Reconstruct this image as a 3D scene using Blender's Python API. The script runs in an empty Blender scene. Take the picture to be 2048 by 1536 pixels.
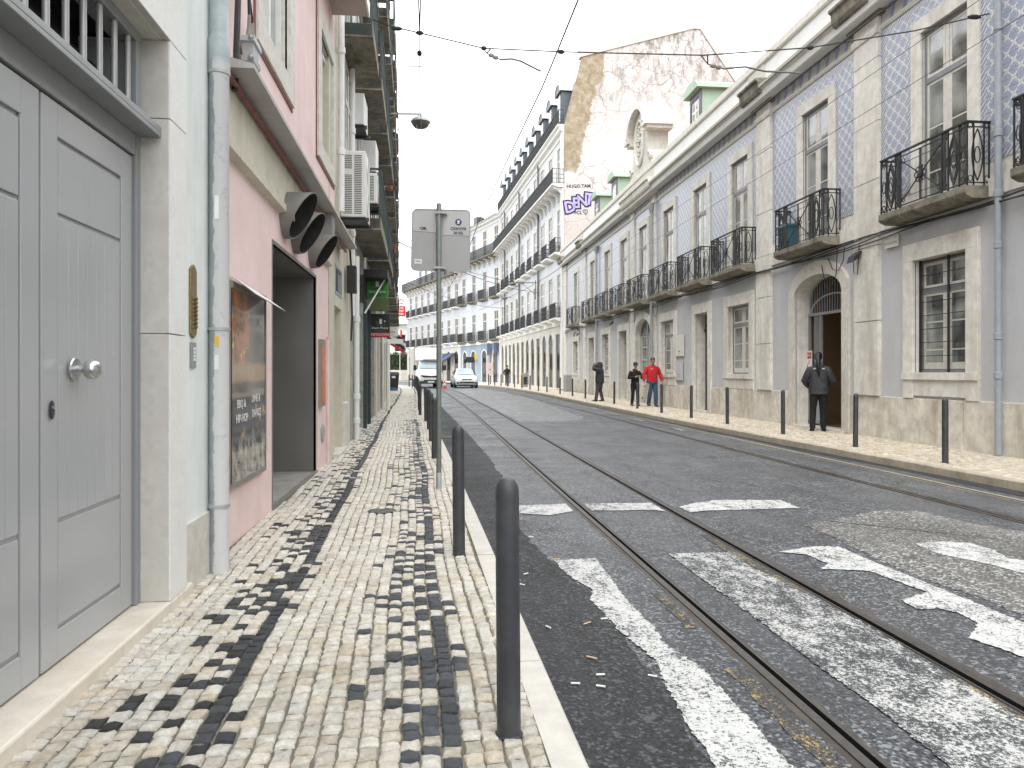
import bpy, bmesh, math, random
from mathutils import Vector, Matrix, noise as mnoise
R = math.radians
rnd = random.Random(7)
sc = bpy.context.scene
COL = sc.collection
# ------------------------------------------------------------------ camera, sky, sun, exposure
YAW = R(6.13)
cd = bpy.data.cameras.new('camera'); cam = bpy.data.objects.new('camera', cd); COL.objects.link(cam)
cam.location = (0, 0, 1.5); cam.rotation_euler = (R(90), 0, -YAW)
cd.sensor_width = 36; cd.lens = 36 * 1480 / 2048; cd.shift_y = -(768 - 745) / 2048 * -1 * -1
cd.clip_start = .05; cd.clip_end = 2000
sc.camera = cam
w = bpy.data.worlds.new('World'); sc.world = w; w.use_nodes = True
nt = w.node_tree; nt.nodes.clear()
SUN_EL, SUN_AZ = R(58), R(200)
sky = nt.nodes.new('ShaderNodeTexSky'); sky.sky_type = 'NISHITA'; sky.sun_disc = False
sky.sun_elevation = SUN_EL; sky.sun_rotation = SUN_AZ; sky.air_density = 1; sky.dust_density = 4
hs = nt.nodes.new('ShaderNodeHueSaturation'); hs.inputs['Saturation'].default_value = .10
ov = nt.nodes.new('ShaderNodeMixRGB'); ov.inputs['Fac'].default_value = .72; ov.inputs[2].default_value = (11.0, 11.35, 11.7, 1)
bg = nt.nodes.new('ShaderNodeBackground'); bg.inputs['Strength'].default_value = .15
wo = nt.nodes.new('ShaderNodeOutputWorld')
nt.links.new(sky.outputs[0], hs.inputs['Color']); nt.links.new(hs.outputs[0], ov.inputs[1])
nt.links.new(ov.outputs[0], bg.inputs[0]); nt.links.new(bg.outputs[0], wo.inputs[0])
sd = bpy.data.lights.new('sun', 'SUN'); sun = bpy.data.objects.new('sun', sd); COL.objects.link(sun)
sd.energy = 1.0; sd.angle = R(40); sd.color = (1, .97, .92)
sdir = Vector((math.sin(SUN_AZ) * math.cos(SUN_EL), math.cos(SUN_AZ) * math.cos(SUN_EL), math.sin(SUN_EL)))
sun.rotation_euler = sdir.to_track_quat('Z', 'Y').to_euler()
sun.location = (0, 0, 60)
sc.view_settings.view_transform = 'Standard'; sc.view_settings.look = 'None'
sc.view_settings.exposure = .86; sc.view_settings.gamma = 1
sc.view_settings.use_curve_mapping = False
try:
    sc.cycles.max_bounces = 6; sc.cycles.diffuse_bounces = 4; sc.cycles.use_denoising = True
except Exception: pass

# ------------------------------------------------------------------ materials
class NB:
    """small node-tree builder; texture coordinates are world positions"""
    def __init__(s, name):
        s.m = bpy.data.materials.new(name); s.m.use_nodes = True
        s.t = s.m.node_tree; s.n = s.t.nodes; s.L = s.t.links.new
        s.b = s.n['Principled BSDF']; s._p = None
    def node(s, t, **k):
        x = s.n.new(t)
        for a, v in k.items(): setattr(x, a, v)
        return x
    def pos(s, scale=(1, 1, 1)):
        if s._p is None: s._p = s.node('ShaderNodeNewGeometry').outputs['Position']
        if scale == (1, 1, 1): return s._p
        v = s.node('ShaderNodeVectorMath', operation='MULTIPLY'); s.L(s._p, v.inputs[0]); v.inputs[1].default_value = scale
        return v.outputs[0]
    def noise(s, scale, detail=4, rough=.6, stretch=(1, 1, 1), vec=None):
        x = s.node('ShaderNodeTexNoise'); x.inputs['Scale'].default_value = scale
        x.inputs['Detail'].default_value = detail; x.inputs['Roughness'].default_value = rough
        s.L(vec if vec is not None else s.pos(stretch), x.inputs['Vector']); return x.outputs['Fac']
    def ramp(s, fac, a, b, ca=(0, 0, 0, 1), cb=(1, 1, 1, 1), interp='LINEAR'):
        x = s.node('ShaderNodeValToRGB'); e = x.color_ramp.elements; x.color_ramp.interpolation = interp
        e[0].position = a; e[1].position = b; e[0].color = ca; e[1].color = cb
        s.L(fac, x.inputs[0]); return x.outputs[0]
    def mix(s, fac, a, b, mode='MIX'):
        x = s.node('ShaderNodeMixRGB', blend_type=mode)
        for i, v in enumerate((fac, a, b)):
            if isinstance(v, (int, float)): x.inputs[i].default_value = v
            elif isinstance(v, tuple): x.inputs[i].default_value = v if len(v) == 4 else v + (1,)
            else: s.L(v, x.inputs[i])
        return x.outputs[0]
    def math(s, op, a, b=0., c=None):
        x = s.node('ShaderNodeMath', operation=op)
        for i, v in enumerate((a, b) if c is None else (a, b, c)):
            if isinstance(v, (int, float)): x.inputs[i].default_value = v
            else: s.L(v, x.inputs[i])
        return x.outputs[0]
    def bump(s, h, strength=.3, dist=.01):
        x = s.node('ShaderNodeBump'); x.inputs['Strength'].default_value = strength; x.inputs['Distance'].default_value = dist
        s.L(h, x.inputs['Height']); s.L(x.outputs[0], s.b.inputs['Normal'])
    def done(s, col, rough=.6, metal=0, spec=.5):
        if isinstance(col, tuple): s.b.inputs['Base Color'].default_value = col if len(col) == 4 else col + (1,)
        else: s.L(col, s.b.inputs['Base Color'])
        if isinstance(rough, (int, float)): s.b.inputs['Roughness'].default_value = rough
        else: s.L(rough, s.b.inputs['Roughness'])
        s.b.inputs['Metallic'].default_value = metal; s.b.inputs['Specular IOR Level'].default_value = spec
        return s.m

def sc_(c, f): return tuple(min(1, x * f) for x in c[:3])
def plain(name, c, rough=.5, metal=0, var=.12, scale=6, bump=0, bscale=60, spec=.5, dirt=None, dirt_amt=.5, dscale=1.5, streak=False):
    b = NB(name)
    n = b.noise(scale, 5, .65)
    col = b.mix(b.ramp(n, .3, .7), sc_(c, 1 - var), sc_(c, 1 + var))
    if dirt:
        dn = b.noise(dscale, 7, .7, (1, 1, .18) if streak else (1, 1, 1))
        col = b.mix(b.math('MULTIPLY', b.ramp(dn, .48, .72), dirt_amt), col, dirt)
    if bump: b.bump(b.noise(bscale, 4, .6), bump, .03 if bscale < 12 else .004)
    rn = b.ramp(b.noise(scale * 2.3, 3), .3, .7, (max(.02, rough - .08),) * 3 + (1,), (min(1, rough + .1),) * 3 + (1,))
    return b.done(col, rn, metal, spec)

M = {}
M['limestone'] = plain('limestone', (.70, .675, .615), .75, var=.16, scale=5, bump=.35, bscale=45, dirt=(.42, .37, .29), dirt_amt=.75, dscale=1.5, streak=True)
M['limestone_pale'] = plain('limestone_pale', (.62, .59, .53), .7, var=.12, scale=9, bump=.25, bscale=70, dirt=(.38, .33, .26), dirt_amt=.5, dscale=2.5)
M['plinth_stone'] = plain('plinth_stone', (.64, .60, .525), .8, var=.24, scale=4, bump=.5, bscale=35, dirt=(.30, .24, .165), dirt_amt=.8, dscale=2.0, streak=True)
M['travertine'] = plain('travertine', (.68, .62, .53), .5, var=.12, scale=7, bump=.15, bscale=80, dirt=(.56, .45, .32), dirt_amt=.4, dscale=4)
M['render_mint'] = plain('render_mint', (.77, .80, .78), .8, var=.05, scale=3, bump=.2, bscale=90, dirt=(.5, .54, .5), dirt_amt=.55, dscale=2.2, streak=True)
M['render_pink'] = plain('render_pink', (.79, .605, .58), .85, var=.07, scale=3, bump=.3, bscale=110, dirt=(.66, .50, .48), dirt_amt=.45, dscale=1.6, streak=True)
M['render_cream'] = plain('render_cream', (.60, .56, .46), .85, var=.1, scale=4, bump=.5, bscale=50, dirt=(.38, .33, .24), dirt_amt=.5, dscale=2, streak=True)
M['render_grey'] = plain('render_grey', (.40, .39, .36), .85, var=.22, scale=4, bump=.5, bscale=50, dirt=(.13, .12, .10), dirt_amt=.7, dscale=3)
M['render_lilac'] = plain('render_lilac', (.535, .54, .55), .85, var=.05, scale=2, bump=.15, bscale=80, dirt=(.40, .40, .42), dirt_amt=.45, dscale=1.1, streak=True)
M['render_white'] = plain('render_white', (.74, .73, .70), .8, var=.05, scale=2, bump=.12, bscale=60, dirt=(.55, .53, .48), dirt_amt=.4, dscale=1.2, streak=True)
M['slab_dirty'] = plain('slab_dirty', (.22, .20, .155), .9, var=.4, scale=6, bump=.6, bscale=40, dirt=(.055, .055, .042), dirt_amt=.95, dscale=2.2)
M['concrete'] = plain('concrete', (.30, .28, .25), .9, var=.2, scale=4, bump=.4, bscale=40, dirt=(.15, .13, .11), dirt_amt=.6, dscale=2.5)
M['canopy_grey'] = plain('canopy_grey', (.45, .44, .42), .7, var=.08, scale=3, dirt=(.3, .29, .27), dirt_amt=.6, dscale=2)
b_ = NB('door_grey'); b_.bump(b_.noise(3, 2, .4), .02, .02); dc_ = b_.mix(b_.ramp(b_.noise(1.1, 2, .4, (1, 1, .4)), .35, .65), (.37, .378, .383), (.40, .408, .413)); dc_ = b_.mix(b_.math('MULTIPLY', b_.ramp(b_.noise(85, 3, .7), .70, .74), .5), dc_, (.62, .62, .60)); dc_ = b_.mix(b_.math('MULTIPLY', b_.ramp(b_.noise(9, 6, .7, (1, 1, .12)), .58, .72), .18), dc_, (.24, .24, .235)); M['door_grey'] = b_.done(dc_, .17, 0, .55)
M['frame_grey'] = plain('frame_grey', (.26, .27, .27), .4, var=.06, scale=3)
M['bar_grey'] = plain('bar_grey', (.42, .42, .41), .35, metal=.3, var=.06)
M['black'] = plain('black', (.015, .015, .016), .5, var=.2)
M['dark_metal'] = plain('dark_metal', (.045, .048, .052), .45, metal=.2, var=.2)
M['bollard_grey'] = plain('bollard_grey', (.042, .044, .05), .42, var=.15, scale=9, dirt=(.09, .085, .08), dirt_amt=.3, dscale=9)
M['iron'] = plain('iron', (.030, .030, .031), .55, metal=.3, var=.3)
M['steel'] = plain('steel', (.55, .56, .57), .25, metal=.9, var=.06)
M['steel_dull'] = plain('steel_dull', (.30, .29, .27), .48, metal=.55, var=.14, scale=3, dirt=(.2, .19, .17), dirt_amt=.5)
M['duct_steel'] = plain('duct_steel', (.235, .225, .21), .5, metal=.3, var=.16, scale=3, dirt=(.15, .14, .125), dirt_amt=.6, dscale=2.5)
M['panel_metal'] = plain('panel_metal', (.17, .165, .15), .42, metal=.15, var=.12, scale=1.5, dirt=(.15, .145, .13), dirt_amt=.35, dscale=2.5)
M['zinc'] = plain('zinc', (.40, .42, .42), .5, metal=.3, var=.1, dirt=(.27, .28, .28), dirt_amt=.5)
M['brass'] = plain('brass', (.30, .22, .11), .38, metal=.75, var=.2, scale=30)
M['white_paint'] = plain('white_paint', (.76, .76, .73), .5, var=.05, scale=8, dirt=(.55, .53, .48), dirt_amt=.4, dscale=5)
M['window_wood'] = plain('window_wood', (.62, .60, .54), .5, var=.08, scale=12, dirt=(.36, .33, .28), dirt_amt=.5, dscale=7)
M['frame_mauve'] = plain('frame_mauve', (.22, .22, .235), .5, var=.1, scale=5)
M['ac_white'] = plain('ac_white', (.68, .67, .64), .4, var=.04, scale=5, dirt=(.5, .48, .43), dirt_amt=.3)
M['red_pipe'] = plain('red_pipe', (.22, .06, .05), .5, var=.2)
M['pipe_grey'] = plain('pipe_grey', (.30, .33, .36), .5, var=.08, dirt=(.42, .43, .44), dirt_amt=.4, dscale=5)
M['green_door'] = plain('green_door', (.022, .055, .048), .45, var=.15)
M['dark_green'] = plain('dark_green', (.03, .05, .048), .5, var=.2)
M['shop_green'] = plain('shop_green', (.045, .22, .03), .5, var=.1)
M['dormer_green'] = plain('dormer_green', (.30, .42, .31), .6, var=.1, dirt=(.2, .27, .2), dirt_amt=.4)
M['mansard'] = plain('mansard', (.10, .115, .13), .45, metal=.2, var=.12, scale=2)
M['mansard_white'] = plain('mansard_white', (.55, .57, .58), .5, var=.08)
M['red'] = plain('red', (.50, .02, .03), .5, var=.06)
M['blue'] = plain('blue', (.035, .055, .13), .6, var=.1)
M['pale_blue'] = plain('pale_blue', (.27, .335, .42), .8, var=.05)
M['yellow'] = plain('yellow', (.7, .43, .04), .5, var=.05)
M['orange'] = plain('orange', (.55, .15, .02), .35, var=.4, scale=14)
M['terracotta'] = plain('terracotta', (.30, .09, .05), .8, var=.2)
M['roof_tile'] = plain('roof_tile', (.28, .10, .06), .8, var=.25, scale=9)
M['rubber'] = plain('rubber', (.02, .02, .021), .75, var=.2)
M['cable'] = plain('cable', (.018, .018, .02), .6, var=.2)
M['car_white'] = plain('car_white', (.75, .76, .77), .18, var=.02, scale=2)
M['truck_white'] = plain('truck_white', (.74, .74, .73), .3, var=.03, scale=2)
M['truck_side'] = plain('truck_side', (.36, .34, .31), .5, var=.05)
M['chrome'] = plain('chrome', (.6, .6, .6), .15, metal=.9, var=.05)
M['lamp_glass'] = plain('lamp_glass', (.10, .095, .085), .3, var=.15)
M['lens'] = plain('lens', (.55, .57, .6), .1, var=.1, scale=30)
M['skin'] = plain('skin', (.42, .25, .18), .55, var=.08)
M['hair'] = plain('hair', (.007, .006, .006), .5, var=.3, scale=30)
M['hair_grey'] = plain('hair_grey', (.10, .09, .085), .6, var=.3, scale=30)
M['jacket_grey'] = plain('jacket_grey', (.036, .037, .042), .7, var=.12, bump=1.0, bscale=9)
M['jacket_dark'] = plain('jacket_dark', (.03, .028, .033), .75, var=.15, bump=1.0, bscale=9)
M['cloth_black'] = plain('cloth_black', (.008, .008, .009), .85, var=.2, bump=1.0, bscale=9)
M['cloth_red'] = plain('cloth_red', (.48, .014, .022), .8, var=.1, bump=1.0, bscale=9)
M['cloth_navy'] = plain('cloth_navy', (.02, .035, .10), .8, var=.1)
M['jeans'] = plain('jeans', (.035, .075, .135), .85, var=.35, scale=10, bump=1.0, bscale=9)
M['trouser_grey'] = plain('trouser_grey', (.10, .10, .11), .85, var=.15)
M['trouser_plum'] = plain('trouser_plum', (.06, .05, .06), .85, var=.15)
M['shoe'] = plain('shoe', (.03, .026, .022), .6, var=.2)
M['sign_back'] = plain('sign_back', (.34, .34, .335), .45, metal=.15, var=.05, scale=4)
M['sign_back_pale'] = plain('sign_back_pale', (.43, .43, .425), .45, metal=.1, var=.05, scale=4)
M['pole_grey'] = plain('pole_grey', (.17, .185, .17), .55, metal=.3, var=.15, scale=9)
M['graf_violet'] = plain('graf_violet', (.42, .36, .70), .8, var=.1)
M['graf_dark'] = plain('graf_dark', (.03, .022, .07), .8, var=.1)
M['kerb_stone'] = plain('kerb_stone', (.58, .55, .50), .8, var=.1, scale=8, bump=.4, bscale=90, dirt=(.42, .39, .33), dirt_amt=.4, dscale=3)
M['kerb_dark'] = plain('kerb_dark', (.42, .37, .29), .85, var=.18, scale=6, bump=.4, bscale=60, dirt=(.2, .17, .12), dirt_amt=.6, dscale=2)
M['mortar'] = plain('mortar', (.15, .135, .105), .95, var=.3, scale=14, bump=.6, bscale=120, dirt=(.13, .12, .08), dirt_amt=.6, dscale=3)
M['brown_dark'] = plain('brown_dark', (.15, .092, .045), .8, var=.15, scale=2)
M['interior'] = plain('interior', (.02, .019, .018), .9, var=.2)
M['hedge_leaf'] = plain('hedge_leaf', (.05, .075, .03), .7, var=.5, scale=5)
M['ground'] = plain('ground', (.2, .19, .17), .9, var=.1)
M['cig'] = plain('cig', (.62, .45, .30), .8, var=.2, scale=60)
M['cone'] = plain('cone', (.6, .05, .03), .5)
M['plaque'] = plain('plaque', (.68, .65, .58), .6, var=.06, scale=10)
M['grey_text'] = plain('grey_text', (.33, .33, .35), .7)
M['zinc_pipe'] = plain('zinc_pipe', (.36, .38, .40), .45, metal=.2, var=.08, dirt=(.28, .29, .3), dirt_amt=.4)
M['bead'] = plain('bead', (.62, .60, .54), .7, var=.08, dirt=(.4, .37, .3), dirt_amt=.4)
M['blinds'] = plain('blinds', (.24, .23, .21), .6, var=.2)

def glass(name, c, var=.5, ior=1.75, spec=.7):
    b = NB(name)
    n = b.noise(1.1, 2, .5)
    col = b.mix(b.ramp(n, .42, .58), sc_(c, 1 - var), sc_(c, 1 + var))
    wv = b.noise(1.7, 2, .5); b.bump(wv, .05, .05)
    b.b.inputs['IOR'].default_value = ior
    return b.done(col, .04, 0, spec)
M['glass'] = glass('glass', (.19, .20, .19), .6)
M['glass_pale'] = glass('glass_pale', (.32, .34, .32), .25)
M['glass_dark'] = glass('glass_dark', (.03, .032, .033), .5, 1.28, .35)
M['glass_blue'] = glass('glass_blue', (.30, .38, .42), .15)

def mk_asphalt(name, base, speck, wet, rough):
    b = NB(name)
    fine = b.noise(58, 4, .75); mid = b.noise(30, 3, .6); big = b.noise(.7, 6, .65); lng = b.noise(.9, 6, .65, (1.8, .22, 1))
    v = b.node('ShaderNodeTexVoronoi'); v.inputs['Scale'].default_value = 62; b.L(b.pos(), v.inputs['Vector'])
    col = b.mix(b.ramp(fine, .47, .60), base, speck)
    sv = b.node('ShaderNodeSeparateXYZ'); b.L(v.outputs['Color'], sv.inputs[0])
    col = b.mix(b.ramp(sv.outputs[0], .74, .80), col, sc_(speck, 1.9))
    col = b.mix(b.math('MULTIPLY', b.ramp(sv.outputs[1], .70, .76), .8), col, sc_(base, .45))
    col = b.mix(b.math('MULTIPLY', b.ramp(big, .42, .66), .55), col, sc_(base, .7))
    col = b.mix(b.math('MULTIPLY', b.ramp(lng, .48, .70), .45), col, sc_(speck, 1.1))
    wv = b.node('ShaderNodeVectorMath', operation='ADD'); b.L(b.pos((1, .55, 1)), wv.inputs[0])
    wn = b.node('ShaderNodeTexNoise'); wn.inputs['Scale'].default_value = 1.6; wn.inputs['Detail'].default_value = 6; b.L(b.pos(), wn.inputs['Vector'])
    ws = b.node('ShaderNodeVectorMath', operation='SCALE'); b.L(wn.outputs['Color'], ws.inputs[0]); ws.inputs['Scale'].default_value = .7; b.L(ws.outputs[0], wv.inputs[1])
    cr = b.node('ShaderNodeTexVoronoi', feature='DISTANCE_TO_EDGE'); cr.inputs['Scale'].default_value = .55; b.L(wv.outputs[0], cr.inputs['Vector'])
    ck = b.math('MULTIPLY', b.ramp(cr.outputs['Distance'], .003, .009, (1, 1, 1, 1), (0, 0, 0, 1)), b.math('MULTIPLY', b.ramp(b.noise(.5, 3), .50, .58), .75))
    col = b.mix(ck, col, sc_(base, .35))
    st = b.math('MULTIPLY', b.ramp(b.noise(1.1, 7, .75, (1.3, .4, 1)), .57, .64), .45)
    col = b.mix(st, col, sc_(base, .55))
    h = b.math('ADD', b.math('MULTIPLY', v.outputs['Distance'], 1.3), mid)
    b.bump(h, .8, .008)
    r = b.ramp(b.noise(.8, 5, .65), .35, .65, (rough - wet,) * 3 + (1,), (rough + .12,) * 3 + (1,))
    return b.done(col, r, 0, .5)
M['asphalt'] = mk_asphalt('asphalt', (.038, .041, .046), (.145, .152, .162), .14, .42)
M['asphalt_dark'] = mk_asphalt('asphalt_dark', (.010, .011, .012), (.048, .049, .052), .08, .66)
M['asphalt_pale'] = mk_asphalt('asphalt_pale', (.12, .125, .13), (.20, .205, .21), .12, .34)  # paler patch asphalt, brightened further to paint in the far road's wet sheen
M['asphalt_tan'] = mk_asphalt('asphalt_tan', (.10, .098, .092), (.27, .265, .25), .05, .75)

def mk_paint_n(name, paint, thr, soft=.07):
    """worn road paint: specks of asphalt show through where the noise sum is under thr"""
    b = NB(name)
    f = b.noise(62, 4, .8); g = b.noise(1.8, 5, .7); g2 = b.noise(9, 5, .75, (1, .6, 1))
    s_ = b.math('ADD', b.math('ADD', b.math('MULTIPLY', f, 1.5), b.math('MULTIPLY', g, .55)), b.math('MULTIPLY', g2, .75))
    k = b.ramp(b.math('MULTIPLY', s_, .5), (thr - soft) * .5, (thr + soft) * .5)
    asp = b.mix(b.ramp(b.noise(95, 3, .7), .48, .68), (.030, .033, .038), (.10, .105, .11))
    pc = b.mix(b.ramp(b.noise(14, 4), .3, .7), sc_(paint, .86), paint)
    b.bump(f, .5, .005)
    return b.done(b.mix(k, asp, pc), .75)
M['road_paint'] = mk_paint_n('road_paint', (.62, .62, .60), 1.33)
M['road_paint_worn'] = mk_paint_n('road_paint_worn', (.60, .60, .58), 1.44)
M['road_paint_faint'] = mk_paint_n('road_paint_faint', (.45, .44, .38), 1.42)
M['yellow_worn'] = mk_paint_n('yellow_worn', (.50, .36, .13), 1.52)

def mk_cobble():
    b = NB('cobble')
    a = b.node('ShaderNodeAttribute'); a.attribute_name = 'Col'
    oi = b.node('ShaderNodeObjectInfo')
    n = b.noise(34, 6, .75); n2 = b.noise(5, 5, .7); n3 = b.noise(90, 4, .7)
    col = b.mix(b.ramp(n, .34, .62), b.mix(1, a.outputs['Color'], (.70, .66, .59), 'MULTIPLY'), a.outputs['Color'])
    col = b.mix(b.math('MULTIPLY', b.ramp(n2, .50, .72), .40), col, b.mix(1, col, (.66, .57, .44), 'MULTIPLY'))
    col = b.mix(b.math('MULTIPLY', b.ramp(n3, .60, .70), .35), col, b.mix(1, col, (.5, .46, .4), 'MULTIPLY'))
    hsn = b.node('ShaderNodeHueSaturation'); b.L(col, hsn.inputs['Color'])
    b.L(b.ramp(oi.outputs['Random'], 0, 1, (.88,) * 3 + (1,), (1.08,) * 3 + (1,)), hsn.inputs['Value'])
    b.bump(b.math('ADD', b.noise(48, 5, .75), b.math('MULTIPLY', n, .8)), .9, .010)
    return b.done(hsn.outputs[0], .55, 0, .5)
M['cobble'] = mk_cobble()

def mk_azulejo():
    """printed tile pattern from UV in metres: lattice of cream lines round blue medallions"""
    b = NB('azulejo')
    uv = b.node('ShaderNodeUVMap').outputs[0]
    sp = b.node('ShaderNodeSeparateXYZ'); b.L(uv, sp.inputs[0])
    k = 2 * math.pi / .28
    cu = b.math('COSINE', b.math('MULTIPLY', sp.outputs[0], k)); cv = b.math('COSINE', b.math('MULTIPLY', sp.outputs[1], k))
    f = b.math('ABSOLUTE', b.math('ADD', cu, cv))
    det = b.noise(62, 3, .75, vec=uv)
    pr = b.math('MULTIPLY', cu, cv)
    blue = b.mix(b.ramp(det, .40, .60), (.15, .195, .37), (.53, .545, .57))
    blue = b.mix(b.math('MULTIPLY', b.ramp(f, 1.72, 1.9), .8), blue, (.13, .18, .38))
    col = b.mix(b.ramp(f, .26, .42), (.66, .65, .61), blue)
    star = b.ramp(b.math('ADD', b.math('ABSOLUTE', cu), b.math('ABSOLUTE', cv)), .22, .34)
    col = b.mix(star, (.26, .30, .42), col)
    col = b.mix(b.math('MULTIPLY', b.ramp(b.noise(1.2, 5, .7), .5, .75), .35), col, (.52, .51, .46))
    return b.done(col, .3, 0, .5)
M['azulejo'] = mk_azulejo()
def mk_border():
    b = NB('azulejo_border')
    uv = b.node('ShaderNodeUVMap').outputs[0]
    sp = b.node('ShaderNodeSeparateXYZ'); b.L(uv, sp.inputs[0])
    d = b.math('ADD', sp.outputs[0], sp.outputs[1])
    s_ = b.math('SINE', b.math('MULTIPLY', d, 2 * math.pi / .105))
    col = b.mix(b.ramp(s_, .1, .4), (.56, .55, .52), (.19, .24, .40))
    return b.done(col, .3)
M['azulejo_border'] = mk_border()
def mk_frieze():
    b = NB('azulejo_frieze')
    uv = b.node('ShaderNodeUVMap').outputs[0]
    sp = b.node('ShaderNodeSeparateXYZ'); b.L(uv, sp.inputs[0])
    k = 2 * math.pi / .42
    cu = b.math('COSINE', b.math('MULTIPLY', sp.outputs[0], k))
    s2 = b.math('SINE', b.math('ADD', b.math('MULTIPLY', sp.outputs[0], k * 2), b.math('MULTIPLY', sp.outputs[1], 17)))
    t = b.math('ADD', b.math('MULTIPLY', cu, .9), b.math('MULTIPLY', s2, .6))
    t = b.math('ADD', t, b.math('MULTIPLY', b.noise(16, 5, .7, vec=uv), 2.2)); t = b.math('SUBTRACT', t, .75)
    col = b.mix(b.ramp(t, .50, .80), (.56, .55, .53), (.25, .30, .43))
    return b.done(col, .3)
M['azulejo_frieze'] = mk_frieze()

def mk_facetile(name, c, line):
    """small pale blue facade tiles, far away: only courses show"""
    b = NB(name)
    sp = b.node('ShaderNodeSeparateXYZ'); b.L(b.pos(), sp.inputs[0])
    z = b.math('FRACT', b.math('MULTIPLY', sp.outputs[2], 2.4))
    y = b.math('FRACT', b.math('MULTIPLY', sp.outputs[1], 2.4))
    g = b.math('MINIMUM', b.ramp(z, .04, .10), b.ramp(y, .05, .12))
    col = b.mix(b.ramp(b.noise(2, 4), .3, .7), sc_(c, .92), sc_(c, 1.06))
    return b.done(b.mix(g, line, col), .35)
M['tile_far'] = mk_facetile('tile_far', (.445, .45, .465), (.35, .36, .39))
M['tile_far_grey'] = mk_facetile('tile_far_grey', (.48, .50, .53), (.33, .35, .40))

def mk_gable():
    b = NB('gable_plaster')
    base = b.mix(b.ramp(b.noise(.35, 5, .6), .35, .7), (.60, .56, .535), (.575, .515, .49))
    nv = b.node('ShaderNodeVectorMath', operation='ADD'); b.L(b.pos(), nv.inputs[0])
    nz = b.node('ShaderNodeTexNoise'); nz.inputs['Scale'].default_value = .9; b.L(b.pos(), nz.inputs['Vector'])
    ns = b.node('ShaderNodeVectorMath', operation='SCALE'); b.L(nz.outputs['Color'], ns.inputs[0]); ns.inputs['Scale'].default_value = 1.1
    b.L(ns.outputs[0], nv.inputs[1])
    for s_, wd, amt in ((.62, .022, .95), (1.5, .03, .6)):
        v = b.node('ShaderNodeTexVoronoi', feature='DISTANCE_TO_EDGE'); v.inputs['Scale'].default_value = s_; b.L(nv.outputs[0], v.inputs['Vector'])
        m = b.math('MULTIPLY', b.ramp(v.outputs['Distance'], 0, wd, (1, 1, 1, 1), (0, 0, 0, 1)), b.math('MULTIPLY', b.ramp(b.noise(.3, 3), .38, .55), amt))
        base = b.mix(m, base, (.24, .20, .18))
    sp = b.node('ShaderNodeSeparateXYZ'); b.L(b.pos(), sp.inputs[0])
    up = b.ramp(b.math('MULTIPLY', b.math('SUBTRACT', sp.outputs[2], 16.), .1), .1, .95)
    gr = b.math('MULTIPLY', b.ramp(b.noise(1.5, 10, .8, (1, 1, .5)), .48, .58), up)
    base = b.mix(b.math('MULTIPLY', gr, .85), base, (.19, .17, .145))
    edge = b.math('ADD', sp.outputs[0], b.math('ADD', b.math('MULTIPLY', b.noise(.55, 7, .72), 2.6), b.math('MULTIPLY', sp.outputs[2], -.27)))
    m = b.ramp(b.math('MULTIPLY', edge, .1), .725, .732, (1, 1, 1, 1), (0, 0, 0, 1))
    low = b.ramp(b.math('ADD', b.math('MULTIPLY', sp.outputs[2], .04), b.math('MULTIPLY', b.noise(1.2, 6, .7), .06)), .665, .672)
    tan = b.mix(b.ramp(b.noise(2.5, 6, .7), .4, .7), (.25, .20, .13), (.44, .375, .28))
    base = b.mix(b.math('MULTIPLY', m, low), base, tan)
    b.bump(b.noise(3, 6, .7), .4, .03)
    return b.done(base, .9)
M['gable'] = mk_gable()

def mk_poster():
    b = NB('poster_print')
    uv = b.node('ShaderNodeUVMap').outputs[0]
    sp = b.node('ShaderNodeSeparateXYZ'); b.L(uv, sp.inputs[0])
    v = sp.outputs[1]; u = sp.outputs[0]
    dark = b.mix(b.ramp(b.noise(3, 5, .6, vec=uv), .35, .7), (.03, .03, .032), (.13, .125, .12))
    m1 = b.math('MULTIPLY', b.ramp(v, .60, .62), b.ramp(u, .46, .5, (1, 1, 1, 1), (0, 0, 0, 1)))
    warm = b.mix(b.ramp(b.noise(6, 4, .6, vec=uv), .38, .62), (.10, .075, .05), (.50, .16, .06))
    warm = b.mix(b.ramp(b.noise(11, 3, .5, vec=uv), .60, .66), warm, (.62, .45, .06))
    col = b.mix(m1, dark, warm)
    m2 = b.math('MULTIPLY', b.ramp(v, .50, .53), b.ramp(v, .60, .64, (1, 1, 1, 1), (0, 0, 0, 1)))
    col = b.mix(b.math('MULTIPLY', m2, .7), col, (.45, .29, .17))
    m3 = b.math('MULTIPLY', b.ramp(v, .17, .24, (1, 1, 1, 1), (0, 0, 0, 1)), b.ramp(b.noise(9, 4, .6, vec=uv), .42, .55))
    col = b.mix(m3, col, (.34, .31, .26))
    flame = b.math('MULTIPLY', b.ramp(b.noise(7, 3, .5, vec=uv), .56, .64), b.math('MULTIPLY', b.ramp(v, .20, .24), b.ramp(v, .36, .40, (1, 1, 1, 1), (0, 0, 0, 1))))
    col = b.mix(flame, col, (.5, .32, .10))
    return b.done(col, .07, 0, .6)
M['poster'] = mk_poster()

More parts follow.
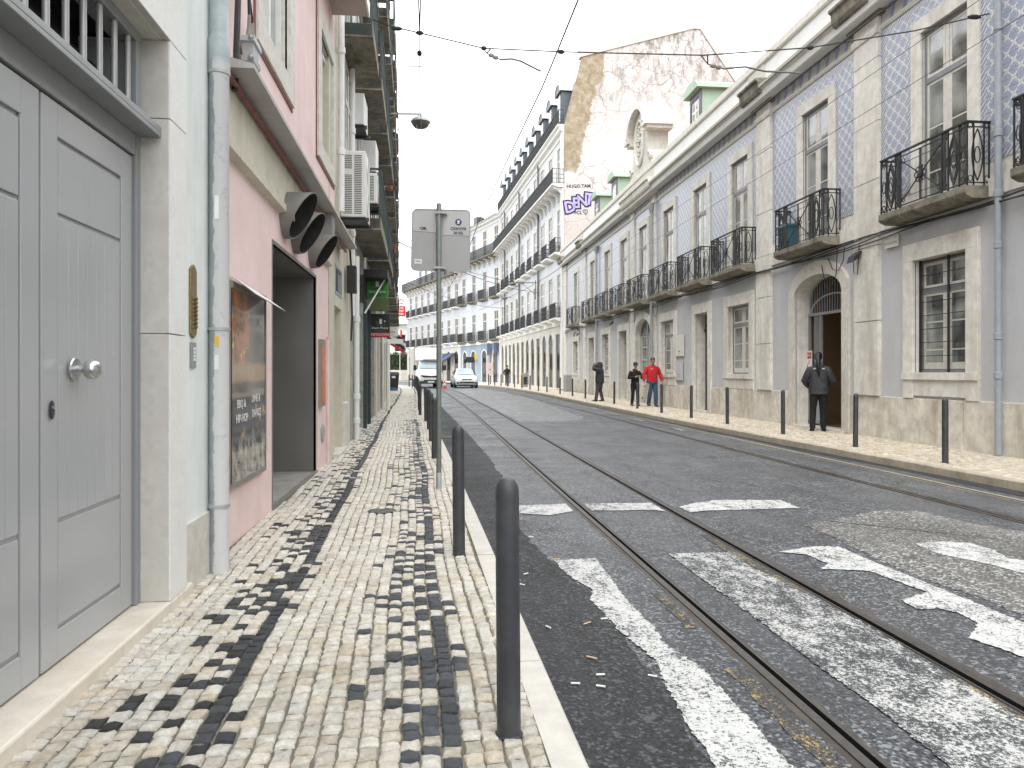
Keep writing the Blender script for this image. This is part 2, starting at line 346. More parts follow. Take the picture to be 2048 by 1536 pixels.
# ------------------------------------------------------------------ mesh builder
class MB:
    def __init__(s, P=None): s.v = []; s.f = []; s.mi = []; s.uv = {}; s.P = P or (lambda a, d, z: (a, d, z))
    def add(s, vs, fs, m=0):
        o = len(s.v); s.v += [s.P(*p) for p in vs]
        for f in fs: s.f.append([o + i for i in f]); s.mi.append(m)
    def box(s, x0, x1, y0, y1, z0, z1, m=0):
        s.add([(x, y, z) for z in (z0, z1) for y in (y0, y1) for x in (x0, x1)],
              [(0, 2, 3, 1), (4, 5, 7, 6), (0, 1, 5, 4), (2, 6, 7, 3), (0, 4, 6, 2), (1, 3, 7, 5)], m); return s
    def poly(s, pts, m=0, uvs=None):
        if uvs: s.uv[len(s.f)] = uvs
        s.add(pts, [tuple(range(len(pts)))], m); return s
    def prism(s, pts, a, b, axis='y', m=0):
        """2-D outline swept from a to b along an axis: axis x -> pts are (y,z), y -> (x,z), z -> (x,y)"""
        n = len(pts)
        g = {'x': lambda p, t: (t, p[0], p[1]), 'y': lambda p, t: (p[0], t, p[1]), 'z': lambda p, t: (p[0], p[1], t)}[axis]
        s.add([g(p, a) for p in pts] + [g(p, b) for p in pts],
              [tuple(range(n)), tuple(range(2 * n - 1, n - 1, -1))] + [(i, (i + 1) % n, n + (i + 1) % n, n + i) for i in range(n)], m); return s
    def tube(s, path, r, n=6, closed=False, m=0, cap=True):
        pts = [Vector(p) for p in path]; k = len(pts); rr = r if isinstance(r, (list, tuple)) else [r] * k
        up = None; vs = []
        for i, p in enumerate(pts):
            if closed: t = pts[(i + 1) % k] - pts[i - 1]
            else: t = pts[min(i + 1, k - 1)] - pts[max(i - 1, 0)]
            if t.length < 1e-9: t = Vector((0, 0, 1))
            t.normalize()
            if up is None:
                up = Vector((0, 0, 1)) if abs(t.z) < .9 else Vector((1, 0, 0))
            a = (up - t * up.dot(t))
            if a.length < 1e-6: a = Vector((1, 0, 0)) - t * t.x
            a.normalize(); up = a; b = t.cross(a)
            for j in range(n):
                q = 2 * math.pi * (j + .5) / n
                vs.append(tuple(p + (a * math.cos(q) + b * math.sin(q)) * rr[i]))
        fs = []
        for i in range(k if closed else k - 1):
            i2 = (i + 1) % k
            for j in range(n): fs.append((i * n + j, i * n + (j + 1) % n, i2 * n + (j + 1) % n, i2 * n + j))
        if cap and not closed: fs += [tuple(range(n - 1, -1, -1)), tuple(range((k - 1) * n, k * n))]
        s.add(vs, fs, m); return s
    def lathe(s, prof, c=(0, 0, 0), n=16, m=0, axis='z'):
        vs = []
        for r, z in prof:
            for j in range(n):
                q = 2 * math.pi * j / n; p = (r * math.cos(q), r * math.sin(q), z)
                if axis == 'y': p = (p[0], p[2], p[1])
                if axis == 'x': p = (p[2], p[0], p[1])
                vs.append((c[0] + p[0], c[1] + p[1], c[2] + p[2]))
        k = len(prof)
        fs = [(i * n + j, i * n + (j + 1) % n, (i + 1) * n + (j + 1) % n, (i + 1) * n + j) for i in range(k - 1) for j in range(n)]
        fs += [tuple(range(n - 1, -1, -1)), tuple(range((k - 1) * n, k * n))]
        s.add(vs, fs, m); return s
    def loft(s, rings, m=0, cap=True):
        n = len(rings[0]); k = len(rings); vs = [p for r in rings for p in r]
        fs = [(i * n + j, i * n + (j + 1) % n, (i + 1) * n + (j + 1) % n, (i + 1) * n + j) for i in range(k - 1) for j in range(n)]
        if cap: fs += [tuple(range(n - 1, -1, -1)), tuple(range((k - 1) * n, k * n))]
        s.add(vs, fs, m); return s
    def mesh(s, name, mats, smooth=False, fix=True):
        me = bpy.data.meshes.new(name); me.from_pydata(s.v, [], s.f)
        for q in (mats if isinstance(mats, (list, tuple)) else [mats]): me.materials.append(q)
        me.polygons.foreach_set('material_index', s.mi)
        if s.uv:
            ul = me.uv_layers.new(name='UVMap')
            for fi, uvs in s.uv.items():
                p = me.polygons[fi]
                for li, q in zip(p.loop_indices, uvs): ul.data[li].uv = q
        if fix and not s.uv:
            bm = bmesh.new(); bm.from_mesh(me); bmesh.ops.recalc_face_normals(bm, faces=bm.faces); bm.to_mesh(me); bm.free()
        if smooth:
            me.polygons.foreach_set('use_smooth', [True] * len(me.polygons))
            try: me.set_sharp_from_angle(angle=R(42))
            except Exception: pass
        me.update(); return me
    def build(s, name, mats, parent=None, loc=(0, 0, 0), rot=(0, 0, 0), smooth=False, bevel=0):
        return place(s.mesh(name, mats, smooth), name, parent, loc, rot, bevel)
def place(me, name, parent=None, loc=(0, 0, 0), rot=(0, 0, 0), bevel=0):
    o = bpy.data.objects.new(name, me); COL.objects.link(o); o.location = loc; o.rotation_euler = rot
    if parent: o.parent = parent
    if bevel:
        b = o.modifiers.new('bevel', 'BEVEL'); b.width = bevel; b.segments = 2; b.limit_method = 'ANGLE'
    return o
def tag(o, label=None, cat=None, group=None, kind=None):
    for k, v in (('label', label), ('category', cat), ('group', group), ('kind', kind)):
        if v: o[k] = v
    return o
def thing(name, label, cat, loc=(0, 0, 0), rz=0, group=None):
    o = bpy.data.objects.new(name, None); COL.objects.link(o); o.location = loc; o.rotation_euler = (0, 0, rz)
    o.empty_display_size = .2
    return tag(o, label, cat, group)
def kids(o): return [c for c in o.children]
def copy_tree(o, parent=None):
    c = o.copy(); COL.objects.link(c); c.parent = parent
    for ch in kids(o): copy_tree(ch, c)
    return c
TXT = {}
def text(body, size, mat, parent, loc, rot, extrude=.002, offset=0, name='lettering', align='CENTER', sx=1):
    cu = bpy.data.curves.new('t', 'FONT'); cu.body = body; cu.size = size; cu.align_x = align; cu.align_y = 'CENTER'
    cu.extrude = extrude; cu.offset = offset; cu.resolution_u = 2
    t = bpy.data.objects.new('t', cu); COL.objects.link(t)
    dg = bpy.context.evaluated_depsgraph_get(); dg.update()
    me = bpy.data.meshes.new_from_object(t.evaluated_get(dg)); bpy.data.objects.remove(t)
    me.materials.clear(); me.materials.append(mat); me.name = name
    o = place(me, name, parent, loc, rot); o.scale = (sx, 1, 1); return o

def wall(mb, s0, s1, z0, z1, ops, depth, m=0, mr=1, d=0.):
    """flat wall at offset d with rectangular / arched openings (s0,s1,z0,z1,rise); reveals go in by depth"""
    ss = sorted({s0, s1} | {q for o in ops for q in o[:2] if s0 < q < s1}); zs = sorted({z0, z1} | {q for o in ops for q in o[2:4] if z0 < q < z1})
    for a, b in zip(ss, ss[1:]):
        run = None
        for c, e in zip(zs, zs[1:]):
            mid = ((a + b) / 2, (c + e) / 2)
            if any(o[0] < mid[0] < o[1] and o[2] < mid[1] < o[3] for o in ops):
                if run: mb.poly([(a, d, run[0]), (b, d, run[0]), (b, d, run[1]), (a, d, run[1])], m); run = None
            else: run = (run[0], e) if run else (c, e)
        if run: mb.poly([(a, d, run[0]), (b, d, run[0]), (b, d, run[1]), (a, d, run[1])], m)
    for o in ops:
        a, b, c, e = o[:4]; r = o[4] if len(o) > 4 else 0; q = d - depth
        mb.poly([(a, d, c), (a, q, c), (a, q, e - r), (a, d, e - r)], mr); mb.poly([(b, d, c), (b, q, c), (b, q, e - r), (b, d, e - r)], mr)
        mb.poly([(a, d, c), (b, d, c), (b, q, c), (a, q, c)], mr)
        if r <= 0: mb.poly([(a, d, e), (b, d, e), (b, q, e), (a, q, e)], mr)
        else:
            pts = arch_pts(a, b, e - r, r)
            for (x0, y0), (x1, y1) in zip(pts, pts[1:]):
                mb.poly([(x0, d, y0), (x1, d, y1), (x1, d, e), (x0, d, e)], m) if max(y0, y1) < e - 1e-6 or abs(y0 - y1) > 1e-6 else None
                mb.poly([(x0, d, y0), (x1, d, y1), (x1, q, y1), (x0, q, y0)], mr)
def arch_pts(a, b, zs, r, n=12):
    h = (b - a) / 2; c = (a + b) / 2
    return [(c - h * math.cos(math.pi * i / n), zs + r * math.sin(math.pi * i / n)) for i in range(n + 1)]
def surround(mb, a, b, c, e, wd, pr, r=0, m=0, sill=True, top=None):
    """stone frame round an opening, proud of the wall by pr"""
    t = top or wd
    mb.box(a - wd, a, -.02, pr, c, e - r, m); mb.box(b, b + wd, -.02, pr, c, e - r, m)
    if r <= 0: mb.box(a - wd, b + wd, -.02, pr + .003, e, e + t, m)
    else:
        i_ = arch_pts(a, b, e - r, r); o_ = arch_pts(a - wd, b + wd, e - r, r + t)
        for k in range(len(i_) - 1):
            mb.prism([i_[k], i_[k + 1], o_[k + 1], o_[k]], -.02, pr + .003, 'y', m)
    if sill: mb.box(a - wd, b + wd, -.02, pr + .03, c - .14, c, m)
WC = {}
def window_unit(parent, x, z, wd, h, kind='casement', d=-.2, frame='window_wood', outer='frame_mauve', pane='glass', rotz=0, P=None, arch=0, name='window'):
    """window > pane; x,z = lower left corner in the facade frame"""
    key = (round(wd, 2), round(h, 2), kind, frame, outer, arch)
    if key not in WC:
        mb = MB(); ps = []
        o = .07
        ot = .008 if kind == 'far' else .02
        mb.box(0, o, -.05, ot, 0, h, 1); mb.box(wd - o, wd, -.05, ot, 0, h, 1); mb.box(o, wd - o, -.05, ot, h - o, h, 1); mb.box(o, wd - o, -.05, ot, 0, .05, 1)
        if kind in ('casement', 'simple'):
            tr = h * .70
            mb.box(o, wd - o, -.045, .03, tr, tr + .10, 1)
            mid = wd / 2
            mb.box(mid - .06, mid + .06, -.03, .012, .05, tr, 0); mb.box(mid - .05, mid + .05, -.03, .012, tr + .10, h - o, 0)
            for (a, b) in ((o, mid - .06), (mid + .06, wd - o)):
                for (c, e, bars) in ((.05, tr, (.26, .62) if kind == 'casement' else (.5,)), (tr + .10, h - o, ())):
                    f = .055
                    mb.box(a, a + f, -.02, .010, c, e, 0); mb.box(b - f, b, -.02, .010, c, e, 0)
                    lo = f * (2.6 if c < .1 and kind == 'casement' else 1)
                    mb.box(a + f, b - f, -.02, .010, c, c + lo, 0); mb.box(a + f, b - f, -.02, .010, e - f, e, 0)
                    zz = [c + lo] + [c + (e - c) * t for t in bars] + [e - f]
                    for t in zz[1:-1]: mb.box(a + f, b - f, -.015, .008, t - .014, t + .014, 0)
                    for u, v_ in zip(zz, zz[1:]): ps.append((a + f, b - f, u, v_))
        elif kind == 'far':
            mb.box(wd / 2 - .05, wd / 2 + .05, -.03, .010, .05, h - o, 0); mb.box(o, wd - o, -.03, .012, h * .68, h * .68 + .1, 0)
            mb.box(o, o + .05, -.02, .007, .05, h - o, 0); mb.box(wd - o - .05, wd - o, -.02, .007, .05, h - o, 0)
            ps.append((o, wd - o, .05, h - o))
        elif kind == 'slider':
            for a in (o, wd / 2 - .03): mb.box(a, a + .06, -.02, .05, .05, h - o, 0)
            mb.box(wd - o - .06, wd - o, -.02, .05, .05, h - o, 0); mb.box(o, wd - o, -.02, .05, h - o - .06, h - o, 0)
            ps += [(o, wd / 2, .05, h - o), (wd / 2, wd - o, .05, h - o)]
        pm = []
        for (a, b, c, e) in ps:
            q = MB(); q.box(0, b - a, -.003, .003, 0, e - c); pm.append((q.mesh('pane', M[pane]), a, c))
        WC[key] = (mb.mesh('window', [M[frame], M[outer]]), pm)
    me, pm = WC[key]
    loc = (x, d, z) if P is None else P(x, d, z)
    o = place(me, name, parent, loc, (0, 0, rotz))
    for q, a, c in pm:
        place(q, 'pane', o, (a, 0, c))
    return o

# ------------------------------------------------------------------ street lines
def interp(tab):
    xs = [p[0] for p in tab]; ys = [p[1] for p in tab]; n = len(xs)
    dl = [(ys[i + 1] - ys[i]) / (xs[i + 1] - xs[i]) for i in range(n - 1)]
    mm = [dl[0]] + [(dl[i - 1] + dl[i]) / 2 for i in range(1, n - 1)] + [dl[-1]]
    def f(t):
        if t <= xs[0]: return ys[0] + dl[0] * (t - xs[0])
        if t >= xs[-1]: return ys[-1] + dl[-1] * (t - xs[-1])
        i = max(k for k in range(n - 1) if xs[k] <= t); h = xs[i + 1] - xs[i]; u = (t - xs[i]) / h
        return (2*u**3-3*u**2+1)*ys[i]+(u**3-2*u**2+u)*h*mm[i]+(-2*u**3+3*u**2)*ys[i+1]+(u**3-u**2)*h*mm[i+1]
    return f
def rise(y):
    t = min(1, max(0, (y - 30) / 32)); return .25 * t * t * (3 - 2 * t)
KL = interp([(-8, .66), (0, .61), (2.5, .55), (8.7, .39), (14, .24), (27, -.16), (39.5, -.42), (51, -.78), (58, -1.25), (64, -2.1), (70, -3.5), (78, -6), (88, -10.5), (110, -24)])
KR = interp([(-8, 7.6), (8.6, 7.38), (16, 7.2), (24, 7.08), (32, 7.1), (40, 6.92), (48, 6.5), (55, 5.8), (62, 5.0), (70, 3.9), (80, 2.3), (92, -.3), (106, -5), (125, -13)])
T1 = interp([(-8, 1.72), (0, 1.69), (5, 1.645), (10, 1.6), (20, 1.54), (30, 1.46), (38, 1.28), (48, .9), (58, .25), (66, -.7), (74, -2.2), (84, -5), (110, -18)])
T3 = interp([(-8, 5.98), (0, 5.94), (8, 5.86), (13, 5.80), (20, 5.84), (30, 5.83), (40, 5.62), (48, 5.2), (56, 4.45), (64, 3.5), (74, 2.0), (84, -.2), (106, -7.5), (125, -16)])
LW = interp([(-8, -1.6), (12, -1.6), (15, -1.65), (23, -1.82), (34, -2.2), (45, -2.65), (55, -3.15), (70, -5), (90, -12)])
def frange(a, b, st):
    n = max(1, int(math.ceil((b - a) / st))); return [a + (b - a) * i / n for i in range(n + 1)]
def sweep(mb, fs, ys, m=0, z=(0, 0)):
    """strip(s) between two lateral functions; fs = list of (f, z) across"""
    n = len(fs); o = len(mb.v)
    for y in ys:
        for f, zz in fs: mb.v.append((f(y), y, zz + rise(y)))
    for i in range(len(ys) - 1):
        for j in range(n - 1):
            mb.f.append([o + i*n + j, o + i*n + j + 1, o + (i+1)*n + j + 1, o + (i+1)*n + j]); mb.mi.append(m)
YS = frange(-8, 30, 1.0) + frange(31, 112, 1.0)
off = lambda f, d: (lambda y: f(y) + d)
g = MB(); g.poly([(-900, -900, -.12), (900, -900, -.12), (900, 900, -.12), (-900, 900, -.12)])
tag(g.build('ground', M['ground']), kind='structure')
rb = .075
road = MB()
for a, b in ((KL, off(T1, -rb)), (off(T1, rb), off(T1, .98 - rb)), (off(T1, .98 + rb), off(T3, -rb)), (off(T3, rb), off(T3, .98 - rb)), (off(T3, .98 + rb), KR)):
    sweep(road, [(a, 0), (b, 0)], YS)
road_o = tag(road.build('road', M['asphalt']), kind='structure')
# rails: bed edge, running head, flangeway groove, guard lip
rail_bed = plain('rail_bed', (.060, .050, .042), .6, var=.3, scale=9, bump=.5, bscale=80, dirt=(.13, .115, .095), dirt_amt=.6, dscale=4)
rail_steel = plain('rail_steel', (.11, .10, .092), .36, metal=.6, var=.25, scale=20)
rail_pale = plain('rail_pale', (.30, .26, .20), .8, var=.2, scale=9, bump=.4, bscale=80, dirt=(.16, .14, .11), dirt_amt=.6)
for i, (base, dx, lab) in enumerate(((T1, 0, 'grooved tram rail nearest the left kerb, cutting through the zebra crossing'),
        (T1, .98, 'second grooved tram rail from the left kerb, crossing the zebra bars'),
        (T3, 0, 'third tram rail, beyond the middle of the road towards the tiled house'),
        (T3, .98, 'tan dirt-filled tram rail next to the right kerb'))):
    mb = MB(); c = off(base, dx); sgn = -1 if i % 2 else 1
    prof = [(-rb, 0, 0), (-.035, -.004, 0), (-.034, .004, 1), (.012, .004, 1), (.014, -.035, 2), (.044, -.035, 2), (.046, .001, 1), (.058, .001, 1), (.06, -.004, 0), (rb, 0, 0)]
    if sgn < 0: prof = [(-x, z, m) for x, z, m in prof][::-1]
    for (xa, za, ma), (xb, zb, mb_) in zip(prof, prof[1:]):
        mid = (abs(xa + xb) / 2)
        mm = 2 if min(za, zb) < -.02 else (1 if max(za, zb) > 0 and min(za, zb) >= 0 and max(za,zb) >= .001 and not (za == 0 or zb == 0) else 0)
        sweep(mb, [(off(c, xa), za), (off(c, xb), zb)], YS, mm)
    tag(mb.build('tram_rail', [rail_pale if i == 3 else rail_bed, rail_pale if i == 3 else rail_steel, M['black'] if i != 3 else rail_bed]), lab, 'tram rail', 'tram rails set in the road')
# road surface patches and markings: thin sheets one above the other
def sheet(name, pts, mat, z, jag=.0, parent=road_o, seed=1):
    rr = random.Random(seed); out = []
    for (a, b) in zip(pts, pts[1:] + pts[:1]):
        L = math.dist(a, b); n = max(1, int(L / .018)) if jag else max(1, int(L / 1.5))
        for i in range(n):
            t = i / n; p = (a[0] + (b[0] - a[0]) * t, a[1] + (b[1] - a[1]) * t)
            j = jag if i else 0
            out.append((p[0] + rr.uniform(-j, j), p[1] + rr.uniform(-j, j)))
    bm = bmesh.new(); vs = [bm.verts.new((x, y, z + rise(y))) for x, y in out]
    f = bm.faces.new(vs); bmesh.ops.triangulate(bm, faces=[f]); bmesh.ops.recalc_face_normals(bm, faces=bm.faces)
    for q in bm.faces:
        if q.normal.z < 0: q.normal_flip()
    me = bpy.data.meshes.new(name); bm.to_mesh(me); bm.free(); me.materials.append(mat)
    return place(me, name, parent)
def strip(name, f0, f1, y0, y1, mat, z, st=.25, jag=0, seed=3):
    rr = random.Random(seed); ys = frange(y0, y1, st)
    a = [(f0(y) + (rr.uniform(-jag, jag) if jag else 0), y) for y in ys]; b = [(f1(y) + rr.uniform(-jag, jag), y) for y in ys]
    mb = MB()
    for i in range(len(ys) - 1):
        q = [a[i], b[i], b[i + 1], a[i + 1]]; mb.poly([(x, y, z + rise(y)) for x, y in q])
    return mb.build(name, mat, road_o)
gut = interp([(-8, .5), (2.3, .46), (3.2, .55), (4.2, .57), (5.1, .55), (6, .45), (7.6, .4), (9, .55), (12, .7), (20, .75), (30, .7), (45, .4), (60, .2)])
strip('gutter_asphalt', off(KL, .002), lambda y: KL(y) + gut(y), -6, 45, M['asphalt_dark'], .003, .12, .03)
strip('gutter_asphalt', lambda y: KR(y) - .25 + .05 * math.sin(y * 1.3), off(KR, -.002), 6, 60, M['asphalt_dark'], .003, .3, .02)
sheet('road_patch', [(T1(22) + 1.1, 22.5), (T1(30) + 1.08, 30), (T1(40) + 1.08, 40), (T1(52) + 1.1, 52), (T1(62) + 1.1, 60), (T3(60) - .3, 60), (T3(50) - .3, 50), (T3(40) - .25, 40), (T3(32) - .5, 32), (4.9, 23.5), (3.9, 22.2)], M['asphalt_pale'], .003, .02)
sheet('road_patch', [(3.61, 6.93), (4.3, 7.27), (4.73, 7.54), (5.22, 7.49), (5.35, 6.78), (5.6, 6.18), (5.7, 5.06), (5.6, 3), (3.75, 2.2), (3.70, 3.46), (3.62, 4.19), (3.63, 4.58), (3.56, 4.86), (3.54, 5.49), (3.64, 6.44)], M['asphalt_tan'], .003, .025)
for nm, pts, mt, sd_ in (
    ('zebra_stripe', [(.96, 5.82), (1.30, 5.85), (1.29, 5.37), (1.27, 4.66), (1.29, 4.2), (1.27, 3.96), (1.35, 3.64), (1.36, 3.16), (1.35, 2.85), (1.36, 2.63), (1.40, 2.2), (1.40, 1.2), (1.05, 1.2), (1.06, 2.38), (1.07, 2.71), (1.08, 3.1), (1.11, 3.45), (1.15, 3.76), (1.08, 4.14), (1.05, 4.59), (1.03, 4.8), (1.1, 5.01), (1.02, 5.27), (.98, 5.55)], 'road_paint', 1),
    ('zebra_stripe', [(1.93, 5.94), (2.46, 5.92), (2.44, 5.49), (2.56, 4.1), (2.53, 3.2), (2.52, 2.91), (2.47, 2.32), (2.45, 1.2), (1.97, 1.2), (1.95, 2.61), (1.97, 3.06), (1.95, 3.6), (1.96, 4.41), (1.95, 4.54), (1.94, 5.44)], 'road_paint_worn', 2),
    ('zebra_stripe', [(2.87, 5.9), (3.25, 6.04), (3.47, 6.01), (3.46, 5.62), (3.48, 5.16), (3.49, 4.77), (3.51, 4.35), (3.51, 4.07), (3.55, 3.53), (3.55, 2.0), (3.1, 2.0), (3.15, 3.13), (3.09, 3.58), (3.05, 3.72), (3.0, 3.87), (3.24, 4.09), (3.25, 4.27), (3.19, 4.39), (3.04, 4.36), (3.06, 4.56), (3.34, 4.7), (3.32, 4.93), (3.27, 5.26), (2.94, 5.35), (3.07, 5.48), (3.06, 5.78)], 'road_paint', 3),
    ('zebra_stripe', [(4.19, 6.06), (4.47, 6.1), (4.68, 6.02), (4.7, 5.74), (4.6, 5.49), (4.68, 5.42), (4.85, 4.63), (4.8, 3.4), (4.45, 3.4), (4.45, 4.29), (4.37, 5.07), (4.32, 5.35), (4.15, 5.67)], 'road_paint', 4),
    ('stop_line', [(.87, 8.26), (1.32, 8.28), (1.51, 8.32), (1.51, 7.87), (1.22, 7.65), (.87, 7.82)], 'road_paint', 5),
    ('stop_line', [(1.71, 8.30), (2.49, 8.26), (2.49, 7.75), (2.4, 7.83), (1.71, 7.87)], 'road_paint', 6),
    ('stop_line', [(2.72, 7.98), (2.98, 8.2), (3.3, 8.37), (4.05, 8.29), (4.03, 7.78), (3.46, 7.75), (2.94, 7.74), (2.74, 7.65)], 'road_paint', 7)):
    sheet(nm, pts, M[mt], .007, .011, seed=sd_)
def T2f(y): return T1(y) + .98
for k, (f, o0, o1, y0, y1) in enumerate(((T1, -.19, -.10, 2.0, 3.6), (T1, -.17, -.10, 4.2, 4.9), (T2f, -.17, -.09, 2.4, 4.6), (T2f, -.16, -.09, 4.8, 6.6), (T3, .09, .15, 10, 16), (T3, .085, .13, 6.8, 9.4))):
    strip('yellow_line', off(f, o0), off(f, o1), y0, y1, M['yellow_worn'], .0035, .1, .015, seed=20 + k)
for k, (x, y, L) in enumerate(((4.9, 23.8, 1.2), (5.0, 27.5, 1.2), (6.35, 22.2, 1.3), (6.4, 25.4, 1.3), (6.4, 29.0, 1.4), (5.1, 31.5, 1.3), (6.35, 18.4, 1.1))):
    sheet('lane_dash', [(x, y), (x + .16, y), (x + .16, y + L), (x, y + L)], M['road_paint_faint'], .008, .02, seed=40 + k)
strip('edge_line', lambda y: KR(y) - .42, lambda y: KR(y) - .32, 30, 58, M['road_paint_faint'], .008, .5, .01)

# ------------------------------------------------------------------ pavements, kerbs, cobbles
def px_of(x, y, z):
    dx = x * math.cos(YAW) - y * math.sin(YAW); dp = x * math.sin(YAW) + y * math.cos(YAW)
    if dp < .3: return None
    return 1024 + 1480 * dx / dp, 745 - 1480 * (z - 1.5) / dp, dp
pl = MB(); sweep(pl, [(off(KL, -.13), .112), (off(LW, .0), .112)], YS)
for y0, y1 in zip(YS, YS[1:]):  # under the grey door and round the bend
    pl.poly([(LW(y0), y0, .112 + rise(y0)), (LW(y1), y1, .112 + rise(y1)), (LW(y1) - 1.2, y1, .112 + rise(y1)), (LW(y0) - 1.2, y0, .112 + rise(y0))])
pav_l = tag(pl.build('left_pavement', M['mortar']), kind='structure')
pr = MB(); sweep(pr, [(off(KR, .14), .112), (lambda y: 10.2, .112)], YS)
pav_r = tag(pr.build('right_pavement', M['mortar']), kind='structure')
def kerb(parent, f, sgn, wd, L, y0, y1, mat, seed):
    rr = random.Random(seed); y = y0
    while y < y1:
        l = L * rr.uniform(.8, 1.2); mb = MB(); e = y + l - .008
        top = .122 + rr.uniform(-.003, .003)
        P = lambda yy, u, z: (f(yy) + sgn * u, yy, z + rise(yy))
        r0 = [[P(yy, 0.0, -.05), P(yy, 0.0, top - .015), P(yy, .012, top), P(yy, wd, top), P(yy, wd, -.05)] for yy in (y, (y + e) / 2, e)]
        mb.loft(r0); mb.build('kerb_stone', mat, parent); y += l
kerb(pav_l, KL, -1, .135, .95, -2, 70, M['kerb_stone'], 3)
kerb(pav_r, KR, 1, .15, 1.25, 4, 72, M['kerb_dark'], 4)

BLUES = [(.060, .070, .084), (.075, .086, .10), (.05, .058, .07), (.045, .05, .058)]
CREAM = [(0.673, 0.641, 0.579), (0.703, 0.678, 0.624), (0.663, 0.623, 0.545), (0.653, 0.606, 0.52), (0.693, 0.661, 0.599), (0.723, 0.706, 0.652), (0.634, 0.571, 0.468), (0.683, 0.643, 0.573), (0.653, 0.628, 0.582), (0.703, 0.678, 0.624), (0.693, 0.668, 0.606)]
BLACKS = [(.030, .033, .038), (.045, .049, .055), (.024, .025, .028), (.06, .066, .074)]
def stone_verts(rr, w_, l_, h=.05, top=.0):
    """hand split stone: eight sided outline, chipped shoulders, uneven crown"""
    j = lambda a: rr.uniform(-a, a)
    a, b = w_ / 2, l_ / 2
    c = [(-a, -b), (j(.012), -b + j(.003)), (a, -b), (a + j(.003), j(.012)), (a, b), (j(.012), b + j(.003)), (-a, b), (-a + j(.003), j(.012))]
    c = [(x + j(.0045), y + j(.0045)) for x, y in c]
    lo = [(x, y, -h) for x, y in c]; mid = [(x * .985, y * .985, top - .011 + j(.003)) for x, y in c]
    hi = [(x * .80 + j(.004), y * .78 + j(.004), top + j(.004)) for x, y in c] + [(j(.008), j(.008), top + .003 + j(.003))]
    fs = [(16 + i, 16 + (i + 1) % 8, 24) for i in range(8)] + [(i, (i + 1) % 8, 8 + (i + 1) % 8, 8 + i) for i in range(8)] + [(8 + i, 8 + (i + 1) % 8, 16 + (i + 1) % 8, 16 + i) for i in range(8)]
    return lo + mid + hi, fs
def col_mesh(name, vs, fs, cols):
    me = bpy.data.meshes.new(name); me.from_pydata(vs, [], fs); me.materials.append(M['cobble'])
    at = me.attributes.new('Col', 'FLOAT_COLOR', 'FACE'); flat = []
    for c in cols: flat += [c[0], c[1], c[2], 1]
    at.data.foreach_set('color', flat); me.polygons.foreach_set('use_smooth', [True] * len(fs))
    try: me.set_sharp_from_angle(angle=R(50))
    except Exception: pass
    return me
STONES = []   # (x, y, w, l, rot, black)
rs = random.Random(11)
CW = .076
def black_prob(u):
    p = 0
    # solid black line near u=-1.35 and bluish line near u=-.46, each with scattered stones on its left
    for c0, sc1 in ((-1.36, 1.0), (-.47, .9)):
        k = (c0 - u) / CW
        if -.5 <= k < .5: p = max(p, 1.0 * (.97 if sc1 == 1 else .80))
        elif .5 <= k < 1.5: p = max(p, .50)
        elif 1.5 <= k < 2.5: p = max(p, .36)
        elif 2.5 <= k < 3.5: p = max(p, .26)
        elif 3.5 <= k < 4.5: p = max(p, .17)
        elif 4.5 <= k < 5.5: p = max(p, .12)
        elif 5.5 <= k < 6.5: p = max(p, .06)
        elif -1.5 <= k < -.5: p = max(p, .16)
    return p
ci = 0
while True:
    u = -.135 - CW * (ci + .5); ci += 1
    if u < -3.0: break
    y = 1.2 + rs.uniform(0, .08); wav = rs.uniform(0, 6)
    while y < 44:
        l = rs.uniform(.066, .098) * (1 + max(0, y - 20) * .01); yc = y + l / 2
        x = KL(yc) + u + .010 * math.sin(yc * 1.9 + ci * .22) + .012 * math.sin(yc * .7 + ci * .17) + rs.uniform(-.003, .003)
        lim = -1.555 if yc < 5.4 else LW(yc) - .03
        if 7.75 < yc < 10.4: lim = -1.60
        if yc < 4.95: lim = -1.54
        if x - CW / 2 > lim - .03 and math.hypot((x + .5) / .15, (yc - 7.46) / .13) > 1:
            pb = black_prob(u)
            if yc > 22: pb = pb if pb > .8 else pb * .35
            STONES.append((x, yc, CW - .004, l - .006, rs.uniform(-.05, .05) + math.atan(-(KL(yc + .5) - KL(yc - .5))), rs.random() < pb))
        y += l
def seen(s):
    q = px_of(s[0], s[1], .12)
    return q is not None and -30 < q[0] < 2080 and q[1] < 1560
vis = sorted([s for s in STONES if seen(s)], key=lambda s: s[0] ** 2 + s[1] ** 2)
single = vis[:300]; rest = vis[300:]
variants = {}
for blk in (0, 1, 2):
    for k in range(24 if not blk else 10):
        vs, fs = stone_verts(rs, 1 * .08, .08)
        c = (rs.choice((None, BLACKS, BLUES)[blk]) if blk else rs.choice(CREAM)); c = sc_(c, rs.uniform(.86, 1.08))
        variants[(blk, k)] = col_mesh('cobble', vs, fs, [c] * len(fs))
for s in single:
    me = variants[(2 if s[0] - KL(s[1]) > -.95 else 1, rs.randrange(10))] if s[5] else variants[(0, rs.randrange(24))]
    o = place(me, 'cobble', pav_l, (s[0], s[1], .122 + rs.uniform(-.003, .003)), (rs.uniform(-.03, .03), rs.uniform(-.03, .03), s[4]))
    o.scale = (s[2] / .08, s[3] / .08, 1)
V, F, C = [], [], []
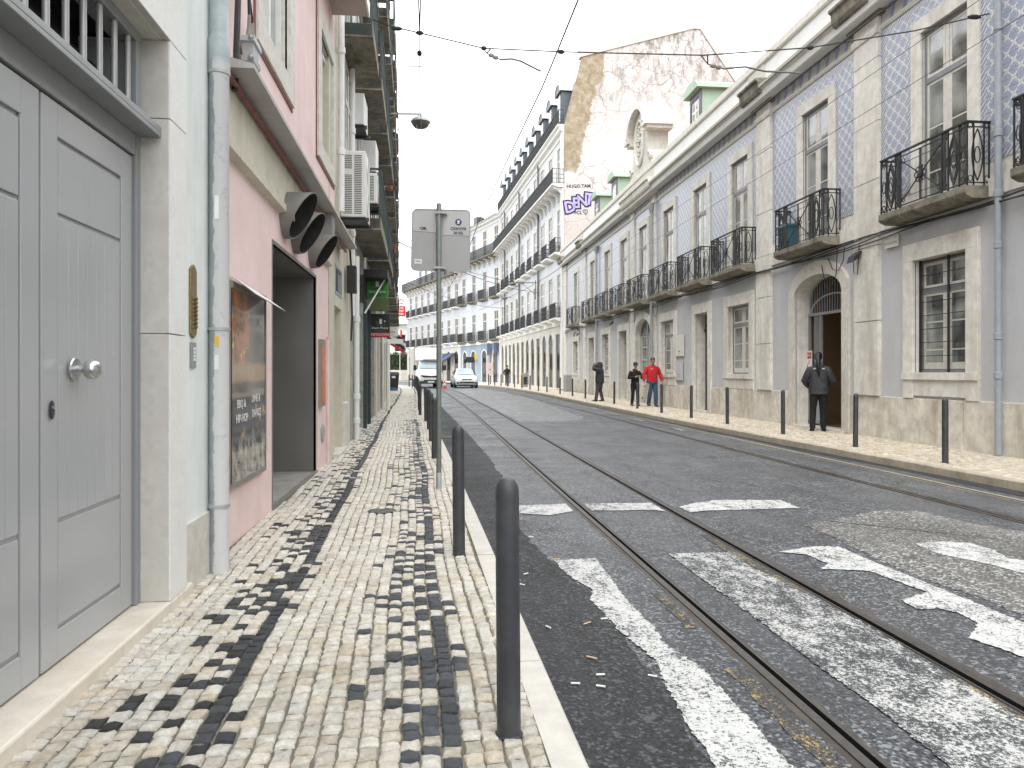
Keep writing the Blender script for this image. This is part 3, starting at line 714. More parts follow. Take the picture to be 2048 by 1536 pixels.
def add_stone(s, rr, ztop, cols, blacks):
    vs, fs = stone_verts(rr, s[2], s[3]); o = len(V); ca, sa = math.cos(s[4]), math.sin(s[4]); dz = ztop + rr.uniform(-.003, .003) + rise(s[1])
    for x, y, z in vs: V.append((s[0] + x * ca - y * sa, s[1] + x * sa + y * ca, z + dz))
    far = min(1, max(0, (s[1] - 6) / 14))
    c = rr.choice(blacks if s[5] else cols); c = sc_(c, rr.uniform(.88, 1.08))
    for f in fs: F.append([o + i for i in f]); C.append(c)
for s in rest: add_stone(s, rs, .122, CREAM, BLUES if s[0] - KL(s[1]) > -.95 else BLACKS)
tag(place(col_mesh('cobbles', V, F, C), 'cobbles', pav_l), kind='stuff')
# beyond the laid stones the bend is one paved sheet with its two dark lines
def mk_far_pave():
    b = NB('far_paving'); sp = b.node('ShaderNodeSeparateXYZ'); b.L(b.pos(), sp.inputs[0])
    v = b.node('ShaderNodeTexVoronoi', feature='DISTANCE_TO_EDGE'); v.inputs['Scale'].default_value = 9; b.L(b.pos(), v.inputs['Vector'])
    c = b.mix(b.ramp(b.noise(6, 4), .35, .65), (.56, .51, .42), (.66, .62, .54))
    return b.done(b.mix(b.ramp(v.outputs['Distance'], .02, .07), (.30, .26, .2), c), .6)
M['far_paving'] = mk_far_pave()
mb = MB(); sweep(mb, [(off(KL, -.135), .122), (lambda y: LW(y) - 1.0, .122)], frange(44, 90, 1)); mb.build('paving', M['far_paving'], pav_l)
for u in (-1.36, -.47):
    mb = MB(); sweep(mb, [(off(KL, u - .05), .126), (off(KL, u + .05), .126)], frange(44, 88, 1)); mb.build('paving_line', plain('dark_paving', (.09, .095, .105), .6), pav_l)
# right pavement: small worn limestone setts
V, F, C = [], [], []
rr = random.Random(5); RC = [(.62, .56, .46), (.66, .61, .52), (.57, .50, .40), (.69, .64, .56), (.61, .54, .44), (.52, .45, .35)]
RS = []
for i in range(26):
    y = 2.5 + rr.random() * .1; wv = rr.random() * 6
    while y < 52:
        l = rr.uniform(.08, .13) * (1 + max(0, y - 18) * .02); yc = y + l / 2; x = KR(yc) + .15 + .088 * (i + .5) + .012 * math.sin(yc * 2 + wv)
        if x < 9.42: RS.append((x, yc, .080, l - .008, rr.uniform(-.12, .12), False))
        y += l
rvis = sorted([s for s in RS if seen(s)], key=lambda s: s[0] ** 2 + s[1] ** 2)
for s in rvis[300:]: add_stone(s, rr, .121, RC, BLACKS)
tag(place(col_mesh('cobbles', V, F, C), 'cobbles', pav_r), kind='stuff')
rvar = [col_mesh('cobble', *stone_verts(rr, .08, .08), [sc_(rr.choice(RC), rr.uniform(.9, 1.08))] * 24) for k in range(16)]
for s in rvis[:300]:
    o = place(rr.choice(rvar), 'cobble', pav_r, (s[0], s[1], .121 + rr.uniform(-.003, .003)), (0, 0, s[4])); o.scale = (1, s[3] / .08, 1)
mb = MB(); sweep(mb, [(off(KR, .15), .121), (lambda y: 10, .121)], frange(52, 100, 1)); mb.build('paving', M['far_paving'], pav_r)

# ------------------------------------------------------------------ the tiled house on the right (facade x = 9.4, local x = street y, local y = towards the street)
TB = thing('tiled_house', 'two storey house with blue patterned tiles above grey walls and iron balconies', 'house', (9.4, 0, 0), R(90))
Y0, Y1 = -6., 52.4
UPX = [9.30, 12.72, 17.33, 21.85, 25.20, 28.70, 32.30, 35.65, 39.10, 42.80, 47.90, 5.6, 2.0, -2.0]
UW, UH = 1.26, 3.38
UZ = 4.66
ups = [(x - UW / 2, x + UW / 2, UZ, UZ + UH) for x in UPX]
GR_ = [(12.12, 13.57, 1.50, 3.68, 0, 'win'), (16.10, 18.35, .13, 3.90, .48, 'gate'), (21.12, 22.72, 1.45, 3.58, 0, 'win'), (24.45, 25.68, .13, 3.58, 0, 'door'), (28.05, 29.65, 1.45, 3.58, 0, 'win'),
       (31.15, 33.5, 1.2, 3.90, .62, 'archwin'), (35.05, 36.6, .13, 3.56, 0, 'door'), (38.75, 40.3, 1.45, 3.58, 0, 'win'), (42.35, 43.85, .13, 3.56, 0, 'door'), (47.15, 48.75, 1.45, 3.55, 0, 'win'), (7.6, 9.1, 1.5, 3.68, 0, 'win'), (3, 4.4, 1.5, 3.68, 0, 'win')]
mb = MB(); wall(mb, Y0, Y1, 0, 4.47, [q[:5] for q in GR_], .42, 0, 1); mb.build('ground_floor_wall', [M['render_lilac'], M['limestone']], TB)
mb = MB(); wall(mb, Y0, Y1, 4.47, 9.3, ups, .14, 0, 1); mb.build('upper_wall', [M['limestone'], M['limestone']], TB)
# body and roof
mb = MB(); mb.box(Y0, Y1, -11, -2.7, 0, 9.2); mb.build('rear_body', M['render_white'], TB)
mb = MB(); mb.prism([(-.35, 10.0), (-5.5, 12.4), (-10.8, 10.0)], Y0, Y1 - .02, 'x'); mb.build('roof', M['roof_tile'], TB)
# plinth blocks
rr = random.Random(9); cuts = sorted([(q[0] - .32, q[1] + .32) for q in GR_ if q[5] in ('gate', 'door')])
def plinth_run(a, b):
    y = a
    while y < b - .05:
        e = min(b, y + rr.uniform(1.0, 1.9)); e = b if b - e < .5 else e
        z = 1.0
        q = MB(); q.box(y + .007, e - .007, -.05, .045 + rr.uniform(-.004, .004), .0, z + rr.uniform(-.006, .006)); q.build('plinth_block', M['plinth_stone'], TB, bevel=.012); y = e
y = Y0
for a, b in cuts: plinth_run(y, a); y = b
plinth_run(y, Y1)
# pilasters of stacked blocks
PIL = [(14.66, 15.56), (19.66, 20.55), (44.6, 45.35), (51.2, 52.35), (30.35, 30.95), (33.68, 34.25), (6.9, 7.6)]
for a, b in PIL:
    z = 1.0
    while z < 9.2:
        e = min(9.2, z + rr.uniform(1.05, 1.75)); e = 9.2 if 9.2 - e < .5 else e
        q = MB(); q.box(a, b, -.05, .085 + rr.uniform(-.004, .004), z + .007, e - .006); q.build('pilaster_block', M['limestone'], TB, bevel=.006); z = e
# stone string course under the balconies and bead over the tiles
mb = MB(); mb.box(Y0, Y1, -.02, .05, 4.47, 4.78); mb.build('string_course', M['limestone'], TB)
# stone frames
for x in UPX:
    q = MB(); surround(q, x - UW / 2, x + UW / 2, UZ, UZ + UH, .28, .055, sill=False); q.build('stone_frame', M['limestone'], TB, bevel=.006)
for q_ in GR_:
    a, b, c, e, r, k = q_
    q = MB(); surround(q, a, b, c, e, .30, .065, r, sill=(k in ('win',)), top=.34)
    if k == 'win':
        q.box(a - .30, a, -.02, .062, 1.0, c - .14); q.box(b, b + .30, -.02, .062, 1.0, c - .14); q.box(a, b, -.02, .05, c - .45, c - .14)
    q.build('stone_frame', M['limestone'] if k != 'gate' else M['limestone_pale'], TB, bevel=.006)
q = MB(); pts_o = arch_pts(46.6, 49.3, 3.62, .75); pts_i = arch_pts(46.8, 49.1, 3.62, .58)
for k in range(len(pts_o) - 1): q.prism([pts_i[k], pts_i[k + 1], pts_o[k + 1], pts_o[k]], -.02, .07, 'y')
q.build('blind_arch', M['limestone'], TB)
# azulejo panels between the frames: single tiles near the camera, joined tiles further on
TZ0, TZ1 = 5.06, 8.68
blocks = sorted([(x - UW / 2 - .28, x + UW / 2 + .28) for x in UPX] + PIL)
panels = []; y = Y0
for a, b in blocks:
    if a - y > .12: panels.append((y, a))
    y = max(y, b)
if Y1 - y > .12: panels.append((y, Y1))
TS = .14
def tile_quad(mb, a, b, c, e, y_, u0, v0, mat):
    gp = .0018; x0, x1, z0, z1 = a + gp, b - gp, c + gp, e - gp
    mb.poly([(x0, y_, z0), (x1, y_, z0), (x1, y_, z1), (x0, y_, z1)], mat, [(u0, v0), (u0 + b - a, v0), (u0 + b - a, v0 + e - c), (u0, v0 + e - c)])
    t = y_ - .006
    ed = [(x0, z0), (x1, z0), (x1, z1), (x0, z1)]
    for i in range(4):
        p, q = ed[i], ed[(i + 1) % 4]
        mb.poly([(p[0], y_, p[1]), (q[0], y_, q[1]), (q[0], t, q[1]), (p[0], t, p[1])], mat, [(0, 0)] * 4)
tiles = []
for (a, b) in panels + [(x - UW / 2 - .28, x + UW / 2 + .28) for x in UPX]:
    over = (a, b) not in panels
    zz0 = UZ + UH + .29 if over else TZ0
    nx = max(1, round((b - a) / TS)); nz = max(1, round((TZ1 - zz0) / TS)); w_ = (b - a) / nx; h_ = (TZ1 - zz0) / nz
    for i in range(nx):
        for k in range(nz):
            bord = (not over and (i in (0, nx - 1) or k in (0, nz - 1))) or (over and k == nz - 1)
            tiles.append((a + i * w_, a + (i + 1) * w_, zz0 + k * h_, zz0 + (k + 1) * h_, (i % 2) * TS, (k % 2) * TS, 1 if bord else 0))
vt = sorted([t for t in tiles if t[0] > 1.0], key=lambda t: t[0])
joined = MB(); rr = random.Random(4)
one = {}
for bord in (0, 1):
    for i in (0, 1):
        for k in (0, 1):
            q = MB(); tile_quad(q, 0, TS, 0, TS, 0, i * TS, k * TS, 0); one[(bord, i, k)] = q.mesh('tile', M['azulejo_border' if bord else 'azulejo'], fix=False)
sing = [t for t in vt if 10.95 < t[0] < 14.7 and t[2] < 8.6][:300]; ss_ = set(sing)
for t in sing:
    o = place(one[(t[6], int(t[4] > 0), int(t[5] > 0))], 'tile', TB, (t[0], .012 + rr.uniform(-.001, .001), t[2]), (rr.uniform(-.004, .004), 0, rr.uniform(-.006, .006)))
    o.scale = ((t[1] - t[0]) / TS, 1, (t[3] - t[2]) / TS)
for t in vt:
    if t not in ss_: tile_quad(joined, t[0], t[1], t[2], t[3], .012 + rr.uniform(-.001, .001), t[4], t[5], t[6])
tag(joined.build('tiles', [M['azulejo'], M['azulejo_border']], TB), kind='stuff')
fr = MB()
y = 10.
allp = sorted(PIL); segs = []
for a, b in allp + [(Y1, Y1)]:
    if a > y: segs.append((max(y, 9.), a))
    y = max(y, b)
for a, b in segs:
    n = max(1, round((b - a) / .14))
    for i in range(n):
        u0 = a + (b - a) * i / n; u1 = a + (b - a) * (i + 1) / n
        for k in range(3): tile_quad(fr, u0, u1, 8.80 + k * .14, 8.94 + k * .14, .012, u0, k * .14, 0)
tag(fr.build('frieze_tiles', M['azulejo_frieze'], TB), kind='stuff')
mb = MB()
for a, b in segs: mb.prism([(.0, 8.68), (.04, 8.69), (.06, 8.74), (.04, 8.79), (.0, 8.80)], a, b, 'x')
mb.build('tile_bead', M['bead'], TB)
for a, b in PIL: mb = MB(); mb.prism([(.0, 8.64), (.12, 8.66), (.14, 8.74), (.12, 8.80), (.0, 8.82)], a - .02, b + .02, 'x'); mb.build('pilaster_moulding', M['limestone'], TB)
# cornice, attic parapet and coping
CP = [(-.3, 9.16), (.02, 9.16), (.06, 9.10), (.36, 9.07), (.38, 9.09), (.40, 9.27), (.46, 9.30), (.47, 9.38), (.42, 9.42), (.20, 9.44), (-.3, 9.44)]
mb = MB(); mb.prism(CP, Y0, Y1, 'x'); mb.build('cornice', M['render_white'], TB)
mb = MB(); mb.prism([(.475, 9.30), (.50, 9.32), (.50, 9.40), (.475, 9.42)], Y0, Y1, 'x'); mb.build('gutter', plain('gutter_tan', (.42, .39, .33), .6, dirt=(.25, .22, .18)), TB)
mb = MB(); mb.box(Y0, Y1, -.32, .26, 9.44, 10.06); mb.build('attic_parapet', M['white_paint'], TB)
y = Y0; rr = random.Random(3)
while y < Y1 - .1:
    e = min(Y1, y + rr.uniform(2.2, 3.0)); q = MB(); q.prism([(-.36, 10.06), (.31, 10.06), (.33, 10.10), (.31, 10.30), (.22, 10.36), (-.36, 10.36)], y + .008, e - .008, 'x'); q.build('coping_stone', M['limestone_pale'], TB); y = e
for a, b in ((14.5, 15.75), (19.5, 20.75), (29.9, 34.6), (44.4, 45.6), (50.9, 52.4)):
    q = MB(); q.prism([(0, 9.0), (.12, 9.02), (.18, 9.12), (.30, 9.18), (.46, 9.22), (.50, 9.30), (.52, 9.50), (.58, 9.54), (.58, 9.60), (.27, 9.62), (0, 9.62)], a, b, 'x'); q.build('cornice_bracket', M['slab_dirty'] if a != 29.9 else M['limestone'], TB)
    q = MB(); q.box(a + .1, b - .1, .2, .29, 9.60, 10.06); q.build('parapet_pier', M['limestone_pale'], TB)
# pediment with oval relief over the middle bay
pc = 32.3
q = MB()

q.prism([(pc - 1.75, 10.36), (pc + 1.75, 10.36), (pc + 1.45, 10.8), (pc + 1.15, 11.15), (pc + 1.15, 12.2)] + [(pc + 1.15 * math.cos(t), 12.2 + .95 * math.sin(t)) for t in [R(a) for a in range(10, 180, 17)]] + [(pc - 1.15, 12.2), (pc - 1.15, 11.15), (pc - 1.45, 10.8)], -.75, .16, 'y')
q.build('pediment', M['limestone_pale'], TB)
q = MB(); hood_i = arch_pts(pc - 1.2, pc + 1.2, 12.25, .95, 14); hood_o = arch_pts(pc - 1.42, pc + 1.42, 12.25, 1.22, 14)
for k in range(14): q.prism([hood_i[k], hood_i[k + 1], hood_o[k + 1], hood_o[k]], -.8, .46, 'y')
q.box(pc - 1.75, pc - 1.15, -.8, .46, 12.08, 12.30); q.box(pc + 1.15, pc + 1.75, -.8, .46, 12.08, 12.30)
q.box(pc - 1.62, pc - 1.1, -.8, .34, 11.94, 12.08); q.box(pc + 1.1, pc + 1.62, -.8, .34, 11.94, 12.08)
q.build('pediment_hood', M['limestone'], TB)
q = MB(); ring = [(pc + .62 * math.cos(t), .2, 11.75 + .98 * math.sin(t)) for t in [2 * math.pi * k / 28 for k in range(28)]]
q.tube(ring, .07, 6, True)
rr = random.Random(8)
for k in range(34):
    t = rr.uniform(0, 6.28); r_ = math.sqrt(rr.random()); q.lathe([(.0, -.05), (.07, -.03), (.09, 0), (.06, .04), (0, .06)], (pc + .45 * r_ * math.cos(t), .19, 11.7 + .75 * r_ * math.sin(t)), 7, 0, 'y')
q.build('oval_relief', M['limestone'], TB, smooth=True)
for sg in (-1, 1):
    q = MB(); q.tube([(pc + sg * (1.5 - .22 * math.cos(a) * (1 - k * .05)), .15, 10.75 + .25 * math.sin(a) * (1 - k * .05)) for k, a in enumerate([R(20 * k) for k in range(20)])], .09, 6); q.build('scroll', M['limestone_pale'], TB, smooth=True)
# windows
for x in UPX:
    if x > 8: window_unit(TB, x - UW / 2, UZ, UW, UH, 'casement', -.06)
for a, b, c, e, r, k in GR_:
    if k == 'win' and a > 7: window_unit(TB, a, c, b - a, e - c, 'casement', -.15)
    if k == 'door':
        q = MB(); z1 = e - .62; q.box(a, b, -.40, -.34, c, z1); q.box(a, b, -.42, -.30, z1, z1 + .08); mid = (a + b) / 2
        q.box(mid - .012, mid + .012, -.34, -.325, c, z1)
        for s_ in (-1, 1):
            xm = mid + s_ * (b - a) / 4; q.box(xm - .17, xm + .17, -.34, -.32, c + .25, c + .85); q.box(xm - .17, xm + .17, -.34, -.32, c + 1.05, z1 - .2)
        dr = q.build('street_door', M['dark_green'] if a > 30 else M['dark_metal'], TB)
        q = MB(); q.box(a, b, -.42, -.40, z1 + .08, e); q.build('fanlight', M['interior'], dr)
        q = MB()
        for i in range(9): xx = a + (b - a) * (i + .5) / 9; q.tube([(xx, -.33, z1 + .08), (xx, -.33, e)], .012, 4)
        q.tube([(a + .3 + .2 * math.cos(t), -.32, z1 + .34 + .2 * math.sin(t)) for t in [R(30 * k) for k in range(12)]], .012, 4, True); q.tube([(b - .3 + .2 * math.cos(t), -.32, z1 + .34 + .2 * math.sin(t)) for t in [R(30 * k) for k in range(12)]], .012, 4, True)
        q.build('fanlight_grille', M['iron'], dr)
        q = MB(); q.lathe([(.02, 0), (.035, .02), (.03, .05), (0, .06)], (mid + .08, -.325, 1.2), 8, 0, 'y'); q.build('handle', M['brass'], dr)
        q = MB(); q.box(a - .05, b + .05, -.42, .05, .0, .15); q.build('door_sill', M['limestone_pale'], TB)
# arched window, three lights
a, b, c, e = 31.15, 33.5, 1.2, 3.9
q = MB(); q.box(a, a + .08, -.3, -.2, c, 3.3); q.box(b - .08, b, -.3, -.2, c, 3.3); q.box((a + b) / 2 - .09, (a + b) / 2 + .09, -.3, -.18, c, 3.88); q.box(a, b, -.3, -.2, 3.18, 3.30); q.box(a, b, -.3, -.2, c, c + .25)
ai = arch_pts(a + .09, b - .09, 3.28, .53); ao = arch_pts(a, b, 3.28, .62)
for k in range(len(ai) - 1): q.prism([ai[k], ai[k + 1], ao[k + 1], ao[k]], -.3, -.2, 'y')
for u in (a + .12, (a + b) / 2 + .12):
    for v_ in (u, u + .86): q.box(v_, v_ + .06, -.27, -.19, c + .25, 3.18, 1)
    for z in (1.45, 2.05, 2.62, 3.1): q.box(u, u + .92, -.27, -.20, z, z + .05, 1)
aw = q.build('arched_window', [M['frame_mauve'], M['window_wood']], TB)
for u in (a + .18, (a + b) / 2 + .18):
    for z0, z1 in ((1.5, 2.05), (2.1, 2.62), (2.67, 3.1)): q = MB(); q.box(u, u + .80, -.262, -.256, z0, z1); q.build('pane', M['glass'], aw)
q = MB(); q.prism(arch_pts(a + .05, b - .05, 3.3, .55), -.262, -.256, 'y'); q.build('pane', M['glass'], aw)
# grille in front of the near ground window
q = MB(); a, b, c, e = GR_[0][:4]
for k in range(9): z = c + .06 + (e - c - .1) * k / 8; q.tube([(a, -.09, z), (b, -.09, z)], .009, 4)
for xx in (a + .03, (a + b) / 2 - .1, b - .03): q.box(xx - .02, xx + .02, -.10, -.075, c, e)
q.build('window_grille', M['iron'], TB)
# gateway: barred gate, brown passage
a, b, c, e, r = GR_[1][:5]
q = MB(); q.box(a - .05, a, -2.6, -.42, 0, 4); q.box(b, b + .05, -2.6, -.42, 0, 4); q.box(a, b, -2.6, -2.5, 0, 4); q.box(a, b, -2.5, -.42, 3.95, 4.0); q.box(a, b, -2.5, -.2, .0, .14); q.build('passage', M['brown_dark'], TB)
q = MB(); gx0 = a + 1.62
zt = 2.95
for k in range(8):
    xx = gx0 + (b - gx0) * (k + .5) / 13; q.tube([(xx, -.36, 1.2), (xx, -.36, zt)], .010, 5)
q.box(gx0, gx0 + .05, -.39, -.33, .14, zt); q.box(b - .05, b, -.39, -.33, .14, zt); q.box(a, b, -.39, -.33, zt, zt + .07); q.box(gx0, b, -.39, -.33, 1.18, 1.25); q.box(gx0, b, -.39, -.33, .2, .28)
gt = q.build('iron_gate', M['frame_grey'], TB)
q = MB()
for k in range(8): xx = gx0 + .05 + (b - gx0 - .1) * (k + .5) / 8; q.box(xx - .026, xx + .026, -.375, -.345, .28, 1.18)
q.build('gate_panel', M['pipe_grey'], gt)
q = MB(); ap = arch_pts(a + .1, b - .1, zt + .05, .45); q.tube([(x, -.36, z) for x, z in ap], .025, 5)
fa = arch_pts(a, b, e - r, r)
for k in range(19):
    xx = a + (b - a) * (k + .5) / 19; t = (xx - (a + b) / 2) / ((b - a) / 2); q.tube([(xx, -.36, zt + .05), (xx, -.36, e - r + r * math.sqrt(max(0, 1 - t * t)))], .010, 5)
q.build('gate_fanlight', M['pipe_grey'], gt)
q = MB(); q.box(a - .1, b + .1, -.45, .1, 0, .155); q.build('door_sill', M['limestone_pale'], TB)
nt_ = tag(place(MB().box(0, .34, 0, .006, 0, .62).mesh('notice', M['white_paint']), 'notice', None, (9.4 + .32, a + 2.02, 1.44), (0, 0, R(90))), 'white and red paper notice tied to the barred gate', 'notice')
q = MB(); q.box(.03, .31, .006, .008, .42, .58); q.build('header', M['red'], nt_); 
text('AVISO', .09, M['white_paint'], nt_, (.17, .010, .50), (R(90), 0, R(180)), .001)
q = MB(); q.tube([(.17 + .05 * math.sin(t * 2), .008, .14 + .02 * t * 5) for t in [.1 * k for k in range(24)]], .008, 4); q.build('figure', M['red'], nt_)
# iron balconies
def ell(mb, c, rx, rz, r, ax='x', n=16):
    mb.tube([((c[0] + rx * math.cos(t)) if ax == 'x' else c[0], (c[1] + rx * math.cos(t)) if ax == 'y' else c[1], c[2] + rz * math.sin(t)) for t in [2 * math.pi * k / n for k in range(n)]], r, 4, True)
def lens(mb, c, rx, rz, r, ax='x'):
    for sg in (-1, 1):
        p = []
        for k in range(9):
            t = -1 + k / 4; dx = sg * rx * (1 - t * t); p.append((c[0] + dx, c[1], c[2] + rz * t) if ax == 'x' else (c[0], c[1] + dx, c[2] + rz * t))
        mb.tube(p, r, 4)
BW, BD = 1.22, .46
q = MB(); q.prism([(-.02, .0), (.34, .0), (BD, .055), (BD + .02, .09), (BD + .02, .205), (-.02, .205)], -BW, BW, 'x'); slab_me = q.mesh('balcony', M['slab_dirty'])
q = MB(); d_ = BD - .03; T0, T1_ = .27, 1.22
q.box(-BW - .0, BW + .0, d_ - .025, d_ + .025, 1.27, 1.30); q.box(-BW, -BW + .05, 0, d_, 1.27, 1.30); q.box(BW - .05, BW, 0, d_, 1.27, 1.30)
for z in (.25, 1.19): q.box(-BW, BW, d_ - .01, d_ + .01, z, z + .018); q.box(-BW + .01, -BW + .03, 0, d_, z, z + .018); q.box(BW - .03, BW - .01, 0, d_, z, z + .018)
for xx in (-1.2, -1.02, -.74, -.58, .58, .74, 1.02, 1.2): q.box(xx - .012, xx + .012, d_ - .012, d_ + .012, .21, 1.27)
for xx in (-.66, .66): q.box(xx - .035, xx + .035, d_ - .006, d_ + .006, .25, 1.27)
for xx in (-1.2, 1.2):
    for yy in (.03, .12, d_ - .12): q.box(xx - .01, xx + .01, yy - .01, yy + .01, .21, 1.27)
    lens(q, (xx, .24, .73), .10, .44, .011, 'y'); ell(q, (xx, .24, .73), .05, .14, .009, 'y', 12)
    for z in (.33, 1.22): ell(q, (xx, .07, z), .04, .05, .008, 'y', 8); ell(q, (xx, d_ - .06, z), .04, .05, .008, 'y', 8)
for xx in (-.88, .88):
    lens(q, (xx, d_, .73), .125, .44, .012); lens(q, (xx, d_, .73), .09, .36, .009); ell(q, (xx, d_, .73), .06, .15, .010)
for xx in (-1.11, 1.11, -.66, .66):
    ell(q, (xx, d_, .73), .05, .12, .009, 'x', 10)
    for z in (.33, 1.15, 1.235): ell(q, (xx, d_, z), .045, .045, .008, 'x', 8)
q.tube([(-.56, d_, .33), (.56, d_, 1.12)], .012, 4); q.tube([(-.56, d_, 1.12), (.56, d_, .33)], .012, 4); q.tube([(-.56, d_, .40), (.56, d_, .40)], .007, 4); q.tube([(-.56, d_, 1.06), (.56, d_, 1.06)], .007, 4)
q.box(-.03, .03, d_ - .006, d_ + .006, .25, 1.2)
for k in range(8): t = R(45 * k); ell(q, (.12 * math.cos(t), d_, .73 + .12 * math.sin(t)), .048, .048, .010, 'x', 8)
q.lathe([(.0, -.03), (.07, -.02), (.075, .02), (0, .03)], (0, d_, .73), 8, 0, 'y')
for sx in (-1, 1):
    for z in (.36, 1.10): ell(q, (sx * .50, d_, z), .05, .05, .008, 'x', 8)
rail_me = q.mesh('railing', M['iron'])
for x in UPX[:11]:
    o = place(slab_me, 'balcony', TB, (x + .08, 0, 4.455)); place(rail_me, 'railing', o)
# potted / stored green thing on the second balcony, open plank box
# cables along the wall
q = MB(); rr = random.Random(2)
for k in range(4):
    path = []; y = 6.
    while y < 52: path.append((y, .07 + .02 * k + rr.uniform(0, .02), 4.40 - .035 * k + .05 * math.sin(y * .9 + k) + rr.uniform(-.012, .012))); y += .7
    q.tube(path, .014, 5)
for (x, L) in ((16.2, .9), (15.9, .5), (34.6, .4), (29.9, .5)):
    q.tube([(x, .1, 4.35), (x + .05, .1, 4.35 - L * .6), (x + .25, .1, 4.35 - L), (x + .5, .1, 4.35 - L * .9), (x + .7, .1, 4.35 - L * .3)], .010, 4)
q.build('wall_cables', M['cable'], TB)
def lampbox(y, z):
    o = tag(MB().build('floodlight', M['cable'], None), 'small', 'floodlight'); return o
for y, z, lab in ((15.35, 4.0, 'small black floodlight on the pilaster beside the barred gateway'), (37.5, 4.0, 'small black floodlight high on the grey wall between two doors'), (46.3, 3.9, 'small black floodlight at the far end of the grey wall')):
    t_ = thing('floodlight', lab, 'floodlight', (9.3, y, z), R(90), 'floodlights on the grey wall')
    q = MB(); q.prism([(.0, .16), (.16, .04), (.20, -.10), (.06, .02)], -.13, .13, 'x'); q.build('lamp_housing', M['cable'], t_)
    q = MB(); q.tube([(0, 0, .05), (0, .08, .02)], .02, 5); q.tube([(.1, .05, -.05), (.12, .03, -.3), (.0, .02, -.35), (-.05, .01, .3)], .009, 4); q.build('bracket', M['cable'], t_)
# downpipes
def pipe(parent, x, y, z0, z1, r, mat, joints=(), head=None, name='downpipe'):
    q = MB(); q.lathe([(r, z0), (r, z1)], (x, y, 0), 12)
    for z in joints: q.lathe([(r * 1.05, z - .06), (r * 1.28, z - .05), (r * 1.28, z + .05), (r * 1.05, z + .06)], (x, y, 0), 12)
    if head: q.lathe([(r, head), (r * 2.1, head + .2), (r * 2.2, head + .42), (r * 1.7, head + .44)], (x, y, 0), 10)
    return q.build(name, mat, parent, smooth=True)
pipe(TB, 11.28, .12, .15, 9.2, .055, M['pipe_grey'], (1.45, 2.1, 3.6, 5.45, 7.2, 4.45))
pipe(TB, 30.6, .17, .9, 8.3, .06, M['zinc_pipe'], (2.6, 4.6, 6.5), 8.25)
pipe(TB, 41.4, .12, .9, 8.3, .06, M['zinc_pipe'], (2.6, 4.6, 6.5), 8.25)
# wall plaques
def plaque(x, z, w_, h_, lab, lines, mat='plaque', fig=None, tm='black'):
    t_ = tag(MB().box(0, w_, 0, .035, 0, h_).build('plaque', M[mat], None, (9.37, x, z), (0, 0, R(90)), bevel=.004), lab, 'plaque')
    for (s_, tx, zz) in lines: text(tx, s_, M[tm], t_, (w_ / 2, .037, zz), (R(90), 0, R(180)), .001)
    if fig:
        q = MB(); q.lathe([(.0, 0), (.12, .02), (.05, .08), (.06, .2), (.10, .32), (.13, .44), (.08, .52), (.04, .56), (.06, .62), (0, .68)], (w_ / 2, .04, fig), 10); o = q.build('figure', M[tm], t_, smooth=True); o.scale = (1, .12, .62)
    return t_
plaque(14.02, 4.06, .44, .30, 'small stone street plaque lettered ASILO and fixed under the long cable', [(.085, 'ASILO DO', .20), (.085, 'MUNICIPAL', .09)], tm='grey_text')
plaque(26.86, 2.12, .98, .80, 'cream plaque with a dark figure above a small grey plaque by the green door', [(.07, 'MUSEU', .18), (.06, 'DA', .08)], fig=.30)
plaque(26.98, 1.2, .76, .74, 'faded grey plaque with a pale figure below the cream one', [(.06, 'HORARIO', .22), (.06, 'ENTRADA', .13)], 'render_lilac', .32, 'grey_text')
# green roof dormers behind the parapet
for y, lab in ((29.7, 'green roof dormer right of the stone pediment'), (43.5, 'green roof dormer left of the stone pediment'), (48.2, 'green roof dormer at the far end, beside the graffiti')):
    t_ = thing('roof_dormer', lab, 'dormer', (10.85, y, 10.2), R(90), 'green dormers on the tiled house')
    q = MB(); q.box(-.62, .62, -3.2, -.05, 0, 2.9); q.build('side_wall', M['dormer_green'], t_)
    q = MB(); q.prism([(-.85, 2.85)] + [(.85 * math.cos(a) * -1, 2.85 + .42 * math.sin(a)) for a in [R(22.5 * k) for k in range(1, 8)]] + [(.85, 2.85)], -3.3, .25, 'y'); q.build('roof', M['dormer_green'], t_)
    q = MB(); q.box(-.62, -.45, -.05, .03, 0, 2.9); q.box(.45, .62, -.05, .03, 0, 2.9); q.box(-.45, .45, -.05, .03, 2.6, 2.9); q.build('front', M['mansard'], t_)
    window_unit(t_, -.45, .9, .9, 1.7, 'far', 0, 'white_paint', 'mansard', 'glass_pale')
    q = MB(); q.box(-.45, .45, -.05, .0, 0, .9); q.build('apron', M['mansard'], t_)
t_ = thing('condenser_unit', 'grey condenser unit on the parapet beside the stone pediment', 'air conditioner', (10.3, 29.0, 10.36), R(90))
q = MB(); q.box(-.4, .4, -.35, 0, .0, .72); q.build('casing', M['sign_back'], t_)
q = MB()
for k in range(8): q.box(-.36, .36, 0, .012, .06 + .08 * k, .10 + .08 * k)
q.build('grille', M['dark_metal'], t_)
t_ = thing('crate', 'blue green plastic crate standing on the balcony over the gateway', 'crate', (9.12, 18.25, 4.66), R(90))
q = MB(); q.box(-.25, .25, -.14, .14, 0, .62); q.build('box', plain('teal', (.03, .10, .12), .5), t_, bevel=.02)
q = MB(); q.box(-.27, .27, -.16, .16, .58, .64); q.build('rim', plain('teal_rim', (.04, .12, .14), .5), t_)

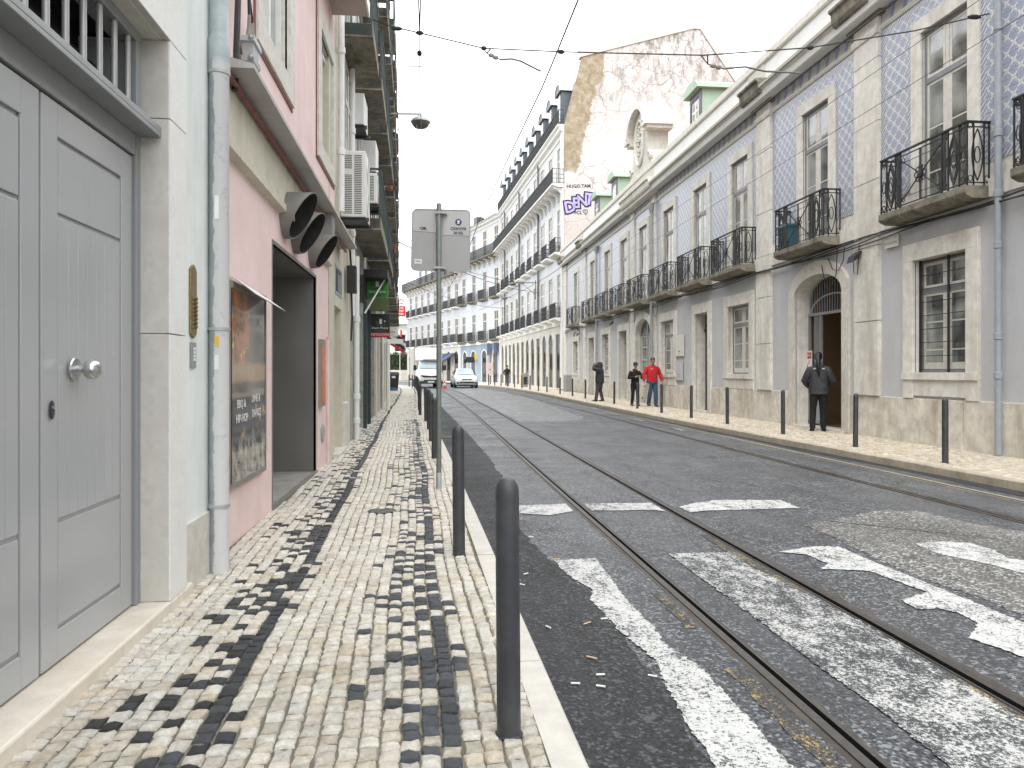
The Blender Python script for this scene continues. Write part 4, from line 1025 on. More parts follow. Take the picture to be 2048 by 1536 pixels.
# ------------------------------------------------------------------ the tall white blocks further on
def far_balcony(parent, x, z, w_, d_=.42, bars=16, slab='render_white', cache={}):
    key = (round(w_, 2), round(d_, 2), bars, slab)
    if key not in cache:
        q = MB(); q.prism([(-.02, -.26), (d_ * .55, -.24), (d_, -.13), (d_ + .03, -.10), (d_ + .03, 0), (-.02, 0)], -w_ / 2, w_ / 2, 'x'); a = q.mesh('balcony', M[slab])
        q = MB(); h = 1.05
        for zz in (.06, .35, .65, h - .02): q.box(-w_ / 2, w_ / 2, d_ - .03, d_, zz, zz + .025); q.box(-w_ / 2, -w_ / 2 + .025, 0, d_, zz, zz + .025); q.box(w_ / 2 - .025, w_ / 2, 0, d_, zz, zz + .025)
        q.box(-w_ / 2 - .02, w_ / 2 + .02, d_ - .04, d_ + .01, h, h + .04)
        for k in range(bars): xx = -w_ / 2 + w_ * (k + .5) / bars; q.box(xx - .016, xx + .016, d_ - .027, d_ - .003, 0, h)
        for sx in (-1, 1):
            for yy in (.02, d_ * .33, d_ * .66): q.box(sx * (w_ / 2 - .012) - .012, sx * (w_ / 2 - .012) + .012, yy, yy + .022, 0, h)
        cache[key] = (a, q.mesh('railing', M['iron']))
    a, b = cache[key]; o = place(a, 'balcony', parent, (x, 0, z)); place(b, 'railing', o); return o
def tall_block(t, L, bays, x_first, pitch, rows, ground, z_cornice, wallm, gmat, depth=12., mansard=False, attic=None, gz=5.0, slab='render_white', cont_row=None, arch_mat='limestone_pale', railbars=16):
    """rows: list of (floor z, window height); ground: list of (x, width, top z, rise)"""
    xs = [x_first + pitch * i for i in range(bays)]; ww = 1.15
    ops = [(x - ww / 2, x + ww / 2, z, z + h) for z, h in rows for x in xs]
    q = MB(); wall(q, 0, L, gz, z_cornice, ops, .06, 0, 1); q.build('wall', [M[wallm], M['limestone_pale']], t)
    gops = [(x - w_ / 2, x + w_ / 2, .15, top, rs_) for x, w_, top, rs_ in ground]
    q = MB(); wall(q, 0, L, 0, gz, gops, .08, 0, 1); q.build('ground_floor_wall', [M[gmat], M[arch_mat]], t)
    q = MB(); q.box(.01, L - .01, -depth, -.6, 0, z_cornice); q.build('rear_body', M['render_white'], t)
    q = MB(); q.box(0, L, -.02, .10, gz - .14, gz + .16); q.build('string_course', M['render_white'], t)
    q = MB(); q.prism([(-.3, z_cornice - .55), (.05, z_cornice - .55), (.08, z_cornice - .30), (.30, z_cornice - .18), (.34, z_cornice), (.5, z_cornice + .12), (.5, z_cornice + .22), (-.3, z_cornice + .22)], -.1, L + .1, 'x'); q.build('cornice', M['render_white'], t)
    for z, h in rows:
        for x in xs:
            q = MB(); surround(q, x - ww / 2, x + ww / 2, z, z + h, .2, .02, sill=False); q.build('stone_frame', M['limestone_pale'], t)
            window_unit(t, x - ww / 2, z, ww, h, 'far', -.03, 'window_wood', 'frame_grey', 'glass_dark')
        if cont_row is not None and abs(z - cont_row) < .01:
            o = far_balcony(t, L / 2, z - .02, L + .1, .85, int(L / .12), slab)
            for k in range(bays * 2 + 1):
                x = .25 + (L - .5) * k / (bays * 2); q = MB(); q.prism([(0, z - .26), (.75, z - .26), (.68, z - .36), (.4, z - .45), (.2, z - .68), (.12, z - 1.0), (0, z - 1.05)], x - .09, x + .09, 'x'); q.build('corbel', M['render_white'] if slab != 'slab_dirty' else M['limestone'], t)
        elif z < (cont_row or 99):
            for x in xs: far_balcony(t, x, z - .02, 2.05, .55, railbars, slab)
    for x, w_, top, rs_ in ground:
        q = MB(); surround(q, x - w_ / 2, x + w_ / 2, .15, top, .22, .03, rs_, sill=False); q.build('stone_frame', M['limestone_pale'], t)
        q = MB()
        if rs_: q.prism([(x - w_ / 2, .15)] + arch_pts(x - w_ / 2, x + w_ / 2, top - rs_, rs_) + [(x + w_ / 2, .15)], -.09, -.05, 'y')
        else: q.box(x - w_ / 2, x + w_ / 2, -.09, -.05, .15, top)
        d = q.build('shop_door', M['dark_metal'], t)
        q = MB(); q.box(x - w_ / 2 + .12, x - .05, -.05, -.045, 1.0, top - max(rs_, .5) - .2); q.box(x + .05, x + w_ / 2 - .12, -.05, -.045, 1.0, top - max(rs_, .5) - .2); q.build('pane', M['glass_dark'], d)
    if mansard:
        zc = z_cornice + .22
        q = MB(); q.prism([(.0, zc), (-.95, zc + 3.4), (-1.1, zc + 3.45), (-depth + 1.2, zc + 3.45), (-depth, zc)], 0.02, L - .02, 'x'); q.build('mansard_roof', M['mansard'], t)
        far_balcony(t, L / 2, zc + .02, L, .38, int(L / .13), slab)
        for x in xs:
            q = MB(); q.box(x - .72, x + .72, -1.8, -.02, zc, zc + 2.75); q.prism([(x - .85, zc + 2.7)] + [(x - .85 * math.cos(a), zc + 2.7 + .62 * math.sin(a)) for a in [R(20 * k) for k in range(1, 9)]] + [(x + .85, zc + 2.7)], -1.9, .15, 'y'); d = q.build('dormer', M['mansard'], t)
            q = MB()
            ao = [(x - .90 * math.cos(a), zc + 2.7 + .68 * math.sin(a)) for a in [R(20 * k) for k in range(0, 10)]]; ai = [(x - .84 * math.cos(a), zc + 2.7 + .61 * math.sin(a)) for a in [R(20 * k) for k in range(0, 10)]]
            for k in range(9): q.prism([ai[k], ai[k + 1], ao[k + 1], ao[k]], -1.85, .2, 'y')
            q.build('dormer_hood', M['mansard_white'], d)
            window_unit(t, x - .48, zc + .5, .96, 2.1, 'far', .03, 'white_paint', 'mansard', 'glass_pale')
    return xs
ang2 = math.atan(.0588)
GB = thing('corner_block', 'tall pale block with grey dormers, dark balconies and a cracked pink gable', 'apartment block', (9.4, 52.5, 0), R(90) + ang2)
L2 = 30.4
g2 = []
for i, x in enumerate([1.9 + 2.45 * k for k in range(12)]): g2.append((x, 1.35, 4.35, 0) if i % 3 == 0 else (x, 1.45, 4.45, .72))
tall_block(GB, L2, 10, 1.45, 3.04, [(5.5, 3.2), (10.25, 3.2), (15.1, 2.9)], g2, 19.1, 'tile_far', 'limestone_pale', mansard=True, cont_row=15.1, gz=5.1)
q = MB(); q.box(-.02, .55, -.5, .14, 0, 19.0); q.build('corner_pilaster', M['render_white'], GB)
q = MB(); q.box(L2 - .5, L2 + .01, -.5, .13, 0, 19.0); q.build('corner_pilaster', M['render_white'], GB)
for x in (8.9, 18.0, 26.9): pipe(GB, x, .1, 5.3, 19.0, .07, M['mansard'], (8, 12, 16))
# gable wall of the block, above the tiled house
q = MB(); q.prism([(.02, 0), (.02, 19.2), (-1.25, 24.2), (-9.7, 26.9), (-10.1, 26.9), (-14.5, 21.0), (-14.5, 0)], -.32, -.02, 'x'); q.build('gable_wall', M['gable'], GB)
q = MB(); top = [(-1.1, 24.1), (-9.7, 26.8), (-10.2, 26.8), (-14.6, 20.9)]
for p, r_ in zip(top, top[1:]): q.prism([p, r_, (r_[0], r_[1] + .75), (p[0], p[1] + .75)], -.40, .3, 'x')
q.build('gable_coping', plain('coping_pink', (.60, .53, .49), .85, var=.1, dirt=(.45, .36, .32), dirt_amt=.4), GB)
q = MB(); q.prism([(-2.2, 22), (-3.2, 24.4), (-9.7, 26.5), (-10.1, 26.5), (-14.2, 20.9)], .02, L2, 'x'); q.build('rear_roof', M['roof_tile'], GB)
# graffiti on the gable: outlined letters
gx = -.35
def gtext(tx, size, mat, x, z, tilt, off_, y, nm):
    o = text(tx, size, M[mat], GB, (-.33 - y, -x, z), (R(90), 0, R(-90)), .002, off_, nm); o.rotation_euler = (R(90), R(0), R(-90)); return o
GRAF = []
def graf(tx, size, x, z, tilt, fill, line, w_):
    for nm, mt, of, yy in (('graffiti_outline', line, w_, .004), ('graffiti_letter', fill, w_ * .2, .012)):
        if mt is None: continue
        o = text(tx, size, M[mt], None, (0, 0, 0), (0, 0, 0), .001, of, nm)
        o.parent = GB
        m_ = Matrix(((0, 0, -1, -.33 - yy), (-1, 0, 0, -x), (0, 1, 0, z), (0, 0, 0, 1))) @ Matrix.Rotation(tilt, 4, 'Z')
        o.matrix_local = m_
for ch, x, z, tl, s_ in (('D', .36, 13.30, .16, 1.15), ('E', .80, 13.62, .12, 1.05), ('N', 1.27, 13.78, .06, 1.05), ('T', 1.78, 13.92, -.10, 1.15)): graf(ch, s_, x, z, tl, 'graf_violet', 'graf_dark', .13)
graf('HUGO.TAM', .34, 1.0, 14.85, .06, None, 'graf_dark', .008)
graf('=CL', .34, .95, 12.95, .05, None, 'graf_dark', .008)
q = MB(); hp = [(16 * math.sin(t) ** 3, 13 * math.cos(t) - 5 * math.cos(2 * t) - 2 * math.cos(3 * t) - math.cos(4 * t)) for t in [2 * math.pi * k / 24 for k in range(24)]]
q.tube([(-.335, -1.5 - a * .011, 13.05 + b * .012) for a, b in hp], .02, 4, True); q.build('graffiti_heart', M['graf_dark'], GB)

a3 = R(16.7); P1 = (7.61, 82.8); P2 = (3.61, 96.15)
B3 = thing('tiled_block', 'grey blue tiled block with a pale blue ground floor behind the parked white car', 'apartment block', (P1[0], P1[1], 0), R(90) + a3)
tall_block(B3, 13.9, 4, 1.3, 3.75, [(5.35, 3.2), (10.2, 3.2), (15.0, 3.2)], [(1.6, 1.5, 4.1, .7), (5.2, 1.6, 4.1, .7), (9.0, 1.6, 4.1, .7), (12.2, 1.4, 4.1, .7)], 19.2, 'tile_far_grey', 'pale_blue', cont_row=15.0, slab='slab_dirty', railbars=20)
q = MB(); q.prism([(.6, 19.4), (-6, 21.6), (-12, 19.4)], -.1, 14.0, 'x'); rf = q.build('roof', M['roof_tile'], B3); q = MB(); q.box(9.5, 10.6, -1.6, -.6, 19.6, 20.9); q.build('chimney', M['mansard'], rf)
for x in (1.0, 3.1):
    q = MB(); q.prism([(-.4, 3.5), (.4, 3.5), (.4, 4.9), (-.4, 4.9)], .15, .2, 'y'); o = q.build('banner', M['blue'], B3, (x - .1, .15, 0))
B4 = thing('bend_block', 'pale tiled block with a dark continuous top balcony at the bend of the street', 'apartment block', (P2[0], P2[1], 0), R(90) + a3 + .02)
tall_block(B4, 25.0, 8, 1.5, 3.05, [(5.45, 3.1), (10.1, 3.1)], [(1.6 + 3.05 * k, 1.6, 4.3, .75) for k in range(8)], 14.2, 'tile_far', 'limestone_pale', cont_row=None, railbars=18)
o = far_balcony(B4, 12.5, 14.45, 25.1, .9, 200, 'slab_dirty')
for k in range(17):
    q = MB(); x = .3 + 24.4 * k / 16; q.prism([(0, 14.2), (.8, 14.2), (.7, 14.05), (.4, 13.95), (.2, 13.75), (.1, 13.4), (0, 13.4)], x - .1, x + .1, 'x'); q.build('corbel', M['limestone'], B4)
q = MB(); q.box(0, 25, -11, -1.6, 14.3, 18.4); q.build('attic_storey', M['render_white'], B4)
q = MB(); q.prism([(-1.2, 18.4), (-6, 20.2), (-11, 18.4)], -.2, 25.2, 'x'); q.build('roof', M['roof_tile'], B4)
for k in range(8): window_unit(B4, 1.0 + 3.05 * k, 14.6, 1.2, 3.0, 'far', -1.57, 'frame_grey', 'frame_grey', 'glass_dark')
for x in (3.2, 6.2):
    q = MB(); q.prism([(0.05, 4.1), (1.9, 2.9), (1.9, 2.75), (0.05, 3.95)], x - 1.2, x + 1.2, 'x'); q.build('awning', M['blue'], B4)

# ------------------------------------------------------------------ left side: the mint house with the grey door
def left_root(name, label, cat, W, yc): 
    t = thing(name, label, cat, (W, yc, 0)); return t, (lambda s_, d, z: (d, s_ - yc, z))
A_, PA = left_root('apartment_house', 'pale mint house with a glossy grey double door and limestone jamb', 'house', -1.54, 3.0)
def LB(P=PA): return MB(P)
q = LB(); wall(q, -8, 5.38, .0, 15, [(2.30, 4.44, .0, 3.40)], .14, 0, 1); q.build('wall', [M['render_mint'], M['limestone_pale']], A_)
q = LB(); q.box(-8, 5.36, -8, -.6, 0, 15); q.build('rear_body', M['render_white'], A_)
M['jamb_shell'] = plain('jamb_shell', (.55, .53, .485), .6, var=.13, scale=14, bump=.15, bscale=60, dirt=(.40, .37, .32), dirt_amt=.6, dscale=7)
M['jamb_front'] = plain('jamb_front', (.76, .75, .72), .75, var=.06, scale=60, bump=.3, bscale=140, dirt=(.62, .60, .56), dirt_amt=.4, dscale=5)
def jamb(y0, y1, z0, z1):
    q = LB(); q.box(y0, y1, -.16, .040, z0, z1); o = q.build('jamb_stone', M['jamb_shell'], A_, bevel=.004); q = LB(); q.box(y0 + .004, y1, .040, .046, z0 + .002, z1 - .002); q.build('jamb_face', M['jamb_front'], o)
for z0, z1 in ((.19, 1.72), (1.724, 2.95), (2.954, 3.40)): jamb(4.42, 4.71, z0, z1); jamb(2.0, 2.30, z0, z1)
jamb(2.0, 4.71, 3.404, 3.75)
q = LB(); q.box(-2, 4.83, -.3, .05, .02, .188); q.build('doorstep', M['travertine'], A_, bevel=.012)
q = LB(); q.box(4.72, 5.34, -.02, .02, .05, .55); q.build('plinth_slab', M['limestone_pale'], A_, bevel=.004)
# metal frame, transom box with bars
q = LB(); q.box(4.36, 4.44, -.22, -.115, .19, 3.4); q.box(2.30, 2.38, -.22, -.115, .19, 3.4); q.box(2.38, 4.36, -.22, -.12, 2.72, 2.84)
q.box(2.34, 4.42, -.22, .0, 2.84, 2.865); q.box(2.34, 4.42, -.025, .0, 2.865, 2.90); q.box(2.38, 4.36, -.22, -.09, 3.34, 3.4); q.box(4.30, 4.36, -.36, -.09, 2.87, 3.34)
q.build('door_frame', M['frame_grey'], A_, bevel=.004)
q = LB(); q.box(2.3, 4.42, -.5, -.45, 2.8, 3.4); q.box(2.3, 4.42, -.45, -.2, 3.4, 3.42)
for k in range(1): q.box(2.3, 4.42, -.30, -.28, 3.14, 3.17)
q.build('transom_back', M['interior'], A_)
for k in range(11):
    y = 2.52 + .172 * k; q = LB(); q.lathe([(.016, 2.865), (.016, 3.36)], (y, -.115, 0), 10); q.build('bar', M['bar_grey'], A_, smooth=True)
def leaf(y0, y1):
    q = LB(); D = -.150
    q.box(y0, y1, D - .06, D, .20, 2.71)
    fw = .14
    # raised stiles and rails round a sunk field of boards
    for (a, b, c, e) in ((y0, y0 + fw, .20, 2.71), (y1 - fw, y1, .20, 2.71), (y0 + fw, y1 - fw, 2.56, 2.71), (y0 + fw, y1 - fw, .20, .34)): q.box(a, b, D, D + .016, c, e)
    o = q.build('door_leaf', M['door_grey'], A_, bevel=.004)
    n = 7; a, b = y0 + fw, y1 - fw; zl, zh = .84, 2.20
    # boards between two horizontal grooves; plain panels above and below
    for k in range(n):
        r = LB(); x0 = a + .01 + (b - a - .02) * k / n; x1 = a + .01 + (b - a - .02) * (k + 1) / n; r.box(x0 + .002, x1 - .002, D, D + .012, zl, zh); r.build('board', M['door_grey'], o, bevel=.003)
    for c, e in ((.36, zl - .02), (zh + .02, 2.54)):
        r = LB(); r.box(a + .01, b - .01, D, D + .012, c, e); r.build('panel', M['door_grey'], o, bevel=.004)
    return o
l1 = leaf(3.385, 4.35); l2 = leaf(2.40, 3.365)
q = LB(); q.lathe([(.052, 0), (.055, .006), (.05, .012), (.018, .016), (.016, .035), (.022, .040), (.038, .055), (.044, .072), (.042, .09), (.03, .104), (.012, .109)], (0, 0, 0), 20, 0, 'y')
me = MB(); me.lathe([(.052, 0), (.055, .006), (.05, .012), (.018, .016), (.016, .040), (.024, .045), (.040, .058), (.047, .078), (.045, .096), (.033, .112), (.012, .118)], (0, 0, 0), 24, 0, 'x')
me.build('door_knob', M['steel'], l1, (-.150 + .022, 3.66 - 3.0, 1.515), smooth=True)
q = MB(); q.lathe([(.022, 0), (.022, .006), (.018, .008)], (0, 0, 0), 14, 0, 'x'); o = q.build('lock', M['dark_metal'], l1, (-.150 + .022, 3.455 - 3.0, 1.335)); o.scale = (1, .8, 1.9)
q = MB(); q.lathe([(.009, .006), (.009, .012)], (0, 0, 0), 10, 0, 'x'); q.build('keyhole', M['steel'], l1, (-.150 + .022, 3.455 - 3.0, 1.345))
# brass bell plate and intercom
q = MB(); ol = [(-.062, .03), (-.058, .035), (-.045, .02), (-.02, .005), (0, 0), (.02, .005), (.045, .02), (.058, .035), (.062, .03), (.062, .44), (.045, .452), (.02, .468), (0, .475), (-.02, .468), (-.045, .452), (-.062, .44)]
q.prism([(a, b) for a, b in ol], 0, .012, 'x'); bp = q.build('bell_plate', M['brass'], A_, (0.001, 4.955 - 3.0, 1.72), bevel=.003)
for k in range(8):
    r = MB(); r.lathe([(.011, .012), (.013, .016), (.012, .026), (.005, .030)], (0, 0, 0), 10, 0, 'x'); r.build('bell_button', M['brass'], bp, (0, .022, .075 + .026 * k), smooth=True)
    r = MB(); r.box(.012, .018, -.045, -.008, .066 + .026 * k, .083 + .026 * k); r.build('name_slot', M['brass'], bp)
q = MB(); q.box(0, .014, -.045, .045, 0, .165); ic = q.build('intercom', M['frame_grey'], A_, (.001, 4.955 - 3.0, 1.53), bevel=.004)
for k in range(4):
    r = MB(); r.box(.014, .018, -.018, .018, .045 + .023 * k, .062 + .023 * k); r.build('key', M['white_paint'], ic)
# flaking downpipe
b = NB('pipe_flaking'); sp = b.node('ShaderNodeSeparateXYZ'); b.L(b.pos(), sp.inputs[0])
e_ = b.math('ADD', b.math('MULTIPLY', b.math('ADD', sp.outputs[0], 1.490), 11), b.math('MULTIPLY', b.math('SUBTRACT', b.noise(7, 6, .7), .5), .9))
low = b.ramp(b.math('MULTIPLY', sp.outputs[2], .1), .362, .366, (1, 1, 1, 1), (0, 0, 0, 1))
kk = b.math('MULTIPLY', b.ramp(e_, .0, .02), low)
pc = b.mix(b.ramp(b.noise(12, 6, .7), .56, .64), (.60, .60, .60), (.50, .51, .52))
M['pipe_flaking'] = b.done(b.mix(kk, b.mix(b.ramp(b.noise(9, 4), .3, .7), (.25, .29, .30), (.36, .40, .41)), pc), .5)
q = MB(); q.lathe([(.066, .10), (.066, 3.57), (.073, 3.58), (.073, 3.80), (.064, 3.81), (.064, 15)], (0, 0, 0), 20)
dp = q.build('downpipe', M['pipe_flaking'], A_, (.07, 5.315 - 3.0, 0), smooth=True)
for z in (.58, 1.80, 3.57):
    r = MB(); r.lathe([(.066, -.012), (.074, -.010), (.074, .010), (.066, .012)], (0, 0, 0), 20); r.tube([(-.09, -.01, 0), (-.16, -.02, 0)], .008, 5); r.build('pipe_clamp', M['zinc'], dp, (0, 0, z), smooth=True)
for z, y, w_, h_, mt in ((2.55, -.062, .03, .16, 'white_paint'), (1.68, -.066, .03, .07, 'yellow'), (1.52, -.06, .03, .1, 'white_paint')):
    r = MB(); r.box(.0, .004, -.014, .014, 0, h_); o = r.build('sticker', M[mt], dp, (.0665 * math.cos(R(-88)), .0665 * math.sin(R(-88)), z), (0, 0, R(-88)))

# ------------------------------------------------------------------ the pink house
B_, PB = left_root('pink_house', 'pink rendered house with a dark metal doorway, steel ducts and a grey canopy', 'house', -1.6, 8.6)
def LB2(): return MB(PB)
wo_ = [(7.15, 8.40, 4.75, 6.40), (10.72, 12.0, 4.75, 6.40)]
q = LB2(); wall(q, 5.38, 12.40, 3.3, 15, wo_, .2, 0, 1); q.build('upper_wall', [M['render_pink'], M['limestone_pale']], B_)
q = LB2(); wall(q, 5.38, 11.68, 0, 3.3, [(7.66, 10.42, .0, 2.80)], .03, 0, 1); q.build('ground_floor_wall', [M['render_pink'], M['panel_metal']], B_)
q = LB2(); q.box(5.38, 12.36, -8, -1.5, 0, 15); q.build('rear_body', M['render_pink'], B_)
for nm, bx in (('jamb_panel', (10.42, 10.46, -1.4, .004, .14, 2.80)), ('jamb_panel', (7.62, 7.66, -1.4, .004, .14, 2.80)), ('soffit_panel', (7.62, 10.46, -1.4, .004, 2.80, 2.84)), ('rear_panel', (7.62, 10.46, -1.45, -1.4, .14, 2.8))):
    q = LB2(); q.box(*bx); q.build(nm, M['panel_metal'], B_)
q = LB2(); q.box(7.62, 10.46, -1.4, .02, .05, .14); q.build('threshold', M['concrete'], B_); q = LB2(); q.box(7.62, 10.46, -.02, .03, .142, .150); q.build('threshold_strip', M['steel_dull'], B_)
# poster case
pcY0, pcY1, pz0, pz1 = 6.02, 7.20, .60, 2.22
q = LB2(); q.box(pcY0, pcY1, -.02, .025, pz0, pz1); q.box(pcY0, pcY1, .025, .04, pz0 - .02, pz0 + .02); q.box(pcY0, pcY1, .025, .04, pz1 - .05, pz1); q.box(pcY1 - .02, pcY1, .025, .04, pz0, pz1); pcs = q.build('poster_case', M['steel_dull'], B_)
q = MB(PB); q.poly([(pcY0, .032, pz0 + .02), (pcY1 - .02, .032, pz0 + .02), (pcY1 - .02, .032, pz1 - .05), (pcY0, .032, pz1 - .05)], 0, [(0, 0), (1, 0), (1, 1), (0, 1)]); q.build('poster', M['poster'], pcs)
def ltext(tx, size, y, z, mat, parent, d=.036, yc=8.6, sx=1): 
    o = text(tx, size, M[mat], parent, (d, y - yc, z), (R(90), 0, R(90)), .001, 0, 'lettering', 'CENTER', sx); return o
for tx, s_, y, z in (('BBQ &', .10, 6.30, 1.24), ('HIP-HOP', .10, 6.32, 1.12), ('DINE &', .10, 6.80, 1.27), ('DANCE', .10, 6.82, 1.14), ('ONE', .08, 6.95, 1.95)): ltext(tx, s_, y, z, 'white_paint', pcs)
q = LB2(); q.prism([(.03, 2.24), (.05, 2.25), (.24, 2.12), (.235, 2.10)], 0, 0, 'x') if False else None
q = MB(PB); q.poly([(6.0, .02, 2.27), (7.2, .02, 2.22), (7.22, .22, 2.08), (6.05, .20, 2.13)]); q.poly([(6.0, .02, 2.262), (7.2, .02, 2.212), (7.22, .22, 2.072), (6.05, .20, 2.122)]); q.build('case_flap', M['white_paint'], B_)
# ducts
for y, z, r in ((8.22, 3.20, .25), (8.82, 3.12, .24), (10.0, 3.10, .22)):
    q = MB(); n = 26; rings = []
    for (t_in, rad, k) in ((0, r, 0), (1, r, 0), (1, r - .012, 0), (.05, r - .012, 0)):
        ring = []
        for j in range(n):
            a = 2 * math.pi * j / n; L = (.22 + .13 * math.sin(a) + .03 * math.cos(a)); ring.append((t_in * L - .01, rad * math.cos(a), rad * math.sin(a)))
        rings.append(ring)
    q.loft(rings[:3], 0, False); q.loft(rings[2:], 1, False)  # lining and mouth disc coloured near-black, painting in the shade of depth
    du = q.build('duct', [M['duct_steel'], M['interior']], B_, (0, y - 8.6, z), smooth=True); q = MB(); q.lathe([(0, .012), (r - .014, .012)], (0, 0, 0), n, 0, 'x'); q.build('duct_mouth', M['interior'], du)
# canopy, band and red pipe
def slope(y): return 3.78 - (y - 5.75) * .014
q = MB(PB); r0 = [[(y, -.02, slope(y)), (y, .27, slope(y)), (y, .27, slope(y) + .035), (y, .0, slope(y) + .10)] for y in (5.42, 6.25, 13.3)]
r0[0] = [(5.42, -.02, slope(5.42)), (5.45, .02, slope(5.42)), (5.45, .02, slope(5.42) + .035), (5.42, 0, slope(5.42) + .1)]
r0[0] = [(5.72, -.02, slope(5.72)), (5.72, .27, slope(5.72)), (5.72, .27, slope(5.72) + .035), (5.72, .0, slope(5.72) + .10)]
q.loft(r0); q.build('canopy', M['canopy_grey'], B_)
q = MB(PB); q.loft([[(y, -.02, slope(y) - .50), (y, .05, slope(y) - .48), (y, .05, slope(y) - .02), (y, -.02, slope(y) - .02)] for y in (5.5, 8.3, 11.6)]); q.loft([[(y, .0, slope(y) - .58), (y, .075, slope(y) - .56), (y, .075, slope(y) - .49), (y, .0, slope(y) - .49)] for y in (5.5, 11.6)]); q.build('band_course', M['render_cream'], B_)
q = MB(PB); q.tube([(5.45, .09, slope(5.45) - .06), (9, .09, slope(9) - .06), (13.2, .09, slope(13.2) - .06)], .022, 8); q.build('red_pipe', M['red_pipe'], B_, smooth=True)
q = MB(PB); q.box(10.45, 10.75, .0, .22, 3.38, 3.80); q.build('duct_box', M['steel_dull'], B_)
for a, b, c, e in wo_:
    q = MB(PB); P_ = .04
    for bx in ((a - .26, a, -.02, P_, c - .24, e + .26), (b, b + .26, -.02, P_, c - .24, e + .26), (a, b, -.02, P_, c - .24, c), (a, b, -.02, P_, e, e + .26)): q.box(*bx)
    q.build('window_surround', M['limestone_pale'], B_)
    q = MB(PB); q.box(a - .29, b + .29, -.02, .015, c - .28, c - .245); q.box(a - .30, a - .262, -.02, .015, c - .28, e + .28); q.build('red_edging', M['red_pipe'], B_)
    window_unit(B_, b, c, b - a, e - c, 'slider', -.10, 'white_paint', 'white_paint', 'glass_pale', R(-90), PB)
q = MB(PB); q.box(9.3, 12.2, -.05, .56, 7.28, 7.46); q.build('balcony', plain('slab_mauve', (.42, .36, .33), .85, var=.08), B_); q = MB(PB); q.box(9.3, 12.22, .56, .585, 7.27, 7.5); q.build('balcony_edge', M['white_paint'], B_)
q = MB(PB)
for k in range(20): y = 9.4 + 2.8 * k / 19; q.box(y - .008, y + .008, .53, .546, 7.46, 8.4)
q.box(9.3, 12.22, .52, .556, 8.4, 8.44); q.build('balcony_railing', M['iron'], B_)
# pipes, meter hatch and grille beside the doorway
q = MB(PB); q.tube([(11.35, .03, 2.05), (11.42, .03, 2.0), (11.42, .03, .15)], .018, 6); q.build('wall_pipe', M['render_pink'], B_)
t_ = thing('orange_poster', 'crumpled orange poster in a narrow wall case right of the metal doorway', 'poster', (-1.6, 10.82, 1.02))
q = MB(); q.box(0, .05, -.18, .18, 0, .95); q.build('case', M['steel_dull'], t_); q = MB(); q.box(.05, .055, -.16, .16, .04, .88); q.build('sheet', M['orange'], t_)
q = MB(); q.lathe([(.13, 0), (.14, .012), (.12, .025), (.10, .028)], (.0, 11.0 - 8.6, .62), 16, 0, 'x'); o = q.build('vent_cover', M['zinc'], B_)
# cable junction hanging on the pink wall
t_ = thing('cable_junction', 'grey cast cable junction box with black leads above the canopy', 'junction box', (-1.52, 6.42, 4.18))
q = MB(); q.loft([[(x * s_, y * s_, z) for x, y in ((-.06, -.13), (.06, -.13), (.06, .13), (-.06, .13))] for z, s_ in ((-.10, .82), (-.06, .9), (-.055, .7), (.05, .78), (.055, 1.02), (.10, 1.0), (.11, .7))]); q.build('casing', M['zinc'], t_)
for y in (-.12, .12):
    for z in (-.08, .08):
        r = MB(); r.lathe([(.018, -.02), (.026, 0), (.018, .02)], (.03, y, z), 8); r.build('bolt', M['steel_dull'], t_)
for y in (-.05, .06):
    r = MB(); r.lathe([(.03, .10), (.026, .16), (.018, .20), (.014, .30)], (0, y, 0), 8); r.build('gland', M['concrete'], t_)
q = MB(); q.tube([(0, -.05, .28), (0, -.06, .42), (0, -.10, .50), (0, -.02, .40), (0, .06, .28)], .013, 6); q.tube([(.0, -.10, .50), (.01, -.26, .52), (.0, -.40, .30), (.0, -.46, -.2), (.0, -.5, -.5)], .024, 8); q.tube([(0, -.03, -.10), (0, -.03, -.17)], .016, 6); q.tube([(0, .03, -.10), (0, .03, -.16)], .016, 6); q.build('lead', M['cable'], t_, smooth=True)
r = MB(); r.tube([(-.05, .10, -.1), (-.06, .10, -.34)], .02, 6); r.build('conduit', M['red_pipe'], t_)

